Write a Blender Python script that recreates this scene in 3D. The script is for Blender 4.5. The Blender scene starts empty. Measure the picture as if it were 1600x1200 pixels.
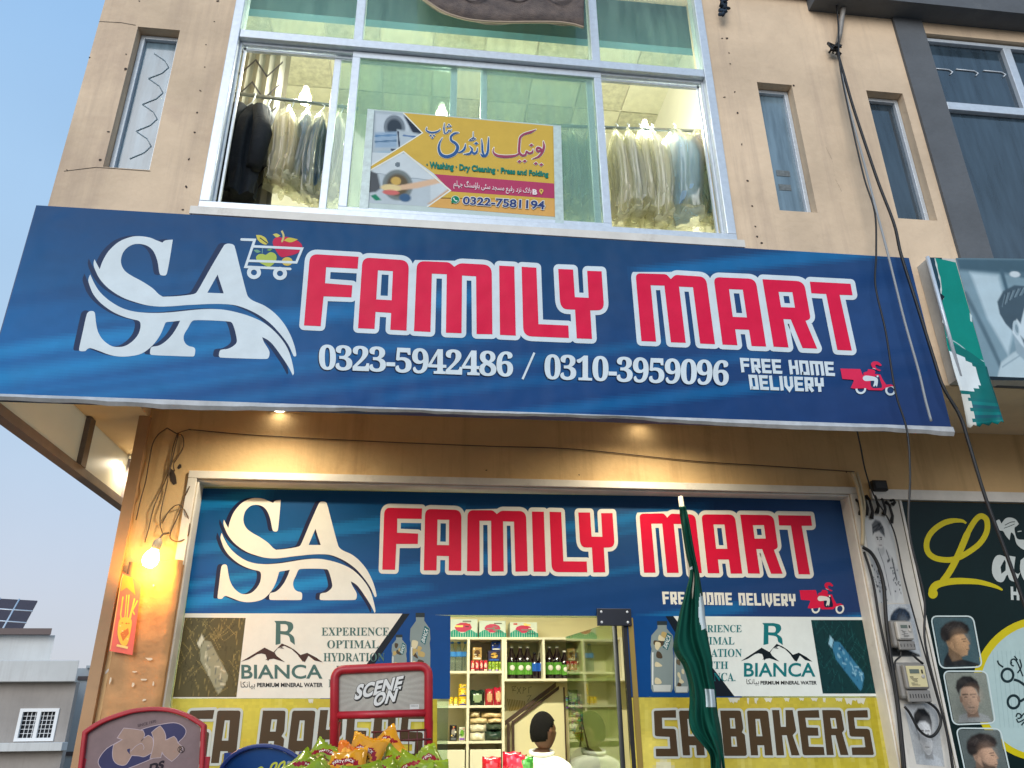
import bpy, bmesh, math, random
import numpy as np
from mathutils import Vector, Matrix
from mathutils.geometry import tessellate_polygon

random.seed(7)
rng = np.random.default_rng(7)
scene = bpy.context.scene
R = math.radians

# ------------------------------------------------------------------ camera
YAW, PITCH, ROLL, FOC = 0.123701855, 0.410159431, -0.010717175, 1208.015
CAM = Vector((0, 0, 1.6))
_cy, _sy, _cp, _sp, _cr, _sr = (math.cos(YAW), math.sin(YAW), math.cos(PITCH), math.sin(PITCH), math.cos(ROLL), math.sin(ROLL))
FWD = Vector((_sy * _cp, _cy * _cp, _sp))
_r = Vector((_cy, -_sy, 0)); _u = _r.cross(FWD)
RIGHT = _cr * _r + _sr * _u; UP = -_sr * _r + _cr * _u
cam_data = bpy.data.cameras.new("camera")
cam = bpy.data.objects.new("camera", cam_data)
scene.collection.objects.link(cam)
m = Matrix((RIGHT, UP, -FWD)).transposed().to_4x4(); m.translation = CAM
cam.matrix_world = m
cam_data.sensor_fit = 'HORIZONTAL'; cam_data.sensor_width = 36.0; cam_data.lens = 36.0 * FOC / 1600.0
cam_data.clip_start = 0.05; cam_data.clip_end = 2000
scene.camera = cam

# ------------------------------------------------------------------ sky, sun, exposure
SUN_EL, SUN_AZ = 24.0, 200.0          # low, behind the camera (dusk)
world = bpy.data.worlds.new("World"); scene.world = world; world.use_nodes = True
nt = world.node_tree; bg = nt.nodes['Background']
sky = nt.nodes.new('ShaderNodeTexSky'); sky.sky_type = 'NISHITA'; sky.sun_disc = False
sky.sun_elevation = R(SUN_EL); sky.sun_rotation = R(SUN_AZ)
sky.air_density = 1.0; sky.dust_density = 1.2; sky.ozone_density = 1.0
# dusk air: pale grey-lavender low down to clear blue overhead, over the Nishita sky
tcw = nt.nodes.new('ShaderNodeTexCoord'); sxyz = nt.nodes.new('ShaderNodeSeparateXYZ'); rmpw = nt.nodes.new('ShaderNodeValToRGB')
nt.links.new(tcw.outputs['Generated'], sxyz.inputs[0]); nt.links.new(sxyz.outputs['Z'], rmpw.inputs[0])
el_ = rmpw.color_ramp.elements; el_[0].position = 0.0; el_[0].color = (0.45, 0.45, 0.50, 1); el_[1].position = 0.75; el_[1].color = (0.24, 0.43, 0.70, 1)
for _p, _c in ((0.12, (0.45, 0.48, 0.56, 1)), (0.36, (0.37, 0.51, 0.67, 1)), (0.55, (0.32, 0.49, 0.70, 1))): _q = el_.new(_p); _q.color = _c
gainw = nt.nodes.new('ShaderNodeVectorMath'); gainw.operation = 'SCALE'; gainw.inputs['Scale'].default_value = 4.9
mixw = nt.nodes.new('ShaderNodeMixRGB'); mixw.inputs[0].default_value = 0.93
nzw = nt.nodes.new('ShaderNodeTexNoise'); nzw.inputs['Scale'].default_value = 2.2; nzw.inputs['Detail'].default_value = 6; nt.links.new(tcw.outputs['Generated'], nzw.inputs[0])
mrw = nt.nodes.new('ShaderNodeMapRange'); mrw.inputs[1].default_value = 0.3; mrw.inputs[2].default_value = 0.7; mrw.inputs[3].default_value = 4.6; mrw.inputs[4].default_value = 5.3; nt.links.new(nzw.outputs[0], mrw.inputs[0]); nt.links.new(mrw.outputs[0], gainw.inputs['Scale'])
nt.links.new(rmpw.outputs[0], gainw.inputs[0]); nt.links.new(sky.outputs[0], mixw.inputs[1]); nt.links.new(gainw.outputs[0], mixw.inputs[2])
nt.links.new(mixw.outputs[0], bg.inputs[0]); bg.inputs[1].default_value = 0.10
sun_d = bpy.data.lights.new("sun", 'SUN'); sun_d.energy = 0.75; sun_d.angle = R(40); sun_d.color = (1.0, 0.96, 0.92)
sun = bpy.data.objects.new("sun", sun_d); scene.collection.objects.link(sun)
_e, _a = R(SUN_EL), R(SUN_AZ)
sun.rotation_euler = Vector((math.sin(_a) * math.cos(_e), math.cos(_a) * math.cos(_e), math.sin(_e))).to_track_quat('Z', 'Y').to_euler()
scene.view_settings.view_transform = 'Standard'; scene.view_settings.look = 'None'
scene.view_settings.exposure = 1.36; scene.view_settings.gamma = 1.0
scene.cycles.max_bounces = 8; scene.cycles.transparent_max_bounces = 16

# ------------------------------------------------------------------ measuring: a photo pixel onto a real plane
U, S, W, B = 3.66, 3.55, 4.60, 4.70      # upper wall, fascia face, ground wall, shopfront glass (metres from the camera)
def ray(x, y): return FWD + (x - 800) / FOC * RIGHT - (y - 600) / FOC * UP
def at(x, y, Y): d = ray(x, y); return CAM + d * (Y / d.y)
def atX(x, y, X): d = ray(x, y); return CAM + d * (X / d.x)
def atZ(x, y, Z): d = ray(x, y); return CAM + d * ((Z - CAM.z) / d.z)

# ------------------------------------------------------------------ materials
def lin(c):
    return tuple((v / 12.92 if v <= 0.04045 else ((v + 0.055) / 1.055) ** 2.4) for v in [x / 255.0 for x in c[:3]])
def nodes_of(name):
    mt = bpy.data.materials.new(name); mt.use_nodes = True
    t = mt.node_tree; return mt, t, t.nodes['Principled BSDF']
def mat(name, c, rough=0.6, metal=0.0, noise=0.0, nscale=6.0, bump=0.0, bscale=60.0, emit=None, estr=0.0, dirt=None, coat=0.0, c2=None, stretch=(1, 1, 1), spec=0.5, streak=None):
    mt, t, p = nodes_of(name)
    p.inputs['Roughness'].default_value = rough; p.inputs['Metallic'].default_value = metal
    p.inputs['Coat Weight'].default_value = coat; p.inputs['Specular IOR Level'].default_value = spec
    base = (*lin(c), 1)
    p.inputs['Base Color'].default_value = base
    if noise or dirt or c2:
        tc = t.nodes.new('ShaderNodeTexCoord'); mp = t.nodes.new('ShaderNodeMapping'); mp.inputs['Scale'].default_value = stretch
        t.links.new(tc.outputs['Object'], mp.inputs[0])
        n1 = t.nodes.new('ShaderNodeTexNoise'); n1.inputs['Scale'].default_value = nscale; n1.inputs['Detail'].default_value = 8; n1.inputs['Roughness'].default_value = 0.62
        t.links.new(mp.outputs[0], n1.inputs[0])
        rmp = t.nodes.new('ShaderNodeValToRGB'); e = rmp.color_ramp.elements
        e[0].position = 0.3; e[1].position = 0.7
        a = lin(c); b = lin(c2) if c2 else tuple(v * (1 - noise) for v in a)
        hi = tuple(min(1, v * (1 + noise * 0.5)) for v in a)
        e[0].color = (*b, 1); e[1].color = (*hi, 1)
        t.links.new(n1.outputs[0], rmp.inputs[0]); out = rmp.outputs[0]
        if dirt:
            n2 = t.nodes.new('ShaderNodeTexNoise'); n2.inputs['Scale'].default_value = nscale * 0.45; n2.inputs['Detail'].default_value = 10; n2.inputs['Roughness'].default_value = 0.75
            t.links.new(mp.outputs[0], n2.inputs[0])
            r2 = t.nodes.new('ShaderNodeValToRGB'); r2.color_ramp.elements[0].position = 0.56; r2.color_ramp.elements[1].position = 0.72
            t.links.new(n2.outputs[0], r2.inputs[0])
            mx = t.nodes.new('ShaderNodeMixRGB'); mx.inputs[2].default_value = (*lin(dirt), 1)
            ml = t.nodes.new('ShaderNodeMath'); ml.operation = 'MULTIPLY'; ml.inputs[1].default_value = 0.55
            t.links.new(r2.outputs[0], ml.inputs[0]); t.links.new(ml.outputs[0], mx.inputs[0]); t.links.new(out, mx.inputs[1]); out = mx.outputs[0]
        if streak:                                                      # rain streaks and grime running down
            m4 = t.nodes.new('ShaderNodeMapping'); m4.inputs['Scale'].default_value = (7, 7, .45); t.links.new(tc.outputs['Object'], m4.inputs[0])
            n4 = t.nodes.new('ShaderNodeTexNoise'); n4.inputs['Scale'].default_value = 1.0; n4.inputs['Detail'].default_value = 9; n4.inputs['Roughness'].default_value = 0.7; t.links.new(m4.outputs[0], n4.inputs[0])
            r4 = t.nodes.new('ShaderNodeMapRange'); r4.inputs[1].default_value = 0.5; r4.inputs[2].default_value = 0.78; r4.inputs[3].default_value = 0.0; r4.inputs[4].default_value = 0.6; t.links.new(n4.outputs[0], r4.inputs[0])
            x4 = t.nodes.new('ShaderNodeMixRGB'); x4.inputs[2].default_value = (*lin(streak), 1); t.links.new(r4.outputs[0], x4.inputs[0]); t.links.new(out, x4.inputs[1]); out = x4.outputs[0]
        t.links.new(out, p.inputs['Base Color'])
    if bump:
        n3 = t.nodes.new('ShaderNodeTexNoise'); n3.inputs['Scale'].default_value = bscale; n3.inputs['Detail'].default_value = 6
        tc3 = t.nodes.new('ShaderNodeTexCoord'); t.links.new(tc3.outputs['Object'], n3.inputs[0])
        bp = t.nodes.new('ShaderNodeBump'); bp.inputs['Strength'].default_value = bump; bp.inputs['Distance'].default_value = 0.02
        t.links.new(n3.outputs[0], bp.inputs['Height']); t.links.new(bp.outputs[0], p.inputs['Normal'])
    if emit:
        p.inputs['Emission Color'].default_value = (*lin(emit), 1); p.inputs['Emission Strength'].default_value = estr
    return mt
def mat_print(name, rough=0.55, coat=0.0, bump=0.0, trans=0.0, grime=0.12):
    mt, t, p = nodes_of(name)
    a = t.nodes.new('ShaderNodeAttribute'); a.attribute_name = 'Col'
    n = t.nodes.new('ShaderNodeTexNoise'); n.inputs['Scale'].default_value = 9; n.inputs['Detail'].default_value = 9; n.inputs['Roughness'].default_value = 0.7
    tc = t.nodes.new('ShaderNodeTexCoord'); t.links.new(tc.outputs['Object'], n.inputs[0])
    r = t.nodes.new('ShaderNodeMapRange'); r.inputs[1].default_value = 0.3; r.inputs[2].default_value = 0.75; r.inputs[3].default_value = 1.0; r.inputs[4].default_value = 1.0 - grime
    t.links.new(n.outputs[0], r.inputs[0])
    mx = t.nodes.new('ShaderNodeVectorMath'); mx.operation = 'SCALE'
    t.links.new(a.outputs['Color'], mx.inputs[0]); t.links.new(r.outputs[0], mx.inputs['Scale'])
    t.links.new(mx.outputs[0], p.inputs['Base Color'])
    p.inputs['Specular IOR Level'].default_value = 0.18
    p.inputs['Roughness'].default_value = rough; p.inputs['Coat Weight'].default_value = coat; p.inputs['Coat Roughness'].default_value = 0.08
    if bump:
        n3 = t.nodes.new('ShaderNodeTexNoise'); n3.inputs['Scale'].default_value = 3.2; n3.inputs['Detail'].default_value = 2
        t.links.new(tc.outputs['Object'], n3.inputs[0])
        bp = t.nodes.new('ShaderNodeBump'); bp.inputs['Strength'].default_value = bump; bp.inputs['Distance'].default_value = 0.05
        t.links.new(n3.outputs[0], bp.inputs['Height']); t.links.new(bp.outputs[0], p.inputs['Normal'])
    return mt
def mat_glass(name, tint=(235, 245, 242), refl=1.0, haze=0.0, hazec=(170, 190, 185), rough=0.02):
    mt = bpy.data.materials.new(name); mt.use_nodes = True; t = mt.node_tree
    for n in list(t.nodes): t.nodes.remove(n)
    o = t.nodes.new('ShaderNodeOutputMaterial'); tr = t.nodes.new('ShaderNodeBsdfTransparent'); tr.inputs[0].default_value = (*lin(tint), 1)
    gl = t.nodes.new('ShaderNodeBsdfGlossy'); gl.inputs['Roughness'].default_value = rough
    fr = t.nodes.new('ShaderNodeLayerWeight'); fr.inputs[0].default_value = 0.5
    pw = t.nodes.new('ShaderNodeMath'); pw.operation = 'POWER'; pw.inputs[1].default_value = 5.0; t.links.new(fr.outputs['Facing'], pw.inputs[0])
    mu = t.nodes.new('ShaderNodeMath'); mu.operation = 'MULTIPLY_ADD'; mu.inputs[1].default_value = 0.9 * min(refl, 1.2); mu.inputs[2].default_value = 0.035 * refl; mu.use_clamp = True
    t.links.new(pw.outputs[0], mu.inputs[0])
    base = tr.outputs[0]
    if haze:
        df = t.nodes.new('ShaderNodeBsdfDiffuse'); df.inputs[0].default_value = (*lin(hazec), 1)
        tc = t.nodes.new('ShaderNodeTexCoord'); mp = t.nodes.new('ShaderNodeMapping'); mp.inputs['Scale'].default_value = (9, 9, 1.2)
        n = t.nodes.new('ShaderNodeTexNoise'); n.inputs['Scale'].default_value = 2.0; n.inputs['Detail'].default_value = 8
        t.links.new(tc.outputs['Object'], mp.inputs[0]); t.links.new(mp.outputs[0], n.inputs[0])
        mr = t.nodes.new('ShaderNodeMapRange'); mr.inputs[1].default_value = 0.3; mr.inputs[2].default_value = 0.7; mr.inputs[3].default_value = haze * 0.6; mr.inputs[4].default_value = haze * 1.3
        t.links.new(n.outputs[0], mr.inputs[0])
        m0 = t.nodes.new('ShaderNodeMixShader'); t.links.new(mr.outputs[0], m0.inputs[0]); t.links.new(tr.outputs[0], m0.inputs[1]); t.links.new(df.outputs[0], m0.inputs[2]); base = m0.outputs[0]
    m1 = t.nodes.new('ShaderNodeMixShader'); t.links.new(mu.outputs[0], m1.inputs[0]); t.links.new(base, m1.inputs[1]); t.links.new(gl.outputs[0], m1.inputs[2])
    t.links.new(m1.outputs[0], o.inputs[0]); return mt

# ------------------------------------------------------------------ objects
def tag(o, label=None, cat=None, group=None, kind=None):
    if label: o['label'] = label
    if cat: o['category'] = cat
    if group: o['group'] = group
    if kind: o['kind'] = kind
    return o
def thing(name, label, cat, loc=(0, 0, 0), rotz=0.0, group=None):
    o = bpy.data.objects.new(name, None); scene.collection.objects.link(o)
    o.empty_display_size = 0.1; o.location = loc; o.rotation_euler = (0, 0, rotz)
    return tag(o, label, cat, group)
def copy_tree(o, parent=None):
    c = o.copy(); scene.collection.objects.link(c)
    if parent: c.parent = parent
    for ch in list(o.children): copy_tree(ch, c)
    return c
class MB:
    def __init__(s): s.v = []; s.f = []; s.m = []; s.sm = []; s.c = []
    def add(s, vs, fs, mi=0, smooth=False, col=None):
        b = len(s.v); s.v += [tuple(v) for v in vs]
        for f in fs: s.f.append([b + i for i in f]); s.m.append(mi); s.sm.append(smooth); s.c.append(col)
        return s
    def box(s, x0, x1, y0, y1, z0, z1, mi=0, col=None, M=None):
        x0, x1 = min(x0, x1), max(x0, x1); y0, y1 = min(y0, y1), max(y0, y1); z0, z1 = min(z0, z1), max(z0, z1)
        vs = [Vector(p) for p in ((x0, y0, z0), (x1, y0, z0), (x1, y1, z0), (x0, y1, z0), (x0, y0, z1), (x1, y0, z1), (x1, y1, z1), (x0, y1, z1))]
        if M: vs = [M @ v for v in vs]
        return s.add(vs, [(3, 2, 1, 0), (4, 5, 6, 7), (0, 1, 5, 4), (1, 2, 6, 5), (2, 3, 7, 6), (3, 0, 4, 7)], mi, False, col)
    def quad(s, a, b, c, d, mi=0, col=None): return s.add([a, b, c, d], [(0, 1, 2, 3)], mi, False, col)
    def tube(s, pts, r, n=8, mi=0, col=None, cap=True):
        pts = [Vector(p) for p in pts]; rs = r if isinstance(r, (list, tuple)) else [r] * len(pts)
        vs = []; fs = []; prev = None
        for i, p in enumerate(pts):
            t = (pts[min(i + 1, len(pts) - 1)] - pts[max(i - 1, 0)]).normalized()
            if prev is None: a = t.orthogonal().normalized()
            else: a = (prev - t * prev.dot(t)); a = a.normalized() if a.length > 1e-6 else t.orthogonal().normalized()
            prev = a; b = t.cross(a)
            for k in range(n): an = 2 * math.pi * k / n; vs.append(p + (a * math.cos(an) + b * math.sin(an)) * rs[i])
        for i in range(len(pts) - 1):
            for k in range(n): fs.append((i * n + k, i * n + (k + 1) % n, (i + 1) * n + (k + 1) % n, (i + 1) * n + k))
        if cap: fs.append(tuple(range(n))[::-1]); fs.append(tuple((len(pts) - 1) * n + k for k in range(n)))
        return s.add(vs, fs, mi, True, col)
    def lathe(s, prof, n=14, mi=0, col=None, c=(0, 0, 0), M=None, sx=1.0, sy=1.0):
        vs = []; fs = []
        for r, z in prof:
            for k in range(n):
                a = 2 * math.pi * k / n; v = Vector((c[0] + r * sx * math.cos(a), c[1] + r * sy * math.sin(a), c[2] + z)); vs.append(M @ v if M else v)
        for i in range(len(prof) - 1):
            for k in range(n): fs.append((i * n + k, i * n + (k + 1) % n, (i + 1) * n + (k + 1) % n, (i + 1) * n + k))
        fs.append(tuple(range(n))[::-1]); fs.append(tuple((len(prof) - 1) * n + k for k in range(n)))
        return s.add(vs, fs, mi, True, col)
    def prism(s, pts, y0, y1, mi=0, col=None):                     # pts in (x,z), extruded along y
        n = len(pts); vs = [(p[0], y0, p[1]) for p in pts] + [(p[0], y1, p[1]) for p in pts]
        tri = tessellate_polygon([[Vector((p[0], p[1], 0)) for p in pts]])
        fs = [tuple(t) for t in tri] + [tuple(n + i for i in t[::-1]) for t in tri] + [(i, (i + 1) % n, n + (i + 1) % n, n + i) for i in range(n)]
        return s.add(vs, fs, mi, False, col)
    def build(s, name, mats, parent=None, bevel=0.0, recalc=True, sub=0):
        me = bpy.data.meshes.new(name); L = Vector((0, 0, 0))
        if parent is not None:
            q = parent
            while q is not None: L = L + Vector(q.location); q = q.parent
        me.from_pydata([tuple(Vector(v) - L) for v in s.v], [], s.f)
        if not isinstance(mats, (list, tuple)): mats = [mats]
        for x in mats: me.materials.append(x)
        me.polygons.foreach_set('material_index', s.m); me.polygons.foreach_set('use_smooth', s.sm)
        if any(c is not None for c in s.c):
            at_ = me.color_attributes.new('Col', 'FLOAT_COLOR', 'CORNER'); arr = []
            for f, c in zip(s.f, s.c):
                if c is not None and len(c) == len(f) and isinstance(c[0], (tuple, list, np.ndarray)):
                    for q in c: arr += [q[0], q[1], q[2], 1.0]
                else:
                    c = c if c is not None else (0.5, 0.5, 0.5); arr += [c[0], c[1], c[2], 1.0] * len(f)
            at_.data.foreach_set('color', arr)
        if recalc:
            bm = bmesh.new(); bm.from_mesh(me); bmesh.ops.recalc_face_normals(bm, faces=bm.faces); bm.to_mesh(me); bm.free()
        me.update()
        o = bpy.data.objects.new(name, me); scene.collection.objects.link(o)
        if parent is not None: o.parent = parent
        if bevel:
            b = o.modifiers.new('bevel', 'BEVEL'); b.width = bevel; b.segments = 2; b.limit_method = 'ANGLE'; b.angle_limit = R(40)
        if sub:
            b = o.modifiers.new('sub', 'SUBSURF'); b.levels = sub; b.render_levels = sub
        return o

# ------------------------------------------------------------------ 2-D drawing helpers
def Zm(x0, y0, s): return lambda pts: [((p[0] / s + x0), (p[1] / s + y0), *[q / s for q in p[2:]]) for p in pts]
def area(p): return 0.5 * sum(p[i][0] * p[(i + 1) % len(p)][1] - p[(i + 1) % len(p)][0] * p[i][1] for i in range(len(p)))
def fillet(pts, n=6):
    out = []
    for i, p in enumerate(pts):
        if len(p) < 3: out.append(Vector(p[:2])); continue
        a = Vector(pts[i - 1][:2]); b = Vector(p[:2]); c = Vector(pts[(i + 1) % len(pts)][:2]); r = p[2]
        s = b + (a - b).normalized() * min(r, (a - b).length * .49); e = b + (c - b).normalized() * min(r, (c - b).length * .49)
        for k in range(n + 1): t = k / n; out.append(s * (1 - t) ** 2 + b * 2 * t * (1 - t) + e * t * t)
    return out
def smooth(pts, n=5, closed=True):                                  # (x,y) smooth, (x,y,flag) corner
    N = len(pts); out = []
    P = [Vector(p[:2]) for p in pts]; C = [len(p) > 2 for p in pts]
    for i in range(N if closed else N - 1):
        j = (i + 1) % N
        def tan(k):
            if C[k]: return None
            if not closed and (k == 0 or k == N - 1): return None
            return (P[(k + 1) % N] - P[k - 1]) * 0.5
        d = P[j] - P[i]; t0 = tan(i); t1 = tan(j); L = d.length
        t0 = d if t0 is None else t0; t1 = d if t1 is None else t1
        if t0.length > 1e-9: t0 = t0.normalized() * min(t0.length, L * 1.2)
        if t1.length > 1e-9: t1 = t1.normalized() * min(t1.length, L * 1.2)
        for k in range(n):
            t = k / n; h = t * t * (3 - 2 * t)
            out.append(P[i] * (1 - h) + P[j] * h + t0 * (t * (1 - t) ** 2) + t1 * (t * t * (t - 1)))
    if not closed: out.append(P[-1])
    return out
def offset(pts, r, arcs=True):
    P = [Vector(p[:2]) for p in pts]; q = [P[0]]
    for p in P[1:]:
        if (p - q[-1]).length > 1e-4: q.append(p)
    if (q[0] - q[-1]).length < 1e-4: q.pop()
    if area(q) < 0: q = q[::-1]
    out = []; N = len(q)
    for i in range(N):
        e1 = (q[i] - q[i - 1]).normalized(); e2 = (q[(i + 1) % N] - q[i]).normalized()
        n1 = Vector((e1.y, -e1.x)); n2 = Vector((e2.y, -e2.x)); cr = e1.x * e2.y - e1.y * e2.x
        if cr > 0.02 and r > 0 and arcs:
            a1 = math.atan2(n1.y, n1.x); a2 = math.atan2(n2.y, n2.x)
            while a2 < a1: a2 += 2 * math.pi
            k = max(1, int((a2 - a1) / 0.35))
            for j in range(k + 1): a = a1 + (a2 - a1) * j / k; out.append(q[i] + Vector((math.cos(a), math.sin(a))) * r)
        else:
            dn = max(0.25, 1 + n1.dot(n2)); out.append(q[i] + (n1 + n2) * (r / dn))
    return out
def quadmap(tl, tr, bl, br):
    tl, tr, bl, br = (Vector(p[:2]) for p in (tl, tr, bl, br))
    return lambda u, v: (tl * (1 - u) + tr * u) * v + (bl * (1 - u) + br * u) * (1 - v)     # v = 1 at the top
_fonts = {}
def glyphs(s, off=0.0, sp=1.0):
    key = (s, off, sp)
    if key in _fonts: return _fonts[key]
    cu = bpy.data.curves.new('t', 'FONT'); cu.body = s; cu.offset = off; cu.space_character = sp; cu.resolution_u = 4
    o = bpy.data.objects.new('t', cu); scene.collection.objects.link(o); bpy.context.view_layer.update()
    me = bpy.data.meshes.new_from_object(o.evaluated_get(bpy.context.evaluated_depsgraph_get()))
    vs = np.array([v.co[:2] for v in me.vertices]); fs = [tuple(p.vertices) for p in me.polygons]
    bpy.data.objects.remove(o); bpy.data.curves.remove(cu); bpy.data.meshes.remove(me)
    lo = vs.min(0); hi = vs.max(0); _fonts[key] = ((vs - lo) / (hi - lo), fs); return _fonts[key]
def serif(s): return ''.join(chr(0x1D400 + ord(c) - 65) if 'A' <= c <= 'Z' else (chr(0x1D7CE + ord(c) - 48) if c.isdigit() else c) for c in s)

class Print(MB):
    """flat printed graphics: pixel outlines of the photo laid on a real plane, each a hair proud of the last"""
    def __init__(s, Y=None, tf=None, step=0.00005, base=0.0005):
        super().__init__(); s.Y = Y; s.k = 0; s.step = step; s.base = base; s.tf = tf; s.gain = 1.0
    def P(s, p):
        if s.tf: return s.tf(p[0], p[1], s.base + s.step * s.k)
        return at(p[0], p[1], s.Y - s.base - s.step * s.k)
    def lift(s, d=0.0004): s.k += int(d / s.step)
    def col(s, c): return tuple(min(0.86, v * s.gain) for v in lin(c))
    def poly(s, pts, c, holes=()):
        s.k += 1; loops = [[Vector((p[0], p[1], 0)) for p in pts]] + [[Vector((p[0], p[1], 0)) for p in h] for h in holes]
        tri = tessellate_polygon(loops); flat = [p for l in loops for p in l]
        s.add([s.P(p) for p in flat], [tuple(t) for t in tri], 0, False, s.col(c)); return s
    def outlined(s, pts, c, oc, r, holes=(), shadow=None):
        if shadow: s.poly([(p.x + shadow[0], p.y + shadow[1]) for p in offset(pts, r)], shadow[2])
        s.poly(offset(pts, r), oc, [offset(h, -r, False) for h in holes]); return (pts, c, holes)
    def stroke(s, pts, w, c, closed=False, round_=False):
        s.k += 1; P = [Vector(p[:2]) for p in pts]; N = len(P); ws = w if isinstance(w, (list, tuple)) else [w] * N
        L = []
        for i in range(N):
            a = P[i - 1] if (i or closed) else None; b = P[(i + 1) % N] if (i < N - 1 or closed) else None
            e1 = (P[i] - a).normalized() if a is not None else None; e2 = (b - P[i]).normalized() if b is not None else None
            e1 = e1 or e2; e2 = e2 or e1
            n1 = Vector((e1.y, -e1.x)); n2 = Vector((e2.y, -e2.x)); nn = (n1 + n2) / max(0.35, 1 + n1.dot(n2))
            L.append((P[i] + nn * ws[i] / 2, P[i] - nn * ws[i] / 2))
        vs = [s.P(q) for l in L for q in l]; fs = [(2 * i, 2 * i + 1, 2 * ((i + 1) % N) + 1, 2 * ((i + 1) % N)) for i in range(N if closed else N - 1)]
        s.add(vs, fs, 0, False, s.col(c))
        if round_:
            for q, wd in ((P[0], ws[0]), (P[-1], ws[-1])): s.ell(q.x, q.y, wd / 2, wd / 2, c, n=12)
        return s
    def ell(s, x, y, rx, ry, c, n=24, rot=0.0):
        cr, sr = math.cos(rot), math.sin(rot)
        return s.poly([(x + rx * math.cos(a) * cr - ry * math.sin(a) * sr, y + rx * math.cos(a) * sr + ry * math.sin(a) * cr) for a in [2 * math.pi * k / n for k in range(n)]], c)
    def ring(s, x, y, ro, ri, c, n=28, sq=1.0):
        cc = lambda r: [(x + r * math.cos(2 * math.pi * k / n), y + sq * r * math.sin(2 * math.pi * k / n)) for k in range(n)]
        return s.poly(cc(ro), c, [cc(ri)])
    def text(s, t, q, c, off=0.0, sp=1.0, shadow=None):
        f = quadmap(*q)
        if shadow:
            s.k += 1; g, fs = glyphs(t, off, sp); s.add([s.P(f(u, v) + Vector(shadow[:2])) for u, v in g], fs, 0, False, s.col(shadow[2]))
        s.k += 1; g, fs = glyphs(t, off, sp); s.add([s.P(f(u, v)) for u, v in g], fs, 0, False, s.col(c)); return s
    def halo(s, t, q, c, off, sp=1.0, grow=1.0):
        f = quadmap(*q); g0, _ = glyphs(t, 0.0, sp); g, fs = glyphs(t, off, sp); s.k += 1
        w = abs(q[1][0] - q[0][0]); h = abs(q[2][1] - q[0][1])
        s.add([s.P(f((u - .5) * (1 + 2 * grow / w) + .5, (v - .5) * (1 + 2 * grow / h) + .5)) for u, v in g], fs, 0, False, s.col(c)); return s
    def image(s, img, q, nx=None, ny=None):
        """a painted canvas (numpy rows x cols x 3, linear) as one fine grid of coloured faces"""
        s.k += 4; H, Wd, _ = img.shape; f = quadmap(*q); vs = []; fs = []; cs = []
        for j in range(H + 1):
            for i in range(Wd + 1): vs.append(s.P(f(i / Wd, 1 - j / H)))
        im = np.clip(img * s.gain, 0, 0.86)
        for j in range(H):
            for i in range(Wd): a = j * (Wd + 1) + i; fs.append((a, a + 1, a + Wd + 2, a + Wd + 1)); cs.append(tuple(im[j, i]))
        b = len(s.v); s.v += [tuple(v) for v in vs]
        for fc, c in zip(fs, cs): s.f.append([b + i for i in fc]); s.m.append(0); s.sm.append(False); s.c.append(c)
        s.k += 4; return s
# techno block lettering as strokes (cell height 1, thickness TH)
def techno(ch, th=0.24, w=0.66):
    h = th / 2; x0, x1, y0, y1 = h, w - h, h, 1 - h; m_ = 0.5
    G = {'F': [[(x0, 0), (x0, y1), (w, y1)], [(th, m_), (w * .92, m_)]], 'R': [[(x0, 0), (x0, y1), (x1, y1), (x1, .46), (th, .46)], [(w * .5, .46 - h), (x1 + .02, 0)]],
         'E': [[(w, y1), (x0, y1), (x0, y0), (w, y0)], [(th, m_), (w * .92, m_)]], 'H': [[(x0, 0), (x0, 1)], [(x1, 0), (x1, 1)], [(th, m_), (w - th, m_)]],
         'O': [[(x0, y0), (x1, y0), (x1, y1), (x0, y1), (x0, y0 - h)]], 'D': [[(x0, y0), (x1, y0), (x1, y1), (x0, y1), (x0, y0 - h)]],
         'M': [[(x0, 0), (x0, y1), (w * 1.45 - h, y1), (w * 1.45 - h, 0)], [(w * .725, 0), (w * .725, 1 - th)]], 'L': [[(x0, 1), (x0, y0), (w, y0)]], 'I': [[(x0, 0), (x0, 1)]],
         'V': [[(x0, 1), (x0, .34), (w / 2, h * .6), (x1, .34), (x1, 1)]], 'Y': [[(x0, 1), (x0, m_), (x1, m_), (x1, 1)], [(w / 2, m_ - h), (w / 2, 0)]],
         'S': [[(w, y1), (x0, y1), (x0, m_), (x1, m_), (x1, y0), (0, y0)]], 'A': [[(x0, 0), (x0, y1), (x1, y1), (x1, 0)], [(th, .36), (w - th, .36)]],
         'B': [[(x0, 0), (x0, y1), (x1, y1), (x1, m_), (th, m_)], [(x1, m_ - h), (x1, y0), (th, y0)]],
         'K': [[(x0, 0), (x0, 1)], [(x1, 1), (x1, .62), (th, .5)], [(w * .55, .46), (x1 + .04, 0)]],
         'C': [[(w, y1), (x0, y1), (x0, y0), (w, y0)]], 'N': [[(x0, 0), (x0, y1), (x1, y1), (x1, 0)]]}
    return G.get(ch, []), {'M': w * 1.45, 'I': th, ' ': 0.34}.get(ch, w)
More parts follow.
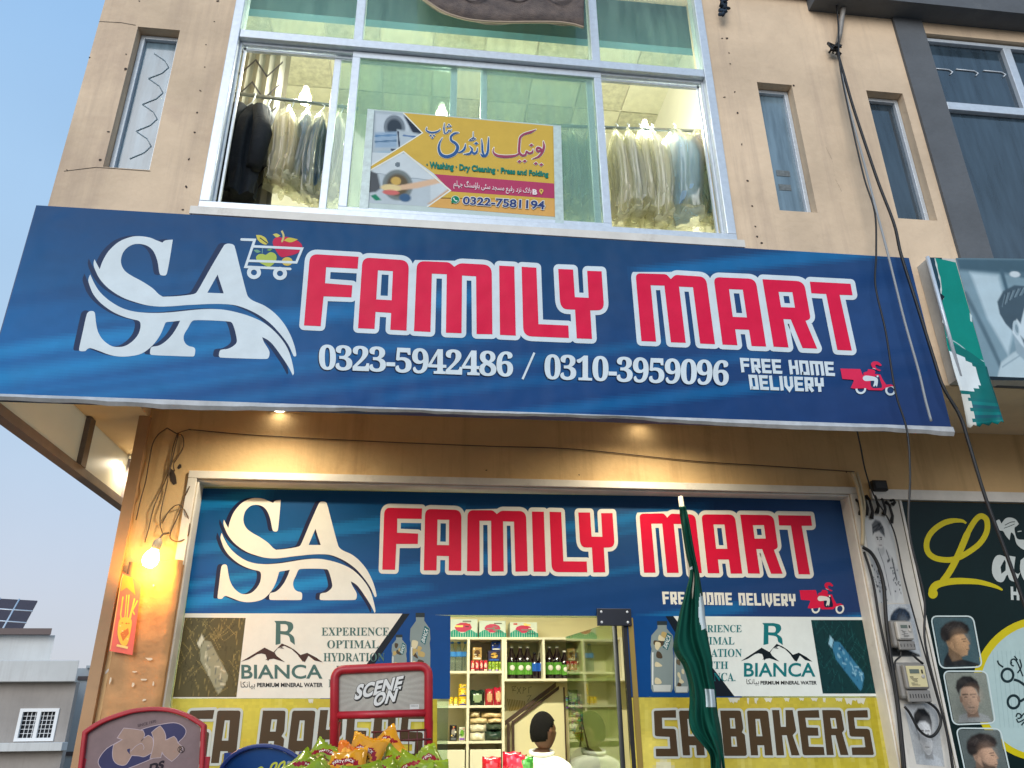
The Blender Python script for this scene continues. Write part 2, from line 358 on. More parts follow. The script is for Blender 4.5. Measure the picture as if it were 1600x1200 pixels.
def techno_text(pr, txt, q, c, th=0.24, w=None, gap=0.09, grow=0.0, oc=None):
    f = quadmap(*q); H = (Vector(q[2][:2]) - Vector(q[0][:2])).length; T = (Vector(q[1][:2]) - Vector(q[0][:2])).length / H
    lo, hi = 0.2, 3.0
    for _ in range(40):                                                 # letter width that fills the line at an even stroke weight
        w = (lo + hi) / 2; x = sum(techno(ch, th, w)[1] + gap for ch in txt) - gap
        if x > T: hi = w
        else: lo = w
    cells = []; x = 0
    for ch in txt: g, cw = techno(ch, th, w); cells.append((g, x)); x += cw + gap
    x -= gap
    for pas in ((1, 0) if oc else (0,)):
        for g, ox in cells:
            for pl in g:
                pts = [f((ox + a) / x, b) for a, b in pl]; wd = [th * H + (2 * grow if pas else 0)] * len(pl)
                if pas:
                    d0 = (pts[0] - pts[1]).normalized() * grow; d1 = (pts[-1] - pts[-2]).normalized() * grow; pts[0] = pts[0] + d0; pts[-1] = pts[-1] + d1
                pr.stroke(pts, wd, oc if pas else c)
# soft painter for photographic prints
class Paint:
    def __init__(s, w, h, c): s.w, s.h = w, h; s.a = np.ones((h, w, 3)) * np.array(lin(c)); s.yy, s.xx = np.mgrid[0:h, 0:w]; s.xx = (s.xx + .5) / w; s.yy = (s.yy + .5) / h
    def blend(s, al, c): s.a = s.a * (1 - al[..., None]) + np.array(lin(c)) * al[..., None]
    def ell(s, x, y, rx, ry, c, soft=0.15, op=1.0, rot=0.0):
        dx, dy = s.xx - x, s.yy - y; cr, sr = math.cos(rot), math.sin(rot); u = (dx * cr + dy * sr) / rx; v = (-dx * sr + dy * cr) / ry
        d = np.sqrt(u * u + v * v); s.blend(op * np.clip((1 + soft / 2 - d) / max(soft, 1e-3), 0, 1), c)
    def poly(s, pts, c, soft=0.02, op=1.0):
        n = len(pts); ins = np.zeros_like(s.xx, bool); dist = np.full_like(s.xx, 9.0)
        for i in range(n):
            (x1, y1), (x2, y2) = pts[i], pts[(i + 1) % n]
            cond = (y1 > s.yy) != (y2 > s.yy); ins ^= cond & (s.xx < (x2 - x1) * (s.yy - y1) / ((y2 - y1) if y2 != y1 else 1e-9) + x1)
            L2 = (x2 - x1) ** 2 + (y2 - y1) ** 2 + 1e-12; t = np.clip(((s.xx - x1) * (x2 - x1) + (s.yy - y1) * (y2 - y1)) / L2, 0, 1)
            dist = np.minimum(dist, np.hypot(s.xx - x1 - t * (x2 - x1), s.yy - y1 - t * (y2 - y1)))
        sd = np.where(ins, dist, -dist); s.blend(op * np.clip(0.5 + sd / max(soft, 1e-3), 0, 1), c)
    def line(s, pts, w, c, soft=0.01, op=1.0):
        dist = np.full_like(s.xx, 9.0)
        for (x1, y1), (x2, y2) in zip(pts[:-1], pts[1:]):
            L2 = (x2 - x1) ** 2 + (y2 - y1) ** 2 + 1e-12; t = np.clip(((s.xx - x1) * (x2 - x1) + (s.yy - y1) * (y2 - y1)) / L2, 0, 1)
            dist = np.minimum(dist, np.hypot(s.xx - x1 - t * (x2 - x1), s.yy - y1 - t * (y2 - y1)))
        s.blend(op * np.clip(0.5 + (w / 2 - dist) / max(soft, 1e-3), 0, 1), c)
    def noise(s, amp, cell=1):
        n = rng.normal(0, amp, (s.h // cell + 2, s.w // cell + 2)); n = np.kron(n, np.ones((cell, cell)))[:s.h, :s.w]; s.a = np.clip(s.a * (1 + n[..., None]), 0, 1)

M_PRINT = mat_print('printed_vinyl', 0.38)
M_FLEX = mat_print('printed_flex_banner', 0.5, bump=0.6)
M_PAPER = mat_print('printed_paper', 0.55, bump=0.2)
M_ATTR = mat_print('packaging', 0.32, grime=0.06)
# ------------------------------------------------------------------ setting: ground, road
M_ASPH = mat('asphalt', (62, 62, 64), 0.9, noise=0.35, nscale=14, bump=0.3, bscale=200)
M_PAVE = mat('paving', (140, 134, 126), 0.85, noise=0.3, nscale=5, bump=0.2, bscale=120)
M_EARTH = mat('dry_earth', (128, 112, 92), 0.95, noise=0.35, nscale=0.6, bump=0.3, bscale=20)
tag(MB().quad((-900, -900, -0.02), (900, -900, -0.02), (900, 900, -0.02), (-900, 900, -0.02)).build('ground', M_EARTH), kind='structure')
tag(MB().quad((-60, -9, -0.012), (60, -9, -0.012), (60, 2.0, -0.012), (-60, 2.0, -0.012)).build('road', M_ASPH), kind='structure')
tag(MB().box(-2.6, 9, 2.0, 4.60, -0.1, 0.12).build('pavement', M_PAVE), kind='structure')

# ------------------------------------------------------------------ shop building
M_PLAST = mat('peach_plaster', (224, 199, 168), 0.85, noise=0.24, nscale=1.3, streak=(168, 146, 128), bump=0.25, bscale=18, dirt=(176, 150, 132))
M_TAN = mat('tan_plaster', (218, 184, 132), 0.8, noise=0.16, nscale=1.6, bump=0.2, bscale=24, dirt=(158, 118, 72), streak=(150, 112, 72))
M_SOFF = mat('soffit_paint', (226, 204, 168), 0.8, noise=0.12, nscale=2.0, bump=0.1, bscale=20)
M_CHIP = mat('chipped_hole', (66, 56, 50), 0.95)
M_WHITECHIP = mat('exposed_putty', (225, 220, 210), 0.95)
M_ALU = mat('aluminium_frame', (205, 214, 222), 0.35, metal=0.25, noise=0.12, nscale=30)
M_WHITEF = mat('white_frame', (222, 218, 208), 0.5, noise=0.14, nscale=7, dirt=(150, 140, 125))
M_SLATE = mat('slate_paint', (96, 100, 104), 0.8, noise=0.22, nscale=2.2, bump=0.2, bscale=30, dirt=(140, 140, 138))
M_WINDARK = mat_glass('window_glass_blue', (52, 66, 78), refl=3.0, haze=0.35, hazec=(92, 116, 134), rough=0.06)
M_WINFROST = mat_glass('window_glass_papered', (70, 80, 84), refl=2.5, haze=0.85, hazec=(122, 146, 160), rough=0.15)
M_CLEAR = mat_glass('window_glass_dusty', (240, 248, 243), refl=1.0, haze=0.17, hazec=(166, 198, 184), rough=0.03)
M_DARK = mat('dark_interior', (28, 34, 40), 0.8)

def wall_holes(mb, x0, x1, z0, z1, y, th, holes, mi=0):
    outer = [(x0, z0), (x1, z0), (x1, z1), (x0, z1)]
    loops = [[Vector((p[0], p[1], 0)) for p in outer]] + [[Vector((a, c, 0)), Vector((b, c, 0)), Vector((b, d, 0)), Vector((a, d, 0))] for a, b, c, d in holes]
    tri = tessellate_polygon(loops); flat = [p for l in loops for p in l]
    mb.add([(p.x, y, p.y) for p in flat], [tuple(t) for t in tri], mi)
    mb.add([(p.x, y + th, p.y) for p in flat], [tuple(t) for t in tri], mi)
    for l in loops:
        n = len(l)
        for i in range(n):
            p, q = l[i], l[(i + 1) % n]; mb.quad((p.x, y, p.y), (q.x, y, q.y), (q.x, y + th, q.y), (p.x, y + th, p.y), mi)
def frame_rect(mb, x0, x1, z0, z1, y0, y1, w, mi=0):
    mb.box(x0, x1, y0, y1, z0, z0 + w, mi); mb.box(x0, x1, y0, y1, z1 - w, z1, mi)
    mb.box(x0, x0 + w, y0, y1, z0 + w, z1 - w, mi); mb.box(x1 - w, x1, y0, y1, z0 + w, z1 - w, mi)

SOF, SOF2 = 3.30, 3.385; XL = -2.022; XS = 3.205; XS2 = 3.425          # soffit height, left corner, slate column
shop = thing('shop_building', 'peach plastered two storey corner shop building with jutting upper floor', 'building', (0.4, W, 0))
LW = (-1.25, 1.79, 4.15, 6.35)
NW = [(-1.797, -1.553, 4.41, 5.462), (2.105, 2.347, 4.424, 5.447), (2.873, 3.135, 4.424, 5.457)]
mb = MB(); wall_holes(mb, XL, XS, SOF, 6.75, U, 0.22, [LW] + NW)
mb.box(XL + .001, XL + .2, U + .221, 9.0, SOF + .16, 6.75); mb.box(XL, XS, 9.0, 9.2, 0, 6.75)
# chips, screw holes and hairline cracks
def chip(px, py, Y, rx, ry, mi, rot=0.0):
    n = 7; p = at(px, py, Y); vs = []
    for k in range(n):
        a = 2 * math.pi * k / n; q = random.uniform(.6, 1.25); u, v = rx * q * math.cos(a), ry * q * math.sin(a)
        vs.append((p.x + u * math.cos(rot) - v * math.sin(rot), Y - 0.0022, p.z + u * math.sin(rot) + v * math.cos(rot)))
    mb.add(vs, [tuple(range(n))], mi)
for px, py in ((322, 70), (320, 105), (313, 142), (308, 176), (304, 207), (295, 249), (291, 292), (286, 328), (335, 34), (340, 2), (197, 85), (196, 108), (140, 90), (105, 266), (218, 2), (169, 206), (157, 250),
               (1136, 60), (1139, 83), (1141, 100), (1148, 144), (1152, 177), (1159, 226), (1168, 283), (1175, 322), (1180, 354), (1183, 370), (1240, 134), (1190, 380), (1128, 60), (1132, 152), (1470, 210)):
    chip(px, py, U, random.uniform(.004, .010), random.uniform(.004, .011), 1, random.uniform(0, 3))
for px, py, rx, ry in ((1300, 80, .05, .06),): pass
for pl in ([(100, 268), (150, 262), (180, 264), (235, 268)], [(155, 34), (190, 36), (212, 40)], [(1290, 230), (1300, 250), (1305, 280), (1315, 300)]):
    for a, b in zip(pl[:-1], pl[1:]):
        A_, B_ = at(*a, U), at(*b, U); mb.quad((A_.x, U - .0021, A_.z), (B_.x, U - .0021, B_.z), (B_.x, U - .0021, B_.z + .0035), (A_.x, U - .0021, A_.z + .003), 1)
mb.build('upper_wall', [M_PLAST, M_CHIP, M_WHITECHIP], shop)
# top floor band and cornice
MB().box(XL, 2.585, U - .03, U + .2, 6.75, 7.6).build('top_band', M_PLAST, shop)
cm = MB(); cm.box(2.585, XS2 + 2.9, U - .15, U, 6.155, 6.42); cm.box(-0.4, 2.585, U - .06, U, 6.26, 6.30, 1); cm.build('cornice', [M_SLATE, mat('maroon_edge', (112, 70, 68), 0.7)], shop)
# soffit slab and side fascia with panels
MB().box(-1.639, 8.5, U + .225, W + .3, SOF2, SOF2 + .065).box(XL, -1.64, U + .225, 9.0, SOF, SOF + .15).box(XL, 8.5, U + .002, U + .225, SOF - .004, SOF - .001).build('soffit', M_SOFF, shop)
M_PANEL = mat('frosted_panel', (222, 216, 196), 0.4, noise=0.1, nscale=4)
M_RAIL = mat('grey_brown_rail', (112, 104, 104), 0.6, noise=0.2, nscale=9)
sf = MB().box(XL + .004, XL + .02, U - .03, 9.0, 2.995, SOF - .005).build('side_fascia_panel', M_PANEL, shop)
ys = [atX(125, 690, XL).y, atX(193, 745, XL).y, 6.6, 7.7]
_t = M_PANEL.node_tree; _tl = _t.nodes.new('ShaderNodeBsdfTranslucent'); _tl.inputs[0].default_value = (*lin((232, 226, 206)), 1); _mx = _t.nodes.new('ShaderNodeMixShader'); _mx.inputs[0].default_value = .6
_t.links.new(_t.nodes['Principled BSDF'].outputs[0], _mx.inputs[1]); _t.links.new(_tl.outputs[0], _mx.inputs[2]); _t.links.new(_mx.outputs[0], _t.nodes['Material Output'].inputs[0])
rl = MB().box(XL - .02, XL + .045, U - .08, 9.0, 2.945, 2.994)
for y in ys: rl.box(XL + .0, XL + .05, y - .035, y + .035, 2.9945, SOF - .006)
rl.build('side_fascia_rail', M_RAIL, shop)
# ground floor wall: left pillar, lintel, right pillar, party piers
PX0, FX0, FX1, PZ = -1.639, -1.305, 2.775, 2.925
gw = MB()
gw.box(PX0, FX0 - .0, W, W + .30, 0, SOF2 - .001); gw.box(FX0, FX1, W, W + .28, PZ + .001, SOF2 - .001); gw.box(FX1, 3.106, W, W + .30, 0, SOF2 - .001); gw.box(3.106, 8.5, W + .012, W + .3, 2.89, SOF2 - .001)
gw.box(PX0, PX0 + .15, W + .3, 9.0, 0, SOF - .001)
mb = gw
for px, py, rx, ry, mi in ((205, 990, .012, .008, 2), (240, 1032, .02, .01, 2), (222, 1064, .016, .008, 2), (208, 1062, .012, .006, 2), (172, 1062, .012, .02, 2), (241, 1068, .008, .012, 2), (224, 1094, .012, .01, 2), (173, 1096, .01, .01, 2), (270, 745, .02, .05, 1), (280, 730, .012, .02, 1), (168, 1048, .006, .016, 2), (400, 742, .006, .004, 1), (760, 735, .008, .004, 1), (1322, 738, .006, .006, 1), (905, 742, .006, .004, 1)):
    chip(px, py, W, rx, ry, mi, random.uniform(-.5, .5))
gw.build('ground_wall', [M_TAN, M_CHIP, M_WHITECHIP], shop)
MB().box(PX0 - .05, PX0 + .012, W - .035, W + .05, 0, SOF - .002).build('corner_strip', mat('corner_strip_paint', (176, 140, 104), 0.8, noise=0.15, nscale=3), shop)
# white aluminium surround of the shopfront (liner of the recess)
fr = MB(); t = .012
fr.box(FX0 - .05, FX0, W - .02, W - .001, 0, PZ); fr.box(FX0 - .05, FX1 + .045, W - .022, W - .001, PZ, 2.97); fr.box(FX1, FX1 + .045, W - .02, W - .001, 0, PZ)
fr.box(FX0, FX0 + t, W - .001, B + .02, 0, PZ - .001 - t); fr.box(FX0, FX1, W - .001, B + .02, PZ - .001 - t, PZ - .001); fr.box(FX1 - t, FX1, W - .001, B + .02, 0, PZ - .001 - t)
MB().box(FX1 + .05, 3.105, W - .0015, W - .0005, .1, 2.89).build('pier_paint', mat('white_pier_paint', (206, 202, 192), .8, noise=.15, nscale=4, dirt=(150, 136, 116)), shop)
fr.build('shopfront_surround', M_WHITEF, shop, bevel=.003)
# shopfront glazing bars, panes behind the vinyl, open glass door
DX0, DX1, DZ = 0.206, 1.248, 2.158
gz = MB(); gz.box(FX0 + t, DX0, B + .004, B + .014, 0, 2.905); gz.box(DX1, FX1 - t, B + .004, B + .014, 0, 2.905); gz.box(DX0, DX1, B + .004, B + .014, DZ, 2.905)
gz.build('shopfront_glass', mat_glass('shopfront_glass', (222, 236, 226), refl=1.4), shop)
st = MB(); st.box(DX1 - .012, DX1 + .012, B - .004, B + .03, 0, DZ, 0); st.box(DX1 + .02, DX1 + .05, B - .012, B + .035, 0, DZ - .002, 1)
st.build('door_jamb', [mat('black_aluminium', (26, 26, 28), 0.4), mat('bronze_aluminium', (150, 128, 66), 0.45, metal=.4)], shop)
door = bpy.data.objects.new('glass_door', None)
hx = DX1 - .05
dang = R(82.5)
def dpt(u, z, o=0.0): return (hx - u * math.cos(dang) - o * math.sin(dang), B + .05 + u * math.sin(dang) - o * math.cos(dang), z)
dm = MB(); Wd = .92
a, b, c, d = dpt(0.02, .06), dpt(Wd, .06), dpt(Wd, DZ - .02), dpt(0.02, DZ - .02); a2, b2, c2, d2 = (dpt(u, z, .01) for u, z in ((0.02, .06), (Wd, .06), (Wd, DZ - .02), (0.02, DZ - .02)))
dm.add([a, b, c, d, a2, b2, c2, d2], [(0, 1, 2, 3), (7, 6, 5, 4), (0, 4, 5, 1), (1, 5, 6, 2), (2, 6, 7, 3), (3, 7, 4, 0)])
bpy.data.objects.remove(door)
door = dm.build('glass_door', mat_glass('door_glass', (205, 222, 190), refl=4.0, rough=0.01), shop)
hg = MB().tube([dpt(0.0, .06), dpt(0.0, DZ - .01)], .014, 6).build('door_edge', M_DARK, door)
pt = MB(); A_ = at(932, 951, B - .02); C_ = at(987, 978, B - .02)
pt.box(A_.x, C_.x, B - .03, B - .012, C_.z, A_.z); 
for u in (.12, .88):
    for v in (.2, .8): pt.lathe([(.008, 0), (.008, .004), (.003, .006)], 8, 1, M=Matrix.Translation((A_.x + (C_.x - A_.x) * u, B - .0302, C_.z + (A_.z - C_.z) * v)) @ Matrix.Rotation(R(90), 4, 'X'))
pt.build('hinge_patch', [mat('black_patch_fitting', (20, 26, 40), 0.35), M_ALU], door, bevel=.004)

# laundry window
def X_(px, py, Y=U): return at(px, py, Y).x
lw = MB(); x0, x1, z0, z1 = LW; TZ = at(700, 85, U).z
frame_rect(lw, x0, x1, z0, z1, U - .035, U + .075, .055); lw.box(x0 + .055, x1 - .055, U - .028, U + .075, TZ - .03, TZ + .032)
for px in (563, 926): lw.box(X_(px, 30) - .028, X_(px, 30) + .028, U - .02, U + .06, TZ + .032, z1 - .055)
win = lw.build('laundry_window', M_ALU, shop, bevel=.004)
tk = MB()
for o, yy in ((.0, .03), (.02, .055)):
    for xs in (x0 + .056 + o, x1 - .068 - o): tk.box(xs, xs + .012, U + yy - .02, U + yy, z0 + .056, TZ - .031)
    tk.box(x0 + .07, x1 - .07, U + yy - .02, U + yy, TZ - .05 - o, TZ - .0305 - o)
tk.build('window_track', M_ALU, win)
MB().box(x0 - .03, x1 + .03, U - .06, U - .001, z0 - .05, z0 - .001).build('window_sill', M_WHITEF, win)
fs = MB(); a, b = X_(541, 200, U + .03), X_(945, 220, U + .03)
frame_rect(fs, a, b, z0 + .056, TZ - .034, U + .005, U + .035, .048); sash = fs.build('sliding_sash', M_ALU, win, bevel=.003)
MB().box(a + .048, b - .048, U + .018, U + .024, z0 + .104, TZ - .082).build('pane', M_CLEAR, sash)
f2 = MB(); a2 = X_(512, 200, U + .06); m1, m2 = X_(707, 220, U + .06), X_(755, 220, U + .06)
frame_rect(f2, a2, m1 + .02, z0 + .056, TZ - .034, U + .042, U + .068, .042); frame_rect(f2, m2 - .02, X_(931, 220, U + .06), z0 + .056, TZ - .034, U + .0425, U + .0685, .042)
s2 = f2.build('sliding_sash', M_ALU, win, bevel=.003)
MB().box(a2 + .042, m1 - .022, U + .053, U + .058, z0 + .098, TZ - .076).box(m2 + .022, X_(931, 220, U + .06) - .042, U + .053, U + .058, z0 + .098, TZ - .076).build('pane', M_CLEAR, s2)
tp = MB(); xs = [x0 + .055, X_(563, 30) - .028, X_(563, 30) + .028, X_(926, 30) - .028, X_(926, 30) + .028, x1 - .055]
for k in range(3): tp.box(xs[2 * k], xs[2 * k + 1], U + .01, U + .016, TZ + .033, z1 - .056)
tp.build('pane', M_CLEAR, win)
# narrow windows
for i, (a, b, c, d) in enumerate(NW):
    nb = MB(); frame_rect(nb, a + .003, b - .003, c + .003, d - .003, U + .06, U + .12, .026); nw = nb.build('narrow_window', M_ALU, shop, bevel=.002)
    MB().box(a + .029, b - .029, U + .085, U + .09, c + .029, d - .029).build('pane', M_WINFROST if i < 2 else M_WINDARK, nw)
    if i == 0:
        cu = MB(); pts = []
        for k in range(9): pts.append((a + .04 + (.10 if k % 2 else .0) + .05, U + .083, d - .12 - k * .1))
        for p, q in zip(pts[:-1], pts[1:]): cu.tube([p, ((p[0] + q[0]) / 2 + .02, U + .083, (p[2] + q[2]) / 2), q], .003, 5)
        cu.build('etched_zigzag', mat('etched_line', (132, 152, 164), 0.6), nw)
    if i == 1:
        for zz, w_ in ((c + .33, .09), (c + .22, .08)): MB().box(a + .07, a + .07 + w_, U + .082, U + .084, zz, zz + .045).build('tape_patch', mat('grey_tape', (112, 120, 122), 0.7, noise=.4, nscale=60), nw)

# laundry room inside the upper floor
M_LWALL = mat('laundry_wall', (230, 228, 212), 0.8, noise=0.08, nscale=2)
M_LDARK = mat('laundry_dark_teal', (42, 88, 98), 0.7)
lr = MB(); RY = 5.5
lr.box(XL + .3, 2.0, RY, RY + .1, 3.45, 6.6); lr.box(XL + .2, 2.0, U + .23, RY + .1, 6.6, 6.7); lr.box(XL + .2, 2.0, U + .23, RY + .1, 3.455, 3.5); lr.box(XL + .2, XL + .3, U + .23, RY + .1, 3.5, 6.6); lr.box(2.0, 2.08, U + .23, RY + .1, 3.455, 6.7)
lr.build('laundry_room', M_LWALL, shop)
tl = MB()
for i in range(9):
    for j in range(4):
        a, b = XL + .32 + i * .42, U + .3 + j * .42
        tl.box(a, a + .405, b, b + .405, 6.585, 6.598, (i + j) % 2)
tl.build('ceiling_tiles', [mat('ceiling_tile', (216, 216, 192), 0.7, noise=.12, nscale=14), mat('ceiling_tile_floral', (200, 200, 176), 0.7, noise=.3, nscale=22)], shop)
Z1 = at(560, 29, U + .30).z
MB().box(XL + .31, 1.99, U + .30, U + .36, Z1, 6.584).build('dark_panel', M_LDARK, shop)  # dark teal panel hung just behind the upper panes
zc = MB()
for k in range(12):                                                # folded curtain with zigzag pattern
    xa = -1.42 + k * .035; zc.quad((xa, U + .5 + .02 * (k % 2), 3.55), (xa + .035, U + .5 + .02 * ((k + 1) % 2), 3.55), (xa + .035, U + .5 + .02 * ((k + 1) % 2), 6.0), (xa, U + .5 + .02 * (k % 2), 6.0), 0)
for j in range(12):
    zz = 3.62 + j * .2
    for s_ in (0, 1):
        a = -1.41 + s_ * .18; zc.quad((a, U + .494, zz + .14), (a + .09, U + .494, zz), (a + .09, U + .494, zz + .022), (a, U + .494, zz + .162), 1); zc.quad((a + .09, U + .493, zz), (a + .18, U + .493, zz + .14), (a + .18, U + .493, zz + .162), (a + .09, U + .493, zz + .022), 1)
zcurt = zc.build('patterned_curtain', [mat('curtain_cloth', (150, 148, 132), 0.9, noise=.1), mat('curtain_zigzag', (70, 66, 66), 0.9)])
tag(zcurt, 'grey curtain with dark zigzag pattern behind the dark coats at window left', 'curtain')

# ------------------------------------------------------------------ neighbouring unit on the right
nb_ = thing('adjoining_building', 'slate painted building with wide blue glass window beside the shop', 'building', (5.6, U, 0))
MB().box(XS + .001, XS2, U - .02, U + .22, SOF, 6.168).build('slate_column', M_SLATE, nb_)
nwall = MB(); wall_holes(nwall, XS2, 8.5, SOF, 7.6, U + .001, .22, [(XS2 + .012, 7.6, 3.96, 6.05)]); nwall.build('upper_wall', M_PLAST, nb_)
bw = MB(); BX0, BX1, BZ0, BZ1 = XS2 + .013, 7.58, 3.97, 6.04; TB = at(1530, 161, U).z
frame_rect(bw, BX0, BX1, BZ0, BZ1, U + .03, U + .10, .03); bw.box(BX0 + .03, BX1 - .03, U + .025, U + .1, TB - .05, TB + .015)
bw.box(X_(1588, 100) - .03, X_(1588, 100) + .03, U + .03, U + .1, TB + .015, BZ1 - .03); bw.box(5.2, 5.26, U + .03, U + .1, BZ0 + .03, TB - .05)
big = bw.build('wide_window', M_ALU, nb_, bevel=.003)
MB().box(BX0 + .03, BX1 - .03, U + .06, U + .066, BZ0 + .03, TB - .05).box(BX0 + .03, BX1 - .03, U + .06, U + .066, TB + .015, BZ1 - .03).build('pane', M_WINDARK, big)
rc_ = MB()
for k, (px, py) in enumerate(((1472, 108), (1512, 110), (1555, 112))):
    p = at(px, py, U + .055); rc_.tube([(p.x - .09, p.y, p.z), (p.x + .05, p.y, p.z), (p.x + .075, p.y, p.z - .02), (p.x + .05, p.y, p.z - .045)], .005, 5)
rc_.build('curtain_ring', M_ALU, big)
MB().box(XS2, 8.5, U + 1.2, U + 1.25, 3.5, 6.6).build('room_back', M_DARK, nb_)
MB().box(7.05, 8.5, W + .01, W + .3, 0, 2.889).box(3.106, 8.5, 8.9, 9.0, 0, 7.0).build('ground_wall', M_TAN, nb_)

# ------------------------------------------------------------------ shop interior
M_CREAM = mat('shop_wall_cream', (230, 220, 176), 0.75, noise=0.07, nscale=2)
IY = 6.95
si = MB(); si.box(FX0 - .02, 2.9, IY, IY + .08, 0, 2.9); si.box(FX0 - .02, 2.9, B + .03, IY, 2.905, 2.915); si.box(FX0 - .1, FX0 - .02, B + .03, IY, 0, 2.9); si.box(2.9, 2.98, B + .03, IY, 0, 2.9)
si.build('shop_room', M_CREAM, shop)
MB().box(FX0 - .02, 2.9, B + .03, IY, 0.0, 0.13).build('shop_floor', M_PAVE, shop)
# ------------------------------------------------------------------ lamps that are lit in the photo
def lamp_light(name, loc, e, col, r=.03, parent=None, kind='POINT'):
    d = bpy.data.lights.new(name, kind); d.energy = e; d.color = col
    if kind == 'AREA': d.size = r
    else: d.shadow_soft_size = r
    o = bpy.data.objects.new(name, d); scene.collection.objects.link(o); o.location = loc
    if parent: o.parent = parent; o.location = Vector(loc) - parent.location
    return o
M_LED = mat('lit_led', (255, 246, 226), 0.4, emit=(255, 244, 220), estr=6)
M_TRIM = mat('white_trim', (226, 224, 216), 0.5)
for i, (px, py, lb) in enumerate(((436, 639, 'small lit round downlight in the soffit above the swoosh logo'), (1003, 656, 'small lit round downlight in the soffit above the word MART'), (214, 717, 'small lit downlight in the side soffit left of the corner pillar'))):
    p = atZ(px, py, SOF2 - .02)
    if i == 2: p = atZ(214, 717, SOF - .02)
    t = thing('downlight', lb, 'lamp', (p.x, p.y, (SOF2 if i < 2 else SOF) - .02), 0, 'soffit downlights')
    MB().lathe([(.02, -.004), (.055, -.004), (.058, .004), (.058, .019)], 20, c=tuple(t.location)).build('trim_ring', M_TRIM, t)
    MB().lathe([(.036, -.008), (.036, -.005)], 16, c=tuple(t.location)).build('lit_disc', M_LED, t)
    sp_ = lamp_light('downlight_beam', (p.x, p.y - (.40 if i < 2 else .1), (SOF2 if i < 2 else SOF) - .08), 19 if i < 2 else 8, (1.0, .87, .64), .03, t, 'SPOT'); sp_.data.spot_size = R(165); sp_.data.spot_blend = .8
# warm bulb on the corner pillar
bp_ = at(238, 868, W - .13)
bl = thing('wall_bulb', 'glowing warm bulb in a holder hanging on the corner pillar', 'lamp', (bp_.x, bp_.y, bp_.z))
Mb = Matrix.Translation(bp_) @ Matrix.Rotation(R(14), 4, 'Y')
MB().lathe([(.004, -.068), (.026, -.062), (.041, -.04), (.043, -.015), (.034, .012), (.022, .03), (.02, .036)], 18, M=Mb).build('bulb_glass', mat('lit_bulb', (255, 214, 130), .3, emit=(255, 206, 110), estr=14), bl)
MB().lathe([(.021, .036), (.024, .04), (.024, .075), (.016, .09), (.006, .1)], 14, M=Mb).build('bulb_holder', mat('holder_plastic', (200, 180, 150), .5), bl)
MB().tube([Mb @ Vector((0, 0, .1)), bp_ + Vector((.02, .05, .13)), bp_ + Vector((.03, .115, .15))], .006, 6).build('bulb_flex', mat('flex_wire', (120, 96, 72), .6), bl)
lamp_light('bulb_glow', bp_ + Vector((0, -.01, -.085)), 4.2, (1.0, .40, .05), .03, bl)
M_HOLD = mat('grey_lamp_holder', (110, 108, 96), .6)
# laundry bulbs
for i, (px, py, lb) in enumerate(((477, 152, 'glowing laundry bulb above the white shirts at window left'), (690, 178, 'glowing laundry bulb behind the top of the yellow poster'), (1008, 204, 'glowing laundry bulb behind the bagged clothes at window right'))):
    p = at(px, py, 4.24)
    t = thing('laundry_bulb', lb, 'lamp', tuple(p), 0, 'laundry bulbs')
    MB().lathe([(.004, -.055), (.03, -.048), (.042, -.022), (.038, .01), (.026, .03), (.024, .05)], 16, c=tuple(p)).build('bulb_glass', mat('lit_led_bulb', (255, 250, 210), .3, emit=(255, 248, 190), estr=16) if i == 0 else bpy.data.materials['lit_led_bulb'], t)
    MB().lathe([(.024, .05), (.024, .09), (.012, .105), (.004, .11)], 12, c=tuple(p)).tube([p + Vector((0, 0, .11)), p + Vector((0, .18, .16))], .006, 5).build('bulb_holder', M_HOLD, t)
    lamp_light('bulb_light', p + Vector((0, -.10, -.05)), 13, (1.0, .985, .87), .06, t)
# tube light inside the shop ceiling
tb = thing('tube_light', 'lit white tube light on the shop ceiling inside the doorway', 'lamp', (0.55, 5.25, 2.86))
MB().box(-.1, 1.2, 5.22, 5.28, 2.86, 2.9).build('batten', M_TRIM, tb)
MB().tube([(-.08, 5.25, 2.84), (1.18, 5.25, 2.84)], .014, 10).build('tube', mat('lit_tube', (255, 252, 220), .3, emit=(255, 250, 214), estr=8), tb)
al = lamp_light('tube_glow', (0.55, 5.25, 2.80), 30, (1.0, .96, .74), .2, tb, 'AREA'); al.data.shape = 'RECTANGLE'; al.data.size = 1.2; al.data.size_y = .08
# ------------------------------------------------------------------ Arabic-script shaping (visual order, presentation forms)
_F = {'ا': (0xFE8D, 0xFE8E), 'ب': (0xFE8F, 0xFE90, 0xFE91, 0xFE92), 'ٹ': (0xFB66, 0xFB67, 0xFB68, 0xFB69), 'ج': (0xFE9D, 0xFE9E, 0xFE9F, 0xFEA0), 'د': (0xFEA9, 0xFEAA),
      'ر': (0xFEAD, 0xFEAE), 'ز': (0xFEAF, 0xFEB0), 'س': (0xFEB1, 0xFEB2, 0xFEB3, 0xFEB4), 'ع': (0xFEC9, 0xFECA, 0xFECB, 0xFECC), 'ف': (0xFED1, 0xFED2, 0xFED3, 0xFED4),
      'ک': (0xFB8E, 0xFB8F, 0xFB90, 0xFB91), 'گ': (0xFB92, 0xFB93, 0xFB94, 0xFB95), 'ل': (0xFEDD, 0xFEDE, 0xFEDF, 0xFEE0), 'م': (0xFEE1, 0xFEE2, 0xFEE3, 0xFEE4),
      'ن': (0xFEE5, 0xFEE6, 0xFEE7, 0xFEE8), 'ؤ': (0xFE85, 0xFE86), 'ہ': (0xFBA6, 0xFBA7, 0xFBA8, 0xFBA9), 'ی': (0xFBFC, 0xFBFD, 0xFBFE, 0xFBFF), 'ﻻ': (0xFEFB, 0xFEFC)}
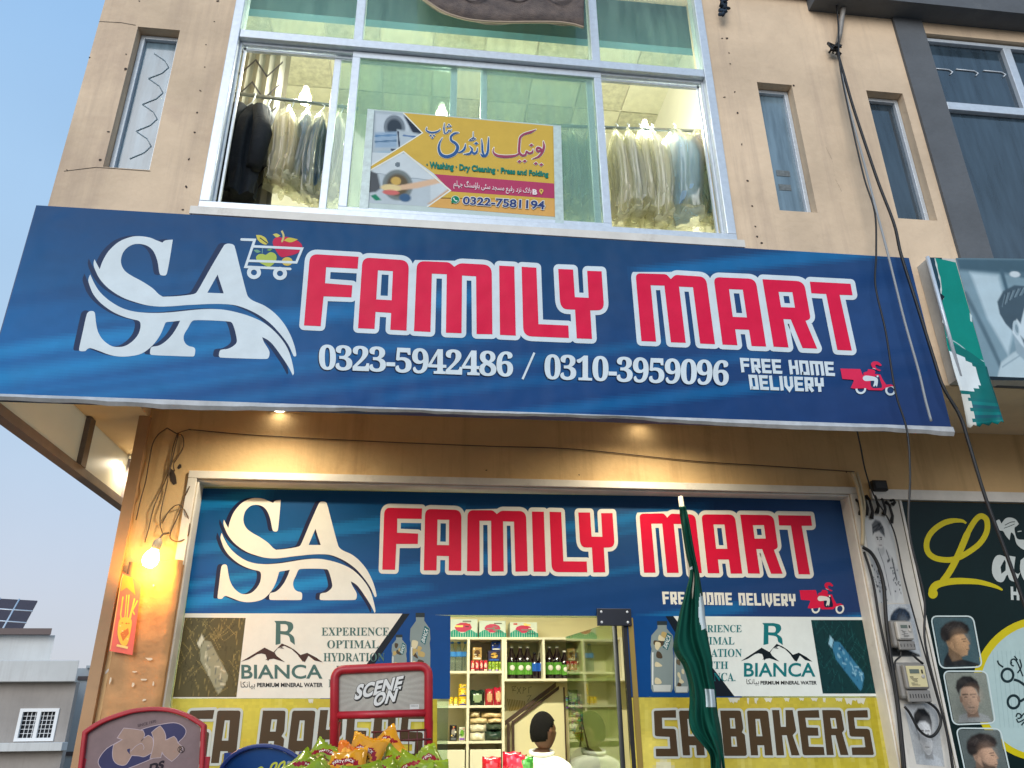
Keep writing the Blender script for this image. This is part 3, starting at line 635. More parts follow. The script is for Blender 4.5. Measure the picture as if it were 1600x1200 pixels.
def shape(t):
    t = t.replace('لا', 'ﻻ'); out = []
    for i, ch in enumerate(t):
        if ch not in _F: out.append(ch); continue
        f = _F[ch]; pj = i > 0 and t[i - 1] in _F and len(_F[t[i - 1]]) == 4; nj = len(f) == 4 and i + 1 < len(t) and t[i + 1] in _F
        out.append(chr(f[3] if (pj and nj) else f[1] if pj else f[2] if nj else f[0]))
    return ''.join(out[::-1])

# ------------------------------------------------------------------ traced artwork (photo pixels on the fascia)
zA = Zm(110, 360, 5.0)
LOGO_UP = smooth(zA([(188, 225, 1), (207, 262), (229, 303, 1), (252, 240), (300, 160), (380, 88), (470, 52), (540, 45), (620, 56), (670, 76), (718, 95, 1), (742, 78), (800, 72, 1), (775, 230), (754, 335), (740, 352), (705, 348), (693, 320),
     (680, 240), (650, 165), (600, 120), (530, 105), (470, 118), (420, 160), (397, 215), (398, 265), (425, 315), (480, 355), (560, 398), (640, 450), (690, 498), (722, 518, 1), (830, 514), (965, 497), (995, 470), (1100, 285), (1200, 117), (1215, 107), (1235, 103), (1265, 108), (1283, 124),
     (1330, 310), (1380, 500), (1402, 532), (1440, 555), (1520, 590), (1600, 650), (1670, 730), (1720, 820), (1750, 900), (1765, 972), (1758, 984), (1745, 982), (1732, 955), (1700, 890), (1640, 810), (1560, 725), (1470, 660), (1380, 615), (1290, 585), (1190, 575), (1080, 575), (980, 580),
     (900, 584), (800, 592), (700, 595), (600, 585), (500, 558), (400, 520), (300, 455), (230, 380), (190, 300), (181, 260)]), 4)
LOGO_HOLE = [Vector(p) for p in zA([(1150, 345), (1198, 492), (1070, 487)])]
LOGO_LOW = smooth(zA([(155, 343, 1), (185, 410), (230, 480), (300, 545), (390, 600), (480, 630), (580, 643), (680, 645), (780, 640), (900, 628), (1000, 618), (1100, 614), (1200, 620), (1300, 640), (1400, 670), (1500, 715), (1580, 775), (1650, 850), (1700, 930), (1730, 1020), (1747, 1112), (1738, 1133, 1),
     (1700, 1060), (1640, 970), (1580, 890), (1540, 855), (1498, 833, 1), (1512, 872), (1545, 925), (1556, 955), (1550, 990), (1530, 1004), (1350, 1000), (1175, 993), (1160, 980), (1168, 940), (1190, 930), (1230, 925), (1270, 905), (1296, 880), (1300, 850), (1285, 780), (1266, 728), (1245, 713), (1100, 703), (970, 702),
     (945, 716), (920, 760), (890, 810), (885, 850), (900, 885), (930, 905), (960, 912), (975, 930), (970, 975), (955, 985), (790, 980), (638, 973), (622, 960), (628, 920), (645, 908), (690, 900), (740, 870), (790, 820), (830, 760), (858, 705, 1), (800, 712), (748, 718), (735, 740),
     (700, 820), (640, 900), (560, 960), (470, 982), (380, 985), (300, 970), (220, 940), (160, 920), (135, 925), (115, 942), (75, 942), (68, 925), (95, 800), (128, 655), (150, 632), (180, 632), (192, 650), (200, 720), (215, 790), (250, 850), (300, 892), (350, 910), (420, 905), (480, 870), (525, 820), (545, 770), (547, 725), (530, 705), (490, 695),
     (420, 675), (330, 635), (240, 570), (180, 500), (150, 430), (140, 385)]), 4)
def draw_logo(pr, white, shade):
    for L in (LOGO_UP, LOGO_LOW):
        pr.poly([(p.x - 9, p.y - 1) for p in L], shade, ([[(p.x - 5, p.y) for p in LOGO_HOLE]] if L is LOGO_UP else []))
    pr.lift(); pr.poly(LOGO_UP, white, [LOGO_HOLE]); pr.poly(LOGO_LOW, white)
zE, zF, zG, zH = Zm(460, 380, 6.154), Zm(700, 400, 6.154), Zm(980, 410, 8), Zm(1160, 420, 8)
WORD = [
    (zE([(150, 103, 75), (617, 130), (608, 245), (305, 230), (295, 385), (557, 405), (548, 520), (280, 510), (252, 798), (92, 790)]), None),
    (zE([(655, 136, 75), (1102, 165, 85), (1078, 840), (922, 832), (930, 670), (780, 660), (770, 824), (612, 817)]), zE([(803, 260), (947, 268), (935, 548), (787, 540)])),
    (zE([(1178, 170, 75), (1490, 183, 30), (1537, 226), (1590, 192, 30), (1897, 208, 85), (1904, 875), (1752, 873), (1747, 318), (1612, 310), (1607, 865), (1457, 860), (1465, 298), (1322, 292), (1308, 853), (1150, 845)]), None),
    (zF([(492, 92), (638, 100), (652, 765), (500, 758)]), None),
    (zF([(708, 103), (850, 112), (870, 655), (1157, 668), (1163, 788), (725, 770, 85)]), None),
    (zF([(1060, 124), (1203, 130), (1220, 395), (1352, 402), (1338, 142), (1477, 147), (1502, 522, 75), (1368, 522), (1385, 797), (1238, 792), (1222, 515), (1080, 510, 95)]), None),
    (zG([(104, 135, 65), (490, 147, 30), (545, 208), (600, 155, 30), (985, 180, 90), (1098, 1022), (912, 1014), (822, 310), (648, 302), (732, 1005), (546, 998), (465, 290), (293, 285), (362, 990), (178, 983)]), None),
    (zG([(1080, 183, 75), (1605, 205, 95), (1738, 1052), (1555, 1045), (1523, 842), (1350, 835), (1378, 1035), (1192, 1027)]), zG([(1273, 333), (1445, 340), (1497, 688), (1320, 680)])),
    (zH([(250, 130), (770, 156, 100), (854, 625, 40), (790, 650), (935, 998), (752, 990), (605, 632), (513, 628), (577, 983), (390, 973)]), zH([(452, 287), (625, 292), (657, 485), (483, 478)])),
    (zH([(843, 160), (1352, 187), (1378, 330), (1215, 325), (1368, 1022), (1187, 1014), (1047, 315), (862, 305)]), None)]
def draw_word(pr, red, white, r=7.4):
    for pts, hole in WORD:
        f = fillet(pts); pr.poly(offset(f, r), white, [offset(hole, -r * .86, False)] if hole else [])
    pr.lift(.0006)
    for pts, hole in WORD: pr.poly(fillet(pts), red, [hole] if hole else [])
def draw_cart(pr, white):
    z = Zm(370, 350, 13.333)
    pr.poly(smooth(z([(400, 228, 1), (500, 235), (600, 290), (655, 395, 1), (600, 430), (500, 390), (430, 320)])), (208, 196, 84)); pr.stroke(z([(480, 285), (640, 405)]), 1.6, (20, 50, 60))
    pr.poly(smooth(z([(750, 410), (775, 310), (860, 268), (940, 285), (1030, 268), (1200, 312), (1330, 400), (1362, 480), (1300, 580), (1200, 632), (1060, 670), (930, 688), (830, 580)])), (200, 22, 72))
    pr.stroke(smooth(z([(935, 140), (975, 250), (938, 380)]), 6, False), [4 * .8] + [3] * 11 + [1.2], (206, 190, 120))
    pr.poly(smooth(z([(748, 215, 1), (830, 198), (912, 242, 1), (830, 278)])), (206, 196, 96)); pr.poly(smooth(z([(978, 342, 1), (1090, 283), (1275, 320, 1), (1120, 382)])), (206, 190, 70))
    pr.poly(smooth(z([(400, 705), (440, 640), (530, 622), (600, 642), (700, 587), (800, 622), (830, 700), (800, 790), (720, 870), (650, 888), (560, 850), (450, 785)])), (178, 196, 84))
    pr.stroke(z([(535, 505), (530, 610)]), 1, (120, 170, 160)); pr.poly(smooth(z([(345, 545, 1), (430, 535), (505, 580, 1), (420, 600)])), (110, 160, 130)); pr.poly(smooth(z([(620, 545, 1), (670, 515), (745, 522, 1), (690, 560)])), (110, 160, 100))
    pr.ell(*z([(1050, 780)])[0], 8.4, 6.7, (214, 190, 90))
    pr.lift(.0003); w = 4.0
    pr.stroke(z([(100, 322), (372, 332), (182, 892), (1112, 936)]), w, white, round_=True); pr.stroke(z([(345, 465), (1360, 512), (1240, 800), (240, 765)]), w * .95, white)
    for x, y in ((358, 1010), (900, 1030)): c = z([(x, y)])[0]; pr.ring(c[0], c[1], 11, 4.7, white, sq=.93)
SCOOT_B = [(390, 750), (455, 600), (440, 580), (215, 560), (175, 345), (590, 355), (640, 480), (660, 478), (655, 430), (740, 400), (750, 358), (860, 365), (905, 400), (890, 455), (1010, 470), (1050, 560), (1130, 680), (1230, 672), (1320, 720), (1230, 716), (1120, 745), (1040, 800), (760, 790), (700, 752), (480, 765)]
def draw_scooter(pr, red, white, dark):
    z = Zm(1300, 550, 13.333)
    for x, y in ((600, 765), (1220, 795)): c = z([(x, y)])[0]; pr.ring(c[0], c[1], 8.4, 5.2, white)
    pr.lift(.0003); pr.poly(z(SCOOT_B), red); pr.lift(.0002)
    pr.poly(smooth(z([(800, 610, 1), (860, 570, 1), (905, 500, 1), (985, 500, 1), (1010, 600), (1040, 690), (1035, 748, 1), (870, 752), (815, 715)])), dark)
    pr.poly(smooth(z([(640, 545), (690, 492), (850, 508), (945, 550), (955, 640), (935, 730, 1), (908, 690, 1), (880, 722, 1), (858, 712, 1), (882, 610), (845, 597), (690, 602)])), white)
    pr.ell(*z([(950, 505)])[0], 1.6, 1.6, white)
    pr.poly(smooth(z([(812, 250), (860, 200), (960, 205), (1038, 270, 1), (1010, 292), (930, 262), (902, 290), (930, 340), (1022, 378, 1), (985, 398), (900, 360), (845, 325)])), red)
    pr.stroke(z([(845, 335), (910, 358)]), .8, white)

RED, WHT = (226, 22, 70), (216, 228, 232)
# ------------------------------------------------------------------ fascia sign over the shop
fascia = thing('fascia_sign', 'long blue FAMILY MART fascia sign below the upper floor windows', 'sign', (0.39, S, 3.0))
fb = MB().box(XL + .004, 2.79, S, U - .002, 3.008, 4.056).build('sign_box', mat('sign_side_blue', (10, 52, 100), 0.5, noise=.2, nscale=5), fascia)
def blue_canvas(w, h, rays=True, seed=1):
    p = Paint(w, h, (0, 92, 146))
    p.ell(0.10, .75, .62, .95, (0, 108, 174) if seed == 1 else (0, 90, 160), 1.6, .95); p.ell(0.6, -.15, .55, .7, (0, 72, 104), 1.4, .9); p.ell(1.05, 1.1, .5, 1.2, (36, 44, 84), 1.5, .95); p.ell(1.0, 0.35, .3, .5, (40, 78, 132), 1.4, .7); p.ell(.15, -.1, .35, .5, (0, 66, 116), 1.3, .85); p.ell(.45, 1.15, .4, .5, (0, 60, 120), 1.4, .8)
    if rays:
        rr = random.Random(seed)
        for k in range(16):
            x0 = -.15 + rr.random() * 1.1; y0 = .15 + rr.random() * 1.0; L = .15 + rr.random() * .5; sl = -.85; wd = .02 + rr.random() * .07
            c = (12, 136, 200) if rr.random() < .62 else (0, 56, 110)
            p.poly([(x0, y0), (x0 + L, y0 + sl * L), (x0 + L, y0 + sl * L + wd * 1.3), (x0, y0 + wd)], c, .03, .2 + rr.random() * .25)
        for x0, y0, L, wd, o in ((-.05, .92, .30, .10, .45), (-.05, .80, .2, .05, .5), (-.05, 1.12, .4, .05, .3), (.22, 1.0, .5, .04, .25)):
            p.poly([(x0, y0), (x0 + L, y0 - .9 * L), (x0 + L, y0 - .9 * L + wd * .6), (x0, y0 + wd)], (16, 146, 206), .05, o * 1.3)
    return p
fp = Print(S); fp.gain = 1.0
fp.image(blue_canvas(280, 62).a, ((57.3, 320.7), (1420, 403), (-26, 616.5), (1485.5, 667)))
draw_logo(fp, WHT, (6, 44, 84)); draw_cart(fp, WHT); draw_word(fp, RED, WHT)
SH = (-1.6, 1.0, (4, 26, 60))
fp.text(serif('0323-5942486'), ((498.3, 537.9), (801.7, 549.5), (498.3, 577.5), (801.7, 589)), WHT, 0.012, .9, SH)
fp.stroke([(816.5, 592.5), (835, 551)], 3.4, WHT)
fp.text(serif('0310-3959096'), ((850.8, 553.1), (1138.7, 563), (850.8, 592.5), (1138.7, 602.8)), WHT, 0.012, .9, SH)
techno_text(fp, 'FREE HOME', ((1155.8, 559), (1302, 565.4), (1158.5, 581.6), (1305, 587.6)), WHT, .21)
techno_text(fp, 'DELIVERY', ((1169.1, 585.3), (1286.5, 590.4), (1172.3, 608.4), (1288, 612.5)), WHT, .21)
draw_scooter(fp, (226, 40, 84), WHT, (40, 56, 92))
fp.build('printed_face', M_FLEX, fascia, recalc=False)
# loose white hem of the flex sheet under the sign
hm = MB(); n = 60; rr = random.Random(3); top = []; 
for i in range(n + 1):
    f = i / n; x = XL + (2.80 - XL) * f; dz = .030 + .012 * math.sin(f * 9) + rr.uniform(-.004, .004) + (.012 if f > .97 else 0); y = S - .004 - .018 * (0.5 + .5 * math.sin(f * 23))
    top.append(((x, S - .001, 3.006), (x, y, 3.006 - dz * .6), (x, y + .015, 3.006 - dz)))
for a, b in zip(top[:-1], top[1:]):
    for k in range(2): hm.add([a[k], b[k], b[k + 1], a[k + 1]], [(0, 1, 2, 3)], 0, True)
hm.build('loose_hem', mat('flex_white_back', (186, 188, 188), 0.6, noise=.3, nscale=9), fascia)

# ------------------------------------------------------------------ shopfront sign (vinyl on the glass)
def linfit(p1, q1, p2, q2, p3, q3, YB):
    a1, a2, a3 = (at(*p, S) for p in (p1, p2, p3)); b1, b2, b3 = (at(*q, YB) for q in (q1, q2, q3))
    kx = (b2.x - b1.x) / (a2.x - a1.x); kz = (b3.z - b2.z) / (a3.z - a2.z)
    def f(x, y, off):
        p = at(x, y, S); return Vector((b1.x + (p.x - a1.x) * kx, YB - off, b2.z + (p.z - a2.z) * kz))
    return f
front = thing('shopfront_sign', 'blue FAMILY MART vinyl sign across the glass above the shop door', 'sign', (0.73, B, 2.16))
sp = Print(B); sp.image(blue_canvas(150, 46, True, 5).a, ((316, 763), (1313, 780), (288.8, 958.5), (1346.5, 964.8)))
cl = Print(B, base=.0009)
navy = (0, 66, 128)
cl.poly([(632, 958.8), (704, 962), (703, 1092), (500, 1092), (525, 1060)], navy); cl.build('blue_vinyl', M_PRINT, front, recalc=False)
cl = Print(B, base=.0009); cl.poly([(976, 962.4), (1060, 963), (1160, 1090), (984, 1089)], navy); cl.build('blue_vinyl', M_PRINT, front, recalc=False)
sp.build('blue_banner', M_PRINT, front, recalc=False)
W2 = (228, 226, 214)
def linfit2(pa, qa, pb, qb):
    a1, a2 = at(*pa, S), at(*pb, S); b1, b2 = at(*qa, B), at(*qb, B)
    kx = (b2.x - b1.x) / (a2.x - a1.x); kz = (b2.z - b1.z) / (a2.z - a1.z)
    return lambda x, y, off: Vector((b1.x + (at(x, y, S).x - a1.x) * kx, B - off, b1.z + (at(x, y, S).z - a1.z) * kz))
lg = Print(tf=linfit2((270, 374.4), (438.7, 781.2), (459.4, 583), (586.7, 955)), base=.0016); draw_logo(lg, W2, (20, 26, 60)); lg.build('swoosh_logo', M_PRINT, front, recalc=False)
wd = Print(tf=linfit((475, 508.4), (597.5, 887.5), (1329, 443.4), (1266.4, 806), (1331, 547.75), (1263.6, 897.6), B), base=.0016); draw_word(wd, (214, 18, 58), W2); wd.build('lettering', M_PRINT, front, recalc=False)
dl = Print(B, base=.0016); techno_text(dl, 'FREE HOME DELIVERY', ((1034.4, 924.4), (1242.4, 928), (1036, 944), (1244, 947)), W2, .20); dl.build('delivery_lettering', M_PRINT, front, recalc=False)
def scoot_tf():
    a, b = at(1313, 575, S), at(1399, 617, S); c, d = at(1249, 921, B), at(1318, 958, B)
    return lambda x, y, off: Vector((c.x + (at(x, y, S).x - a.x) * (d.x - c.x) / (b.x - a.x), B - off, d.z + (at(x, y, S).z - b.z) * (at(1290, 909, B).z - d.z) / (at(1375, 564, S).z - b.z)))
sc_ = Print(tf=scoot_tf(), base=.0016); draw_scooter(sc_, (220, 24, 66), W2, (20, 30, 60)); sc_.build('scooter_emblem', M_PRINT, front, recalc=False)

# ------------------------------------------------------------------ mineral water adverts
def grass_bottle(warm):  # warm version has the bulb's glow painted into the picture colours
    g = Paint(46, 64, (86, 78, 44) if warm else (10, 52, 54)); r = random.Random(5 if warm else 6)
    for k in range(150):
        x, y, a = r.random(), r.random(), r.uniform(-2.4, -.6); L = r.uniform(.1, .3)
        g.line([(x, y), (x + L * math.cos(a) * .6, y + L * math.sin(a) * .5), (x + L * math.cos(a), y + L * math.sin(a) * .8)], .008, ((168, 146, 84) if r.random() < .6 else (54, 46, 22)) if warm else ((30, 92, 92) if r.random() < .5 else (2, 28, 34)), .012, .6)
    hl, md = ((214, 206, 176), (150, 146, 116)) if warm else ((150, 196, 214), (54, 118, 150))
    def q(u, v):                                                        # bottle axis from cap to base
        ax, ay, bx, by = (.30, .28, .78, .86); dx, dy = bx - ax, by - ay; return (ax + dx * u - dy * v * .55, ay + dy * u + dx * v * 1.3)
    g.poly([q(-.02, -.09), q(-.02, .09), q(.08, .09), q(.08, -.09)], hl, .02); g.poly([q(.1, -.08), q(.1, .08), q(.24, .19), q(.97, .19), q(1.0, .13), q(1.0, -.13), q(.97, -.19), q(.24, -.19)], md, .02)
    for k in range(26):
        u, v = r.uniform(.22, .95), r.uniform(-.14, .14); g.line([q(u, v), q(u + r.uniform(-.05, .08), v + r.uniform(-.08, .08))], .02, hl if r.random() < .6 else (90, 96, 90) if warm else (20, 70, 110), .02, .75)
    return g.a
def water_bottle(pr, tl, br, warm):
    x0, y0 = tl; x1, y1 = br; w = x1 - x0; h = y1 - y0; f = lambda pts: [(x0 + w * u, y0 + h * v) for u, v in pts]
    pr.poly(f([(.28, .02), (.72, .02), (.72, .075), (.28, .075)]), (40, 52, 56)); pr.poly(f([(.3, .075), (.7, .075), (.7, .12), (.97, .22), (1, .35), (.96, .40), (1, .5), (.98, .95), (.9, 1), (.1, 1), (.02, .95), (0, .5), (.04, .40), (0, .35), (.03, .22), (.3, .12)]), (128, 142, 140))
    rr = random.Random(int(x0)); pr.lift(.0002)
    for k in range(9):
        u, v = rr.uniform(.12, .55), rr.uniform(.14, .9); pr.poly(smooth(f([(u, v), (u + rr.uniform(.1, .3), v + .02), (u + rr.uniform(.1, .34), v + rr.uniform(.05, .12)), (u - .02, v + rr.uniform(.05, .1))]), 3), rr.choice([(196, 176, 122), (178, 156, 100), (74, 62, 46), (206, 196, 160), (96, 88, 70)]))
    pr.poly(f([(.52, .38), (.72, .18), (.94, .22), (.74, .42)]), (22, 96, 102)); pr.text('BIANCA', (f([(.56, .36)])[0], f([(.74, .195)])[0], f([(.7, .405)])[0], f([(.9, .24)])[0]), (226, 230, 226), .01)
    pr.poly(f([(.1, .9), (.9, .9), (.86, .99), (.14, .99)]), (190, 196, 190)); pr.poly(f([(.06, .45), (.12, .45), (.12, .9), (.06, .9)]), (216, 220, 214))
def mountain(pr, f, c):
    for pts in ([(0, 1), (.29, .24), (.42, .52), (.33, .95), (.30, .60), (.25, .55), (.2, .6), (.1, .86)], [(.34, .75), (.50, .02), (.58, .16), (.68, .55), (.78, 1), (.83, .62), (.80, .56), (.74, .66), (.66, .36), (.6, .28), (.53, .14), (.45, .28), (.41, .5), (.44, .68), (.54, 1), (.4, .82), (.3, .9)],
                [(.70, .66), (.81, .50), (.92, .74), (1, .99), (.9, .9), (.82, .64), (.76, .98)]):
        pr.poly([f(u, 1 - v) for u, v in pts], c)
    pr.poly([f(u, 1 - v) for u, v in ((.47, .27), (.5, .21), (.53, .29))], c)
def advert(label, z, white_poly, slash, photo, logo, words, tag_, mono, warm, bottles, teal, dark, white, x0):
    t = thing('water_advert', label, 'poster', (x0, B, 1.7), 0, 'mineral water adverts beside the door'); p = Print(B, base=.0016)
    p.poly(z(slash), (14, 24, 34)); p.poly(z(white_poly), white); p.lift(.0003)
    p.image(grass_bottle(warm), z(photo))
    (bx0, by0, bx1, by1) = mono; f = lambda u, v: Vector(z([(bx0 + (bx1 - bx0) * u, by0 + (by1 - by0) * v)])[0])
    p.poly(smooth([(*f(0, 0), 1), (*f(.55, 0), 1), f(.85, .08), f(.92, .28), f(.8, .45), (*f(.72, .5), 1), f(.95, .68), (*f(1, 1), 1), (*f(.78, .86), 1), f(.68, .62), (*f(.3, .55), 1), (*f(.3, .42), 1), f(.6, .42), f(.66, .28), f(.58, .15), (*f(.3, .13), 1), (*f(.3, .95), 1), (*f(.06, 1), 1), (*f(.08, .1), 1)]), teal)
    p.lift(.0002); mountain(p, quadmap(*z(logo)), dark)
    for q, s, c, o in words: p.text(s, z(q), c, o)
    p.build('printed_sheet', M_PRINT, t, recalc=False)
    bp = Print(B, base=.0022)
    for a, b in bottles: water_bottle(bp, z([a])[0], z([b])[0], warm)
    bp.build('bottle_picture', M_PRINT, t, recalc=False); return t
def box4(x0, y0, x1, y1, dy=0): return ((x0, y0), (x1, y0 + dy), (x0, y1), (x1, y1 + dy))
zL, zR = Zm(270, 940, 3.721), Zm(960, 900, 3.6364)
TE1, TE2 = (72, 104, 98), (16, 112, 116)  # first teal has the bulb's warmth mixed in, second is plain
UR = shape('بیانکا')
advert('mineral water advert left of the shop door, bulb warmth put into its colours', zL, [(70, 68), (1335, 70), (1105, 395), (930, 562), (0, 562)], [(1335, 70), (1378, 70), (1150, 395), (960, 562), (900, 562)], [(70, 92), (424, 95), (0, 555), (370, 555)],
       [(395, 240), (872, 242), (395, 350), (872, 354)],
       [(box4(398, 366, 870, 449), 'BIANCA', TE1, .018), (box4(394, 464, 478, 508), UR, (40, 40, 40), 0.0), (box4(490, 472, 872, 497), 'PERMIUM MINERAL WATER', (30, 30, 32), .03),
        (box4(865, 150, 1257, 198), serif('EXPERIENCE'), TE1, 0), (box4(898, 224, 1196, 272), serif('OPTIMAL'), TE1, 0), (box4(876, 298, 1232, 348), serif('HYDRATION'), TE1, 0), (box4(950, 374, 1132, 420), serif('WITH'), TE1, 0), (box4(905, 452, 1140, 498), serif('BIANCA.'), TE1, 0)],
       None, (590, 112, 710, 252), True, [((1272, 186), (1360, 480)), ((1378, 56), (1498, 520))], TE1, (66, 40, 32), (226, 222, 208), -.9)
advert('mineral water advert right of the shop door, partly behind the flag', zR, [(335, 228), (1405, 234), (1490, 683), (682, 683)], [(290, 228), (340, 228), (690, 684), (560, 684)], [(1117, 250), (1411, 250), (1184, 668), (1491, 668)],
       [(718, 382), (1125, 384), (718, 484), (1125, 488)],
       [(box4(736, 493, 1142, 573), 'BIANCA', TE2, .018), (box4(750, 585, 822, 622), UR, (20, 24, 28), 0.0), (box4(830, 596, 1150, 617), 'PERMIUM MINERAL WATER', (16, 20, 24), .03),
        (box4(392, 278, 723, 320), serif('EXPERIENCE'), TE2, 0), (box4(425, 346, 682, 390), serif('OPTIMAL'), TE2, 0), (box4(395, 414, 724, 460), serif('HYDRATION'), TE2, 0), (box4(488, 486, 646, 528), serif('WITH'), TE2, 0), (box4(470, 550, 688, 598), serif('BIANCA.'), TE2, 0)],
       None, (840, 267, 957, 392), False, [((206, 248), (336, 660)), ((338, 300), (426, 664))], TE2, (8, 22, 28), (222, 228, 222), 1.9)

# ------------------------------------------------------------------ yellow bakery vinyls
zK = Zm(980, 1080, 3.81)
_A = zK([(712, 115, 14), (838, 115, 16), (868, 382), (820, 382), (815, 322), (775, 322), (780, 382), (737, 382)]); _Ah = zK([(763, 165), (790, 165), (805, 268), (770, 268)])
sh_ = lambda L, d: [(q[0] + d, *q[1:]) for q in L]
BAKE = [(zK([(158, 116, 12), (290, 112), (291, 158), (207, 158), (210, 222), (288, 224, 14), (304, 388), (172, 388), (170, 342), (257, 342), (252, 272), (165, 268, 14)]), []), (sh_(_A, -405 / 3.81), [sh_(_Ah, -405 / 3.81)]),
        (zK([(553, 115), (676, 115, 14), (692, 222, 8), (682, 245), (700, 258, 8), (714, 385, 16), (578, 385)]), [zK([(610, 160), (640, 160), (645, 222), (615, 222)]), zK([(618, 270), (648, 270), (655, 330), (622, 330)])]), (_A, [_Ah]),
        (zK([(862, 112), (905, 112), (915, 212), (945, 212), (942, 112), (985, 112), (1007, 238, 10), (985, 262), (1027, 382), (978, 382), (950, 262), (922, 262), (935, 382), (890, 382)]), []),
        (zK([(1012, 116, 12), (1140, 112), (1145, 158), (1060, 158), (1068, 215), (1135, 217), (1140, 265), (1075, 265), (1082, 330), (1170, 332), (1176, 380), (1046, 382, 16)]), []),
        (zK([(1160, 112), (1272, 112, 16), (1293, 230, 8), (1280, 247), (1318, 380), (1270, 380), (1240, 262), (1215, 262), (1230, 380), (1188, 380)]), [zK([(1208, 160), (1240, 160), (1250, 222), (1218, 222)])]),
        (zK([(1308, 116, 12), (1430, 112), (1434, 157), (1350, 157), (1358, 222), (1442, 224, 16), (1470, 380, 12), (1340, 380), (1336, 335), (1418, 333), (1410, 272), (1325, 270, 16)]), [])]
def _bt():
    a1, a2, b1, b2 = at(1021.5, 1110, B), at(1125, 1110, B), at(297, 1111, B), at(411, 1110, B); c1, c2 = at(1074, 1110, B).z, at(1074, 1150.3, B).z; d1, d2 = at(352, 1110, B).z, at(352, 1157, B).z
    kx = (b2.x - b1.x) / (a2.x - a1.x); kz = (d2 - d1) / (c2 - c1)
    return lambda x, y, off: Vector((b1.x + (at(x, y, B).x - a1.x) * kx, B - off, d1 + (at(x, y, B).z - c1) * kz))
def bakery(label, x0, y0, x1, y1, tq, xm, stains):
    t = thing('bakery_sign', label, 'sign', (xm, B, 1.2), 0, 'yellow bakery vinyls on the shop glass'); p = Print(B, base=.0007)
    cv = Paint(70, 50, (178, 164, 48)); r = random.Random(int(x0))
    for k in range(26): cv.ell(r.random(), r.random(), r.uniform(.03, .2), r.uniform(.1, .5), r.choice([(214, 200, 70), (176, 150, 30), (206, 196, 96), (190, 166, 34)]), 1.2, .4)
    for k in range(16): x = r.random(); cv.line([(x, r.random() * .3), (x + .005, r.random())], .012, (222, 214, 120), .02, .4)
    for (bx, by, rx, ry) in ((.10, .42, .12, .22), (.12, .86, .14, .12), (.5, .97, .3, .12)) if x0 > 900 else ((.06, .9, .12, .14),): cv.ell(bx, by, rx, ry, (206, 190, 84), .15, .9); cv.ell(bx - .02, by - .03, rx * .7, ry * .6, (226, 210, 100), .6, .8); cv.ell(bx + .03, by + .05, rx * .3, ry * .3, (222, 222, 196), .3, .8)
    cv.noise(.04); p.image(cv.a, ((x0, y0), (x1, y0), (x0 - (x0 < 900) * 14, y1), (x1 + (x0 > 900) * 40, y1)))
    for k in range(stains):                                              # torn white paper edge at the top
        x = x0 + (x1 - x0) * r.uniform(.3, .98); w = r.uniform(2, 16); h = r.uniform(3, 13); p.poly([(x, y0 + .5), (x + w, y0 + .5), (x + w * .8, y0 + h), (x + w * .5, y0 + h * .7), (x + w * .3, y0 + h * .9)], (208, 208, 190))
    p.build('yellow_vinyl', M_PRINT, t, recalc=False); p = Print(B, base=.0036) if x0 > 900 else Print(tf=_bt(), base=.0036)
    for pts, hs in BAKE: p.poly(offset(fillet(pts), 3.6), (190, 196, 188), [offset(h, -3.0, False) for h in hs])
    p.lift(.0003)
    for pts, hs in BAKE: p.poly(fillet(pts), (74, 58, 38), hs)
    p.build('bakery_lettering', M_PRINT, t, recalc=False); return t
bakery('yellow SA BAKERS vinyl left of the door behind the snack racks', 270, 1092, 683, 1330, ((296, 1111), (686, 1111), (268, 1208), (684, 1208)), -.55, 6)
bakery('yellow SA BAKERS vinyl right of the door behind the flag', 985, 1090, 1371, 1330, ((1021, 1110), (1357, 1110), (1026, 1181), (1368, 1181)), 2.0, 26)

# ------------------------------------------------------------------ laundry poster on the window
poster = thing('laundry_poster', 'yellow laundry shop poster taped on the upper window glass', 'poster', (0.3, U, 4.3))
zP = Zm(550, 130, 4.446); lp = Print(U + .012)
lp.poly(zP([(110, 178), (1450, 295), (1470, 978), (50, 868)]), (196, 212, 206))
a1 = Paint(52, 48, (176, 190, 196)); a1.poly([(.1, .05), (.72, .05), (.72, .6), (.1, .6)], (196, 208, 214)); a1.ell(.45, .27, .2, .22, (120, 132, 140), .1); a1.ell(.45, .27, .14, .15, (48, 62, 74), .3); a1.poly([(.62, .05), (1, .05), (1, .45), (.8, .36)], (34, 46, 62), .03)
a1.poly([(.08, .38), (.5, .34), (.52, .62), (.1, .64)], (150, 176, 198), .04); a1.line([(.1, .44), (.5, .4)], .03, (96, 136, 172)); a1.line([(.1, .54), (.5, .5)], .03, (88, 122, 150)); a1.poly([(.5, .3), (.95, .36), (.7, .7), (.5, .7)], (186, 200, 206), .04); a1.line([(.52, .34), (.55, .66)], .03, (60, 70, 84)); a1.line([(.62, .4), (.9, .42)], .03, (70, 110, 160)); a1.ell(.35, .8, .3, .12, (160, 186, 200), .3); a1.line([(.4, .66), (.7, .7)], .04, (70, 80, 96))
a2 = Paint(70, 52, (206, 216, 218)); a2.poly([(0, .42), (.75, .5), (.75, 1), (0, 1)], (188, 200, 204), .02); a2.line([(0, .40), (.78, .5)], .02, (160, 172, 178)); a2.ell(.36, .22, .03, .05, (110, 124, 132)); a2.ell(.36, .62, .18, .3, (120, 130, 128), .12); a2.ell(.36, .62, .13, .22, (96, 84, 62), .3); a2.ell(.34, .54, .06, .08, (206, 170, 90), .3)
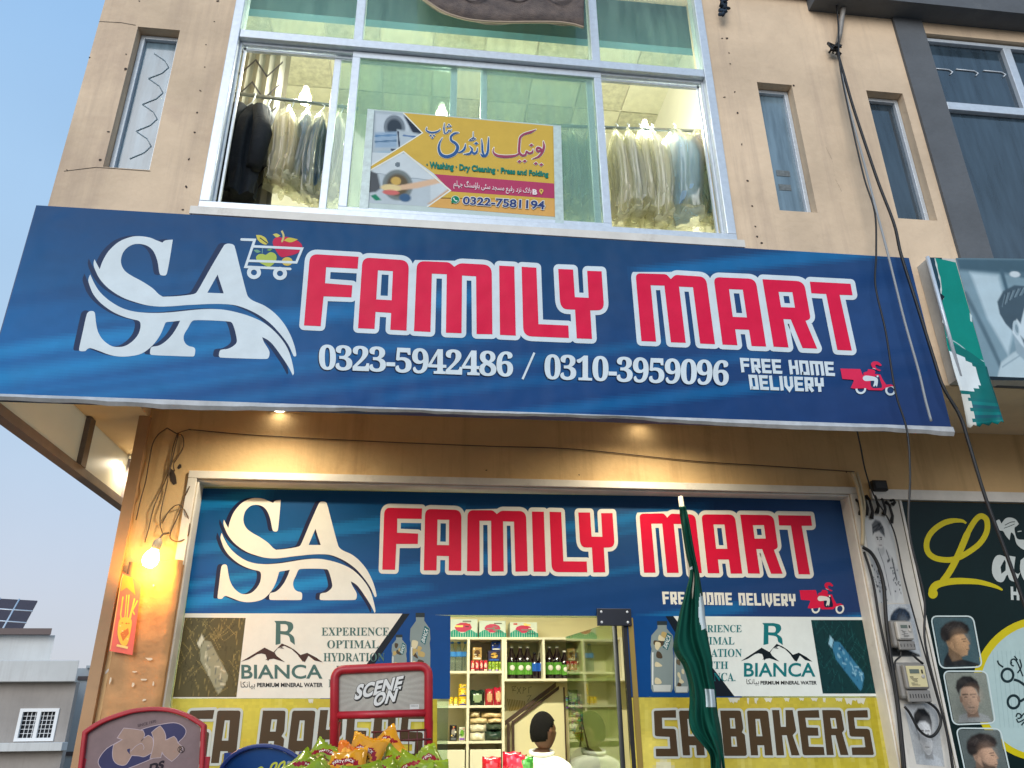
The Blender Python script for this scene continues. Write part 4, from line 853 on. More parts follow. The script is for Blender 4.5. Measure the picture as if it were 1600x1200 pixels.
a2.poly([(.0, .34), (.12, .42), (.16, .7), (.1, .78), (0, .8)], (84, 88, 92), .03); a2.poly([(.45, .6), (.9, .42), (.95, .5), (.6, .66), (.3, .74), (.2, .68)], (222, 186, 152), .03); a2.ell(.28, .68, .12, .07, (228, 206, 150), .3); a2.ell(.28, .77, .1, .05, (206, 110, 104), .3); a2.ell(.45, .86, .07, .08, (60, 96, 130), .4); a2.poly([(.04, .86), (.1, .82), (.17, .93), (.1, .95)], (20, 130, 96), .02); a2.poly([(.72, .95), (1, .6), (1, .9), (.85, 1)], (206, 162, 120), .03)
lp.image(a1.a, zP([(130, 188), (500, 218), (120, 590), (500, 600)])); lp.image(a2.a, zP([(110, 480), (690, 500), (105, 830), (690, 866)]))
lp.poly(zP([(355, 206), (1398, 298), (1410, 928), (520, 858), (683, 745), (575, 632), (358, 475), (125, 610), (130, 570), (490, 345)]), (214, 178, 74)); lp.lift(.0002)
lp.poly(zP([(600, 800), (1408, 812), (1410, 928), (520, 858), (610, 795)]), (222, 170, 92)); lp.poly(zP([(572, 631), (1404, 697), (1407, 801), (690, 752), (683, 745)]), (182, 62, 100)); lp.lift(.0002)
lp.stroke(zP([(355, 206), (490, 345), (128, 575)]), 1.8, (232, 234, 220)); lp.stroke(zP([(125, 606), (358, 475), (683, 745), (520, 860)]), 2.2, (232, 234, 220))
def pen(pts, ws, c, halo, sm=4):
    P = smooth(Zm(660, 180, 7.619)(pts), sm, False); n = len(pts); w = []
    for k in range(len(P)): f = k / sm; i = min(n - 2, int(f)); w.append((ws[i] + (ws[i + 1] - ws[i]) * (f - i)) / 7.619)
    return P, w, c, halo
MAU, BLU, HAL = (158, 66, 98), (44, 92, 150), (232, 232, 214)
strokes = [pen([(1440, 310), (1448, 370), (1430, 430), (1385, 490), (1305, 522)], [8, 26, 30, 24, 4], MAU, 1), pen([(1425, 400), (1385, 430), (1360, 410), (1375, 385), (1410, 395)], [22, 26, 26, 24, 20], MAU, 1),
           pen([(1318, 405), (1308, 440), (1270, 452), (1240, 430), (1228, 468), (1190, 478), (1160, 455), (1150, 420), (1155, 330), (1165, 265), (1210, 225), (1290, 200), (1352, 170)], [6, 22, 22, 16, 24, 26, 26, 28, 26, 24, 22, 26, 5], MAU, 1),
           pen([(1160, 440), (1120, 475), (1040, 490), (950, 490), (880, 475), (842, 435), (850, 385)], [10, 20, 30, 32, 28, 16, 4], MAU, 1),
           pen([(788, 262), (784, 350), (778, 430), (755, 478), (715, 482), (690, 455)], [8, 22, 26, 28, 26, 6], BLU, 1), pen([(705, 285), (712, 360), (716, 430), (735, 478)], [8, 22, 26, 20], BLU, 1),
           pen([(655, 385), (648, 435), (615, 456), (585, 430), (570, 452), (540, 462), (490, 462)], [5, 22, 26, 20, 24, 22, 4], BLU, 1), pen([(560, 365), (590, 400), (585, 440)], [6, 22, 22], BLU, 1),
           pen([(605, 200), (600, 290), (560, 298), (600, 270), (632, 280), (600, 300)], [4, 10, 8, 8, 8, 6], BLU, 1), pen([(512, 340), (505, 390), (470, 432), (412, 442)], [6, 24, 24, 4], BLU, 1),
           pen([(432, 208), (385, 215), (342, 250), (345, 300), (395, 335), (420, 385), (385, 455), (300, 492), (225, 470), (195, 400), (205, 330), (238, 268)], [8, 22, 24, 26, 30, 36, 36, 36, 34, 28, 18, 4], BLU, 1),
           pen([(262, 95), (256, 160), (262, 215)], [6, 18, 14], BLU, 1), pen([(345, 165), (335, 190), (312, 180), (300, 205), (262, 218)], [5, 12, 12, 14, 8], BLU, 1),
           pen([(52, 145), (46, 178), (90, 204), (150, 204), (195, 185), (212, 165)], [6, 14, 20, 20, 14, 4], BLU, 1)]
dots = [(1350, 575, MAU), (1415, 588, MAU), (1155, 550, MAU), (1218, 546, MAU), (1297, 356, MAU), (640, 335, BLU), (300, 135, BLU), (332, 130, BLU), (316, 112, BLU), (98, 240, BLU), (136, 241, BLU), (118, 268, BLU)]
def dot(x, y, g, c): k = 24 if y > 300 else 14; k += g; lp.poly(Zm(660, 180, 7.619)([(x - k, y), (x + 2, y - k * .8), (x + k, y), (x - 2, y + k * .8)]), c)
for P, w, c, h in strokes: lp.stroke(P, [v + 2.0 for v in w], HAL, round_=True)
for x, y, c in dots: dot(x, y, 9, HAL)
lp.lift(.0003)
for P, w, c, h in strokes: lp.stroke(P, w, c)
for x, y, c in dots: dot(x, y, 0, c)
lp.text('· Washing · Dry Cleaning · Press and Folding', zP([(517, 540), (1366, 612), (515, 602), (1364, 660)]), (0, 124, 108), .045)
lp.text(shape('بلاک نزد رفیع مسجد سٹی ہاؤسنگ جہلم'), zP([(705, 668), (1246, 722), (705, 735), (1246, 782)]), (240, 226, 224), .008); lp.text('B', zP([(1254, 735), (1286, 738), (1254, 773), (1286, 776)]), (240, 226, 224), .05)
px_, py_ = zP([(1315, 752)])[0]; lp.ell(px_, py_ - 1, 3.2, 3.2, (222, 190, 90)); lp.poly([(px_ - 3, py_), (px_ + 3, py_), (px_, py_ + 5)], (222, 190, 90)); lp.ell(px_, py_ - 1, 1.2, 1.2, (120, 40, 60))
wx, wy = zP([(718, 808)])[0]; lp.ell(wx, wy, 6.8, 6.2, (220, 230, 220)); lp.ell(wx, wy, 6.1, 5.6, (0, 128, 92)); lp.poly([(wx - 6, wy + 2), (wx - 2, wy + 5), (wx - 6.5, wy + 6)], (0, 128, 92)); lp.stroke([(wx - 2.6, wy - 2.6), (wx - 1.6, wy + .4), (wx + .6, wy + 2), (wx + 3, wy + 2.4)], [2, 1.2, 1.2, 2], (236, 240, 236))
q = zP([(772, 786), (1340, 818), (768, 842), (1338, 880)]); lp.halo('0322-7581194', q, (224, 226, 214), .07, grow=1.0); lp.text('0322-7581194', q, (46, 64, 120), .03)
lp.build('printed_sheet', M_PAPER, poster, recalc=False)
M_TAPE = mat('packing_tape', (196, 214, 210), .25, noise=.2, nscale=30)
for a, b, c, d in (((108, 178), (155, 182), (50, 868), (112, 872)), ((1398, 292), (1452, 296), (1412, 974), (1472, 979))):
    A_, B_, C_, D_ = (at(*zP([p])[0], U + .0045) for p in (a, b, c, d)); MB().quad(A_, B_, D_, C_).build('clear_tape', M_TAPE, poster)
# ------------------------------------------------------------------ pillar: cardboard cover, red food poster
M_CARD = mat('brown_cardboard', (186, 140, 92), 0.75, noise=0.2, nscale=4, bump=0.5, bscale=9, dirt=(206, 176, 138))
YC = W - .055
A_ = at(203, 877, YC); B_ = at(270, 888, YC)
cd = thing('cardboard_cover', 'brown cardboard sheet wrapped round the corner pillar under the warm bulb', 'cover', (A_.x + .1, YC, 0.3))
g = MB(); nx, nz = 14, 40; zt, zb = A_.z, 0.3; x0, x1 = A_.x - .01, at(247, 1095, YC).x + .01; vs = []
for j in range(nz + 1):
    for i in range(nx + 1):
        f = i / nx; r_ = .018 * (1 - min(1, f / .08)) ** 2 + .018 * (1 - min(1, (1 - f) / .08)) ** 2
        vs.append((x0 + (x1 - x0) * f, YC + r_ + .006 * math.sin(j * .9 + i * .5) * math.sin(i * .7) + .004 * math.sin(j * 2.3), zb + (zt - zb) * j / nz - .012 * math.sin(f * 5) * (j == nz)))
g.add(vs, [(j * (nx + 1) + i, j * (nx + 1) + i + 1, (j + 1) * (nx + 1) + i + 1, (j + 1) * (nx + 1) + i) for j in range(nz) for i in range(nx)], 0, True)
for a, b in (((x0, YC + .018), (x0, W - .001)), ((x1, YC + .018), (x1, W - .001))): g.quad((a[0], a[1], zb), (b[0], b[1], zb), (b[0], b[1], zt - .01), (a[0], a[1], zt - .01))
g.quad((x0, YC + .018, zt - .012), (x1, YC + .018, zt - .012), (x1, W - .001, zt - .012), (x0, W - .001, zt - .012)); g.build('sheet', M_CARD, cd)
tr_ = MB()
for px, py, w_, h_ in ((210, 1050, .03, .012), (232, 1030, .05, .02), (224, 1062, .04, .012), (207, 1070, .02, .03), (240, 1068, .012, .03), (225, 1094, .03, .016), (172, 1064, .012, .05), (240, 915, .012, .02)):
    p = at(px, py, YC - .011); w_ *= .5; h_ *= .5; vs = [(p.x + random.uniform(-1, 1) * w_ * .5 + w_ * .7 * math.cos(k), YC - .0115, p.z + h_ * .8 * math.sin(k)) for k in (0, .9, 2, 3, 4, 5.2)]
    tr_.add(vs, [tuple(range(6))])
tr_.build('torn_paper', mat('torn_white_paper', (214, 200, 176), .9), cd)
rp = thing('food_poster', 'red and yellow fries poster curling on the corner pillar beside the bulb', 'poster', tuple(at(190, 960, YC - .03)))
rpp = Print(YC - .03, base=0.0); q3 = Zm(0, 840, 3.3333); rpp.poly(q3([(636, 180), (690, 206), (737, 242), (690, 612), (568, 590)]), (226, 110, 96))
rpp.lift(.0003); rpp.poly(q3([(640, 190), (690, 210), (706, 300), (660, 260), (628, 280)]), (236, 150, 70)); rpp.stroke(q3([(574, 584), (632, 215), (642, 192)]), 1.2, (232, 190, 120))
for pts, w in (([(640, 310), (628, 400), (634, 440)], 2.2), ([(672, 300), (660, 430)], 2), ([(700, 320), (676, 430)], 2.4), ([(660, 300), (650, 420)], 1.6), ([(690, 360), (668, 440)], 2), ([(715, 330), (690, 380), (700, 400)], 2.2)): rpp.stroke(q3(pts), w, (240, 196, 80), round_=True)
rpp.poly(smooth(q3([(622, 430), (650, 415), (685, 430), (678, 500), (660, 560), (630, 555), (612, 500)])), (238, 190, 76)); rpp.poly(q3([(626, 500), (668, 470), (672, 500), (640, 540)]), (214, 120, 60)); rpp.poly(q3([(610, 555), (668, 568), (664, 580), (606, 566)]), (240, 210, 130))
for k in range(10): x = 620 + random.random() * 60; y = 440 + random.random() * 90; rpp.ell(*q3([(x, y)])[0], 1.6, 1.1, random.choice([(214, 110, 50), (246, 220, 130), (226, 140, 60)]))
rpp.build('printed_sheet', M_PAPER, rp, recalc=False)
# ------------------------------------------------------------------ thin wires on the wall
M_WIRE = mat('thin_wire', (92, 74, 56), 0.6); M_BLACK = mat('black_cable', (16, 17, 19), 0.5); M_GREYC = mat('grey_cable', (150, 154, 156), 0.5); M_PIPE = mat('cream_conduit', (196, 182, 150), 0.5, noise=.15, nscale=8)
def wire(name, label, cat, pts, Y, r, m, z=None, group=None, sub=6, dy=0.0):
    P = [Vector(p) for p in (z(pts) if z else pts)]; P = smooth([tuple(p[:2]) for p in P], sub, False); n = len(P)
    o = MB().tube([at(p[0], p[1], (Y if not callable(Y) else Y(i / (n - 1))) - dy * math.sin(i * .8)) for i, p in enumerate(P)], r, 6).build(name, m); return tag(o, label, cat, group)
z4 = Zm(0, 600, 4)
wire('wall_wire', 'long thin brown wire strung across the tan wall above the shopfront', 'wire', [(295, 671), (400, 680), (590, 690), (760, 697), (900, 702), (1080, 720), (1200, 728), (1335, 737)], W - .012, .0035, M_WIRE)
for nm, pts in (('thin wire running down the left edge of the corner pillar', [(1045, 275), (985, 320), (950, 390), (912, 600), (880, 720), (850, 850)]), ('thin wire hanging from the knot and ending left of the bulb', [(1110, 305), (1080, 400), (1050, 560), (965, 760), (930, 900), (905, 990)]),
                ('thin wire feeding the warm bulb from the wire knot', [(1115, 310), (1065, 520), (1040, 640), (1005, 800), (1002, 880), (1015, 930)]), ('loose loop of thin wire beside the white surround', [(1185, 640), (1150, 720), (1110, 830), (1062, 950), (1110, 985), (1170, 955), (1186, 880), (1160, 800), (1115, 755), (1060, 790), (1012, 870)]),
                ('short bent thin wire hanging beside the wire knot', [(1045, 275), (1095, 305), (1140, 325), (1146, 390), (1110, 460), (1085, 500), (1090, 545)]), ('short thin wire joining the wire knot to the long wall wire', [(1110, 308), (1135, 298), (1182, 284)])):
    wire('wall_wire', nm, 'wire', pts, W - .02, .0035, M_WIRE, z4, 'thin wires on the corner pillar', dy=.006)
# ------------------------------------------------------------------ cables from the bracket across the fascia
YB_ = lambda f: U - .06 - .13 * min(1, f * 2.2)
wire('overhead_cable', 'thick black cable falling from the bracket past the fascia right edge', 'cable', [(1308, 80), (1318, 115), (1333, 167), (1352, 225), (1373, 287), (1397, 350), (1408, 398), (1432, 474), (1459, 560), (1474, 605), (1500, 650), (1513, 690), (1540, 778), (1573, 867), (1600, 942), (1640, 1050)], YB_, .0095, M_BLACK, group='cables over the fascia')
wire('overhead_cable', 'thin black cable crossing the delivery scooter and dropping to the meters', 'cable', [(1306, 0), (1310, 40), (1312, 100), (1327, 177), (1350, 277), (1367, 333), (1369, 398), (1368, 447), (1384, 519), (1399, 612), (1417, 672), (1422, 740), (1421, 832), (1444, 932), (1446, 1008), (1479, 1143), (1494, 1230)], YB_, .0055, M_BLACK, group='cables over the fascia')
wire('overhead_cable', 'pale grey cable hanging against the right end of the fascia', 'cable', [(1312, 95), (1322, 150), (1347, 243), (1367, 320), (1384, 384), (1398, 440), (1414, 504), (1436, 582), (1446, 625), (1455, 658)], YB_, .007, M_GREYC, group='cables over the fascia')
wire('overhead_cable', 'short thin black cable dropping from the fascia bottom to the pier', 'cable', [(1338, 668), (1345, 700), (1352, 735), (1366, 775), (1396, 828), (1413, 905), (1437, 993), (1463, 1085), (1478, 1140), (1492, 1230)], lambda f: S + (W - .05 - S) * min(1, .3 + f * 2), .005, M_BLACK, group='cables over the fascia')
br = thing('cable_bracket', 'weathered steel pipe bracket with taped cable knot high on the wall', 'bracket', tuple(at(1304, 75, U)))
br_p = [at(1322, -30, U - .05), at(1318, 10, U - .05), at(1312, 55, U - .04), at(1307, 74, U - .005)]
MB().tube(br_p, [.018, .018, .016, .016], 10).build('pipe', mat('galvanised_pipe', (156, 152, 146), .6, metal=.3, noise=.3, nscale=14), br)
kn = MB(); c0 = at(1303, 74, U - .05); rr = random.Random(9)
for k in range(7): kn.tube([c0 + Vector((rr.uniform(-.045, .05), rr.uniform(-.02, .03), rr.uniform(-.05, .05))) for _ in range(5)], .007, 6)
kn.build('cable_knot', M_BLACK, br)
kt = MB()
for k in range(6): kt.tube([at(1130 + rr.uniform(-7, 7), -8 + k * 6, U - .05 - rr.uniform(0, .03)), at(1131 + rr.uniform(-8, 8), -2 + k * 5, U - .07), at(1130 + rr.uniform(-6, 6), 2 + k * 3.4, U - .05)], .014, 6)
tag(kt.build('knotted_rag', mat('dark_blue_rag', (40, 58, 76), .9, noise=.4, nscale=40)), 'small dark blue knotted rag hanging from the ledge right of the window', 'rag')
# brown rug hanging over the top of the window
edge = [(655, -6), (690, 17), (720, 28), (750, 33), (790, 35), (830, 34.5), (870, 35), (895, 38), (912, 43)]
E_ = smooth(edge, 5, False); n = len(E_); rug = thing('hanging_rug', 'faded brown rug with scroll pattern hanging over the top of the window', 'rug', tuple(at(800, 20, U - .12)))
g = MB(); H_ = 10; top_z = at(800, -120, U - .12).z; vs = []
for i, p in enumerate(E_):
    b = at(p.x, p.y, U - .12); tx = at(p.x + (-12 if p.x < 700 else 0), -120, U - .12).x
    for j in range(H_ + 1): f = j / H_; vs.append((b.x + (tx - b.x) * f, b.y + .012 * math.sin(i * .45) * (1 - f), b.z + (top_z - b.z) * f))
g.add(vs, [(i * (H_ + 1) + j, (i + 1) * (H_ + 1) + j, (i + 1) * (H_ + 1) + j + 1, i * (H_ + 1) + j + 1) for i in range(n - 1) for j in range(H_)], 0, True)
rg = g.build('cloth', mat('rug_pile', (128, 114, 106), .95, noise=.3, nscale=12, bump=.8, bscale=160, c2=(92, 84, 82)), rug); rg.modifiers.new('thick', 'SOLIDIFY').thickness = .012
bd = MB().tube([at(p.x, p.y, U - .126) for p in E_], .009, 6); bd.build('edge_binding', mat('rug_binding', (178, 160, 138), .9), rug)
rs = MB()
for cx in (735, 808, 872):
    for k in range(2): rs.tube([at(cx - 22 + k * 4 + t * 4.4, -8 + (6 + k * 3) * math.sin(t / 10 * math.pi), U - .136) for t in range(11)], .004, 5)
rs.build('scroll_pattern', mat('rug_scroll', (156, 146, 140), .95), rug)
# ------------------------------------------------------------------ torn teal barber banner on the right
tb_ = thing('barber_banner', 'torn teal barber banner with a bearded man portrait at far right', 'sign', tuple(at(1540, 500, S)))
bx = [at(*p, S) for p in ((1448, 402), (1477, 527))]; zb = at(1575, 592, S).z; zt = at(1448, 402, S).z
MB().prism([(2.915, zt), (5.4, zt + .03), (5.4, zb), (2.925, zb)], S + .002, U - .003).build('board', mat('banner_board', (196, 196, 190), .6, noise=.2), tb_)
MB().tube([(2.908, S - .004, zt), (2.915, S - .004, zb)], .012, 6).build('board_edge', M_ALU, tb_)
zT = Zm(1400, 380, 3); bp2 = Print(S, base=.0005)
pm = Paint(150, 136, (128, 156, 168)); pm.poly([(0, 0), (1, 0), (1, .16), (0, .10)], (70, 98, 112), .04); pm.poly([(.10, .12), (.36, .14), (.40, .62), (.30, .8), (.16, .5)], (186, 208, 216), .04); pm.line([(.40, .1), (.45, .55)], .035, (74, 102, 116), .02); pm.line([(.5, .12), (1, .2)], .05, (84, 112, 126), .02); pm.line([(.55, .3), (1, .33)], .03, (204, 220, 226), .02); pm.line([(.0, .3), (.2, .95)], .05, (90, 116, 128), .03); pm.ell(.52, .13, .05, .025, (206, 218, 222), .4)
# man's head turned right (the picture continues past the frame edge): wide face, swept light-brown hair, ear, beard
pm.poly([(.20, .86), (.36, .78), (.47, .74), (.62, .84), (.8, .92), (.8, 1), (.1, 1)], (186, 206, 212), .02); pm.poly([(.40, .60), (.52, .68), (.60, .80), (.52, .88), (.40, .78)], (150, 172, 182), .02)
pm.poly([(.36, .50), (.38, .40), (.46, .34), (.66, .32), (.84, .36), (.90, .5), (.93, .60), (.90, .66), (.90, .78), (.82, .88), (.68, .88), (.56, .80), (.46, .70), (.40, .62)], (204, 220, 226), .015)
pm.poly([(.30, .46), (.30, .36), (.38, .27), (.50, .22), (.66, .23), (.80, .28), (.84, .36), (.74, .35), (.64, .37), (.57, .40), (.53, .48), (.50, .54), (.47, .50), (.42, .54), (.40, .60), (.34, .54)], (70, 90, 102), .015)
for k in range(26):
    x = .34 + .018 * k; pm.line([(x, .40 - .10 * math.sin(k * .12)), (x + .05, .30 - .06 * math.sin(k * .12))], .008, [(120, 144, 156), (48, 66, 78), (150, 172, 182)][k % 3], .008, .7)
pm.ell(.445, .575, .032, .062, (178, 198, 206), .15); pm.ell(.45, .58, .016, .036, (130, 152, 162), .3)
pm.poly([(.48, .64), (.55, .70), (.64, .74), (.74, .73), (.84, .72), (.90, .76), (.86, .86), (.74, .90), (.62, .86), (.52, .76)], (82, 102, 114), .02); pm.poly([(.70, .76), (.83, .755), (.82, .785), (.72, .79)], (150, 140, 146), .01)
pm.line([(.62, .47), (.78, .455)], .022, (58, 78, 90), .012); pm.line([(.66, .515), (.76, .515)], .014, (50, 66, 78), .01); pm.line([(.84, .46), (.92, .47)], .02, (58, 78, 90), .012); pm.line([(.80, .5), (.84, .62), (.80, .65)], .012, (156, 178, 188), .012); pm.line([(.2, .9), (.44, .80)], .012, (150, 172, 182), .01)
bp2.image(pm.a, ((1493, 403), (1664, 405), (1545, 592), (1672, 594)))
bp2.poly(zT([(145, 66), (215, 68), (245, 360), (270, 500), (235, 430)]), (34, 66, 82)); bp2.poly(zT([(182, 68), (280, 90), (412, 552), (440, 632), (280, 632), (240, 480), (215, 330), (218, 262), (205, 170)]), (0, 138, 124)); bp2.lift(.0003)
bp2.stroke(smooth(zT([(182, 70), (196, 130), (210, 190), (212, 240), (222, 262)]), 4, False), [1.4, 1.6, 3, 1.8] * 4 + [1.5], (206, 214, 210)); bp2.poly(zT([(210, 235), (228, 250), (215, 272), (206, 262)]), (16, 34, 44)); bp2.poly(zT([(216, 322), (228, 350), (224, 380), (217, 370)]), (206, 214, 212)); bp2.poly(zT([(345, 325), (356, 340), (357, 370), (348, 365)]), (196, 214, 214))
bp2.stroke(smooth(zT([(237, 440), (300, 478), (360, 530), (412, 554)]), 4, False), 1.6, (170, 204, 204)); bp2.poly(smooth(zT([(243, 460, 1), (330, 500), (410, 556, 1), (430, 632, 1), (290, 632, 1)])), (4, 112, 106))
bp2.poly([(1546, 588), (1600, 590), (1660, 592), (1660, 595), (1548, 594)], (20, 36, 44)); _e = at(1664, 405, S).x; bp2.quad((_e, S - .0006, zt - .01), (5.38, S - .0006, zt + .02), (5.38, S - .0006, zb + .02), (_e, S - .0006, zb + .02), 0, lin((126, 154, 166))); bp2.build('printed_face', M_FLEX, tb_, recalc=False)
fl = MB(); L_ = zT([(248, 505), (272, 600), (300, 690), (318, 770), (335, 862)]); R_ = zT([(425, 580), (438, 632), (462, 705), (486, 780), (506, 840)]); LL = smooth(L_, 5, False); RR = smooth(R_, 5, False); nc = 12; vs = []
for j, (a, b) in enumerate(zip(LL, RR)):
    for i in range(nc + 1):
        f = i / nc; p = a * (1 - f) + b * f; vs.append(at(p.x, p.y + (2.5 * math.sin(i * 2.1) if j == len(LL) - 1 else 0), S - .003 - .02 * (j / len(LL)) * (1 + math.sin(f * 7 + j * .3))))
fcs = [(j * (nc + 1) + i, j * (nc + 1) + i + 1, (j + 1) * (nc + 1) + i + 1, (j + 1) * (nc + 1) + i) for j in range(len(LL) - 1) for i in range(nc)]
def flap_c(j, i):
    f = i / nc; t = j / (len(LL) - 1)
    if t < .52 and (f - .1) ** 2 / .32 + (t - .22) ** 2 / .07 < 1: return lin((222, 230, 230))
    if f < .18 + .06 * math.sin(j * 2) and t > .5: return lin((206, 206, 196))
    return lin([(4, 104, 104), (10, 122, 120), (24, 92, 104)][(i * 3 + j) % 3]) if t > .55 else lin((4, 108, 104))
b0 = len(fl.v); fl.v += [tuple(v) for v in vs]
for k, fc in enumerate(fcs): fl.f.append(list(fc)); fl.m.append(0); fl.sm.append(True); fl.c.append(flap_c(k // nc, k % nc))
fl.build('torn_flap', M_FLEX, tb_).modifiers.new('thick', 'SOLIDIFY').thickness = .002
# ------------------------------------------------------------------ barber shopfront sign
def portrait(p, kind, hairc, skin, bg_, bw=False):
    a = Paint(44, 52, bg_); r = random.Random(kind)
    sh = tuple(int(v * .72) for v in skin)
    if kind in (1, 3):                                                   # profile to the right
        a.poly([(.22, .72), (.52, .70), (.56, .86), (.95, .96), (.95, 1), (.05, 1), (.1, .86)], (30, 34, 36), .03); a.poly([(.28, .55), (.56, .62), (.56, .86), (.3, .9), (.24, .76)], sh, .04)
        a.poly([(.22, .36), (.5, .30), (.72, .34), (.78, .44), (.83, .54), (.78, .57), (.79, .64), (.74, .70), (.72, .77), (.58, .80), (.4, .70), (.26, .58)], skin, .03); a.poly([(.22, .36), (.45, .34), (.5, .5), (.46, .66), (.34, .62), (.24, .54)], sh, .08, .6)
        a.poly([(.12, .34), (.16, .22), (.30, .12), (.5, .06), (.72, .08), (.86, .16), (.88, .26), (.80, .33), (.66, .34), (.5, .36), (.40, .40), (.34, .46), (.2, .5), (.13, .44)], hairc, .05)
        for k in range(22): x = r.uniform(.18, .8); a.line([(x, r.uniform(.1, .3)), (x + .1, r.uniform(.08, .3))], .014, tuple(int(v * 1.7) + 8 for v in hairc), .02, .45)
        a.ell(.37, .57, .045, .07, skin, .2); a.line([(.64, .45), (.74, .44)], .022, hairc, .02); a.line([(.67, .49), (.73, .495)], .018, (40, 34, 30), .02); a.line([(.71, .66), (.77, .66)], .016, tuple(int(v * .6) for v in skin), .02); a.line([(.76, .5), (.82, .55)], .01, sh, .02)
        if kind == 3: a.poly([(.42, .60), (.56, .68), (.72, .70), (.72, .80), (.56, .84), (.42, .74)], hairc, .05, .85)
    else:                                                                # facing
        a.poly([(.1, 1), (.16, .86), (.38, .80), (.64, .80), (.88, .88), (.95, 1)], (150, 154, 152) if not bw else (190, 196, 200), .03); a.poly([(.38, .66), (.64, .66), (.66, .9), (.36, .9)], sh, .04); a.ell(.5, .52, .215, .31, skin, .06); a.ell(.28, .53, .035, .07, sh, .2); a.ell(.72, .53, .035, .07, sh, .2); a.ell(.38, .56, .1, .22, sh, .8, .45)
        a.poly([(.25, .46), (.2, .3), (.26, .16), (.42, .07), (.62, .07), (.76, .17), (.79, .3), (.74, .46), (.70, .33), (.58, .28), (.40, .29), (.3, .34)], hairc, .04)
        for x in (.41, .6): a.line([(x - .07, .44), (x + .06, .435)], .026, hairc, .02); a.ell(x, .49, .035, .016, (40, 34, 32), .4)
        a.line([(.505, .5), (.52, .60), (.48, .61)], .012, sh, .02); a.line([(.43, .70), (.57, .70)], .02, tuple(int(v * .6) for v in skin), .02); a.ell(.5, .78, .12, .03, sh, .8, .5)
        for k in range(14): x = r.uniform(.28, .7); a.line([(x, r.uniform(.1, .2)), (x + .06, r.uniform(.1, .28))], .012, tuple(min(255, int(v * 1.6) + 12) for v in hairc), .02, .5)
    a.ell(.60, .44, .16, .14, tuple(min(255, int(v * 1.25)) for v in skin), 1.8, .28); a.ell(.30, .80, .22, .3, (20, 20, 22), 1.8, .35); a.ell(.5, .72, .14, .06, tuple(int(v * .55) for v in skin), 1.8, .35)
    for k in range(60): a.ell(r.random(), r.random(), r.uniform(.03, .12), r.uniform(.03, .10), r.choice([(220, 210, 196), (30, 30, 32)]), 1.8, .02)
    a.noise(.06); return a.a
bs = thing('barber_sign', 'dark green barber shop sign with yellow script letter and haircut portraits', 'sign', (3.6, W, 1.2))
MB().box(3.107, 7.0, W - .004, W + .008, .4, 2.886).build('board', mat('barber_board', (8, 32, 32), .3, noise=.25, nscale=3, spec=.2), bs)
MB().box(2.914, 7.03, W - .03, W - .0045, 2.892, 2.958).build('top_frame', M_WHITEF, bs)
MB().box(3.1075, 3.122, W - .012, W - .0045, .4, 2.89).build('side_frame', M_WHITEF, bs)
zS, zQ = Zm(1430, 790, 7.5), Zm(1310, 740, 2.608); bpz = Print(W - .005, base=.0006)
YEL = (206, 190, 18)
Lp = smooth(zS([(598, 208), (560, 182), (500, 175), (430, 178), (340, 202), (240, 265), (165, 350), (132, 450), (150, 545), (215, 605), (310, 632), (420, 635), (520, 605), (640, 535), (750, 450), (820, 350), (846, 260), (838, 170), (800, 130), (752, 128), (690, 190), (620, 310), (560, 450), (500, 590), (440, 710), (380, 810), (320, 890)]), 4, False)
Lw = [3 + min(1, i / 14) * 5.8 + (1.6 if i > 84 else 0) for i in range(105)]
bpz.stroke(Lp[:49], Lw[:49], YEL); bpz.lift(.0002); bpz.stroke(Lp[47:74], Lw[47:74], YEL); bpz.lift(.0002); bpz.stroke(Lp[72:], Lw[72:], YEL)
bpz.lift(.0002); bpz.stroke(smooth(zS([(212, 1040), (205, 985), (250, 930), (350, 900), (470, 885), (600, 885), (740, 895), (860, 922), (960, 955), (1015, 985)]), 4, False), [13, 13.5, 13, 12.6, 12.2, 12, 12, 12, 12, 11.5, 11, 10.8, 10.5, 10.4, 10.4, 10.2, 10.2, 10, 9.8, 9.6, 9.4, 9, 8.8, 8.4, 8, 7.6, 7.4, 7, 6.8, 6.4, 6, 5.4, 5, 4.4, 4, 3.6, 3], YEL, round_=True); bpz.ell(*zS([(208, 1032)])[0], 7.5, 7.8, YEL)
GW = (200, 208, 204)
bpz.poly(smooth(zS([(990, 578), (1060, 600), (1085, 585, 1), (1175, 600, 1), (1160, 760), (1200, 800), (1235, 780, 1), (1180, 885), (1110, 870), (1078, 810), (1030, 890), (960, 885), (905, 800), (905, 680), (940, 600)])), GW, [[Vector(p) for p in zS([(1045, 635), (1000, 720), (1010, 800), (1060, 760), (1062, 660)])]])
bpz.poly(smooth(zS([(1235, 640, 1), (1300, 590, 1), (1500, 600, 1), (1480, 800), (1400, 900), (1290, 890), (1230, 760)])), GW); bpz.text('H', zS([(1118, 948), (1214, 956), (1122, 1104), (1222, 1110)]), GW, .06)
bpz.poly(smooth(zS([(950, 180), (985, 165), (1010, 210, 1), (1060, 150), (1120, 140), (1180, 165), (1215, 215, 1), (1190, 240, 1), (1165, 260), (1170, 320), (1200, 390), (1280, 400, 1), (1400, 420, 1), (1400, 540, 1), (1270, 515), (1190, 450), (1160, 350), (1125, 315), (1112, 370), (1105, 405, 1), (1060, 350), (1030, 300), (985, 285), (955, 220)])), GW); bpz.stroke(smooth(zS([(1050, 230), (1120, 195), (1170, 190)]), 4, False), 1.2, (16, 40, 40)); bpz.stroke(smooth(zS([(1040, 265), (1110, 240), (1165, 215)]), 4, False), 1, (16, 40, 40)); bpz.stroke(zS([(1200, 305), (1245, 298)]), 1.6, GW)
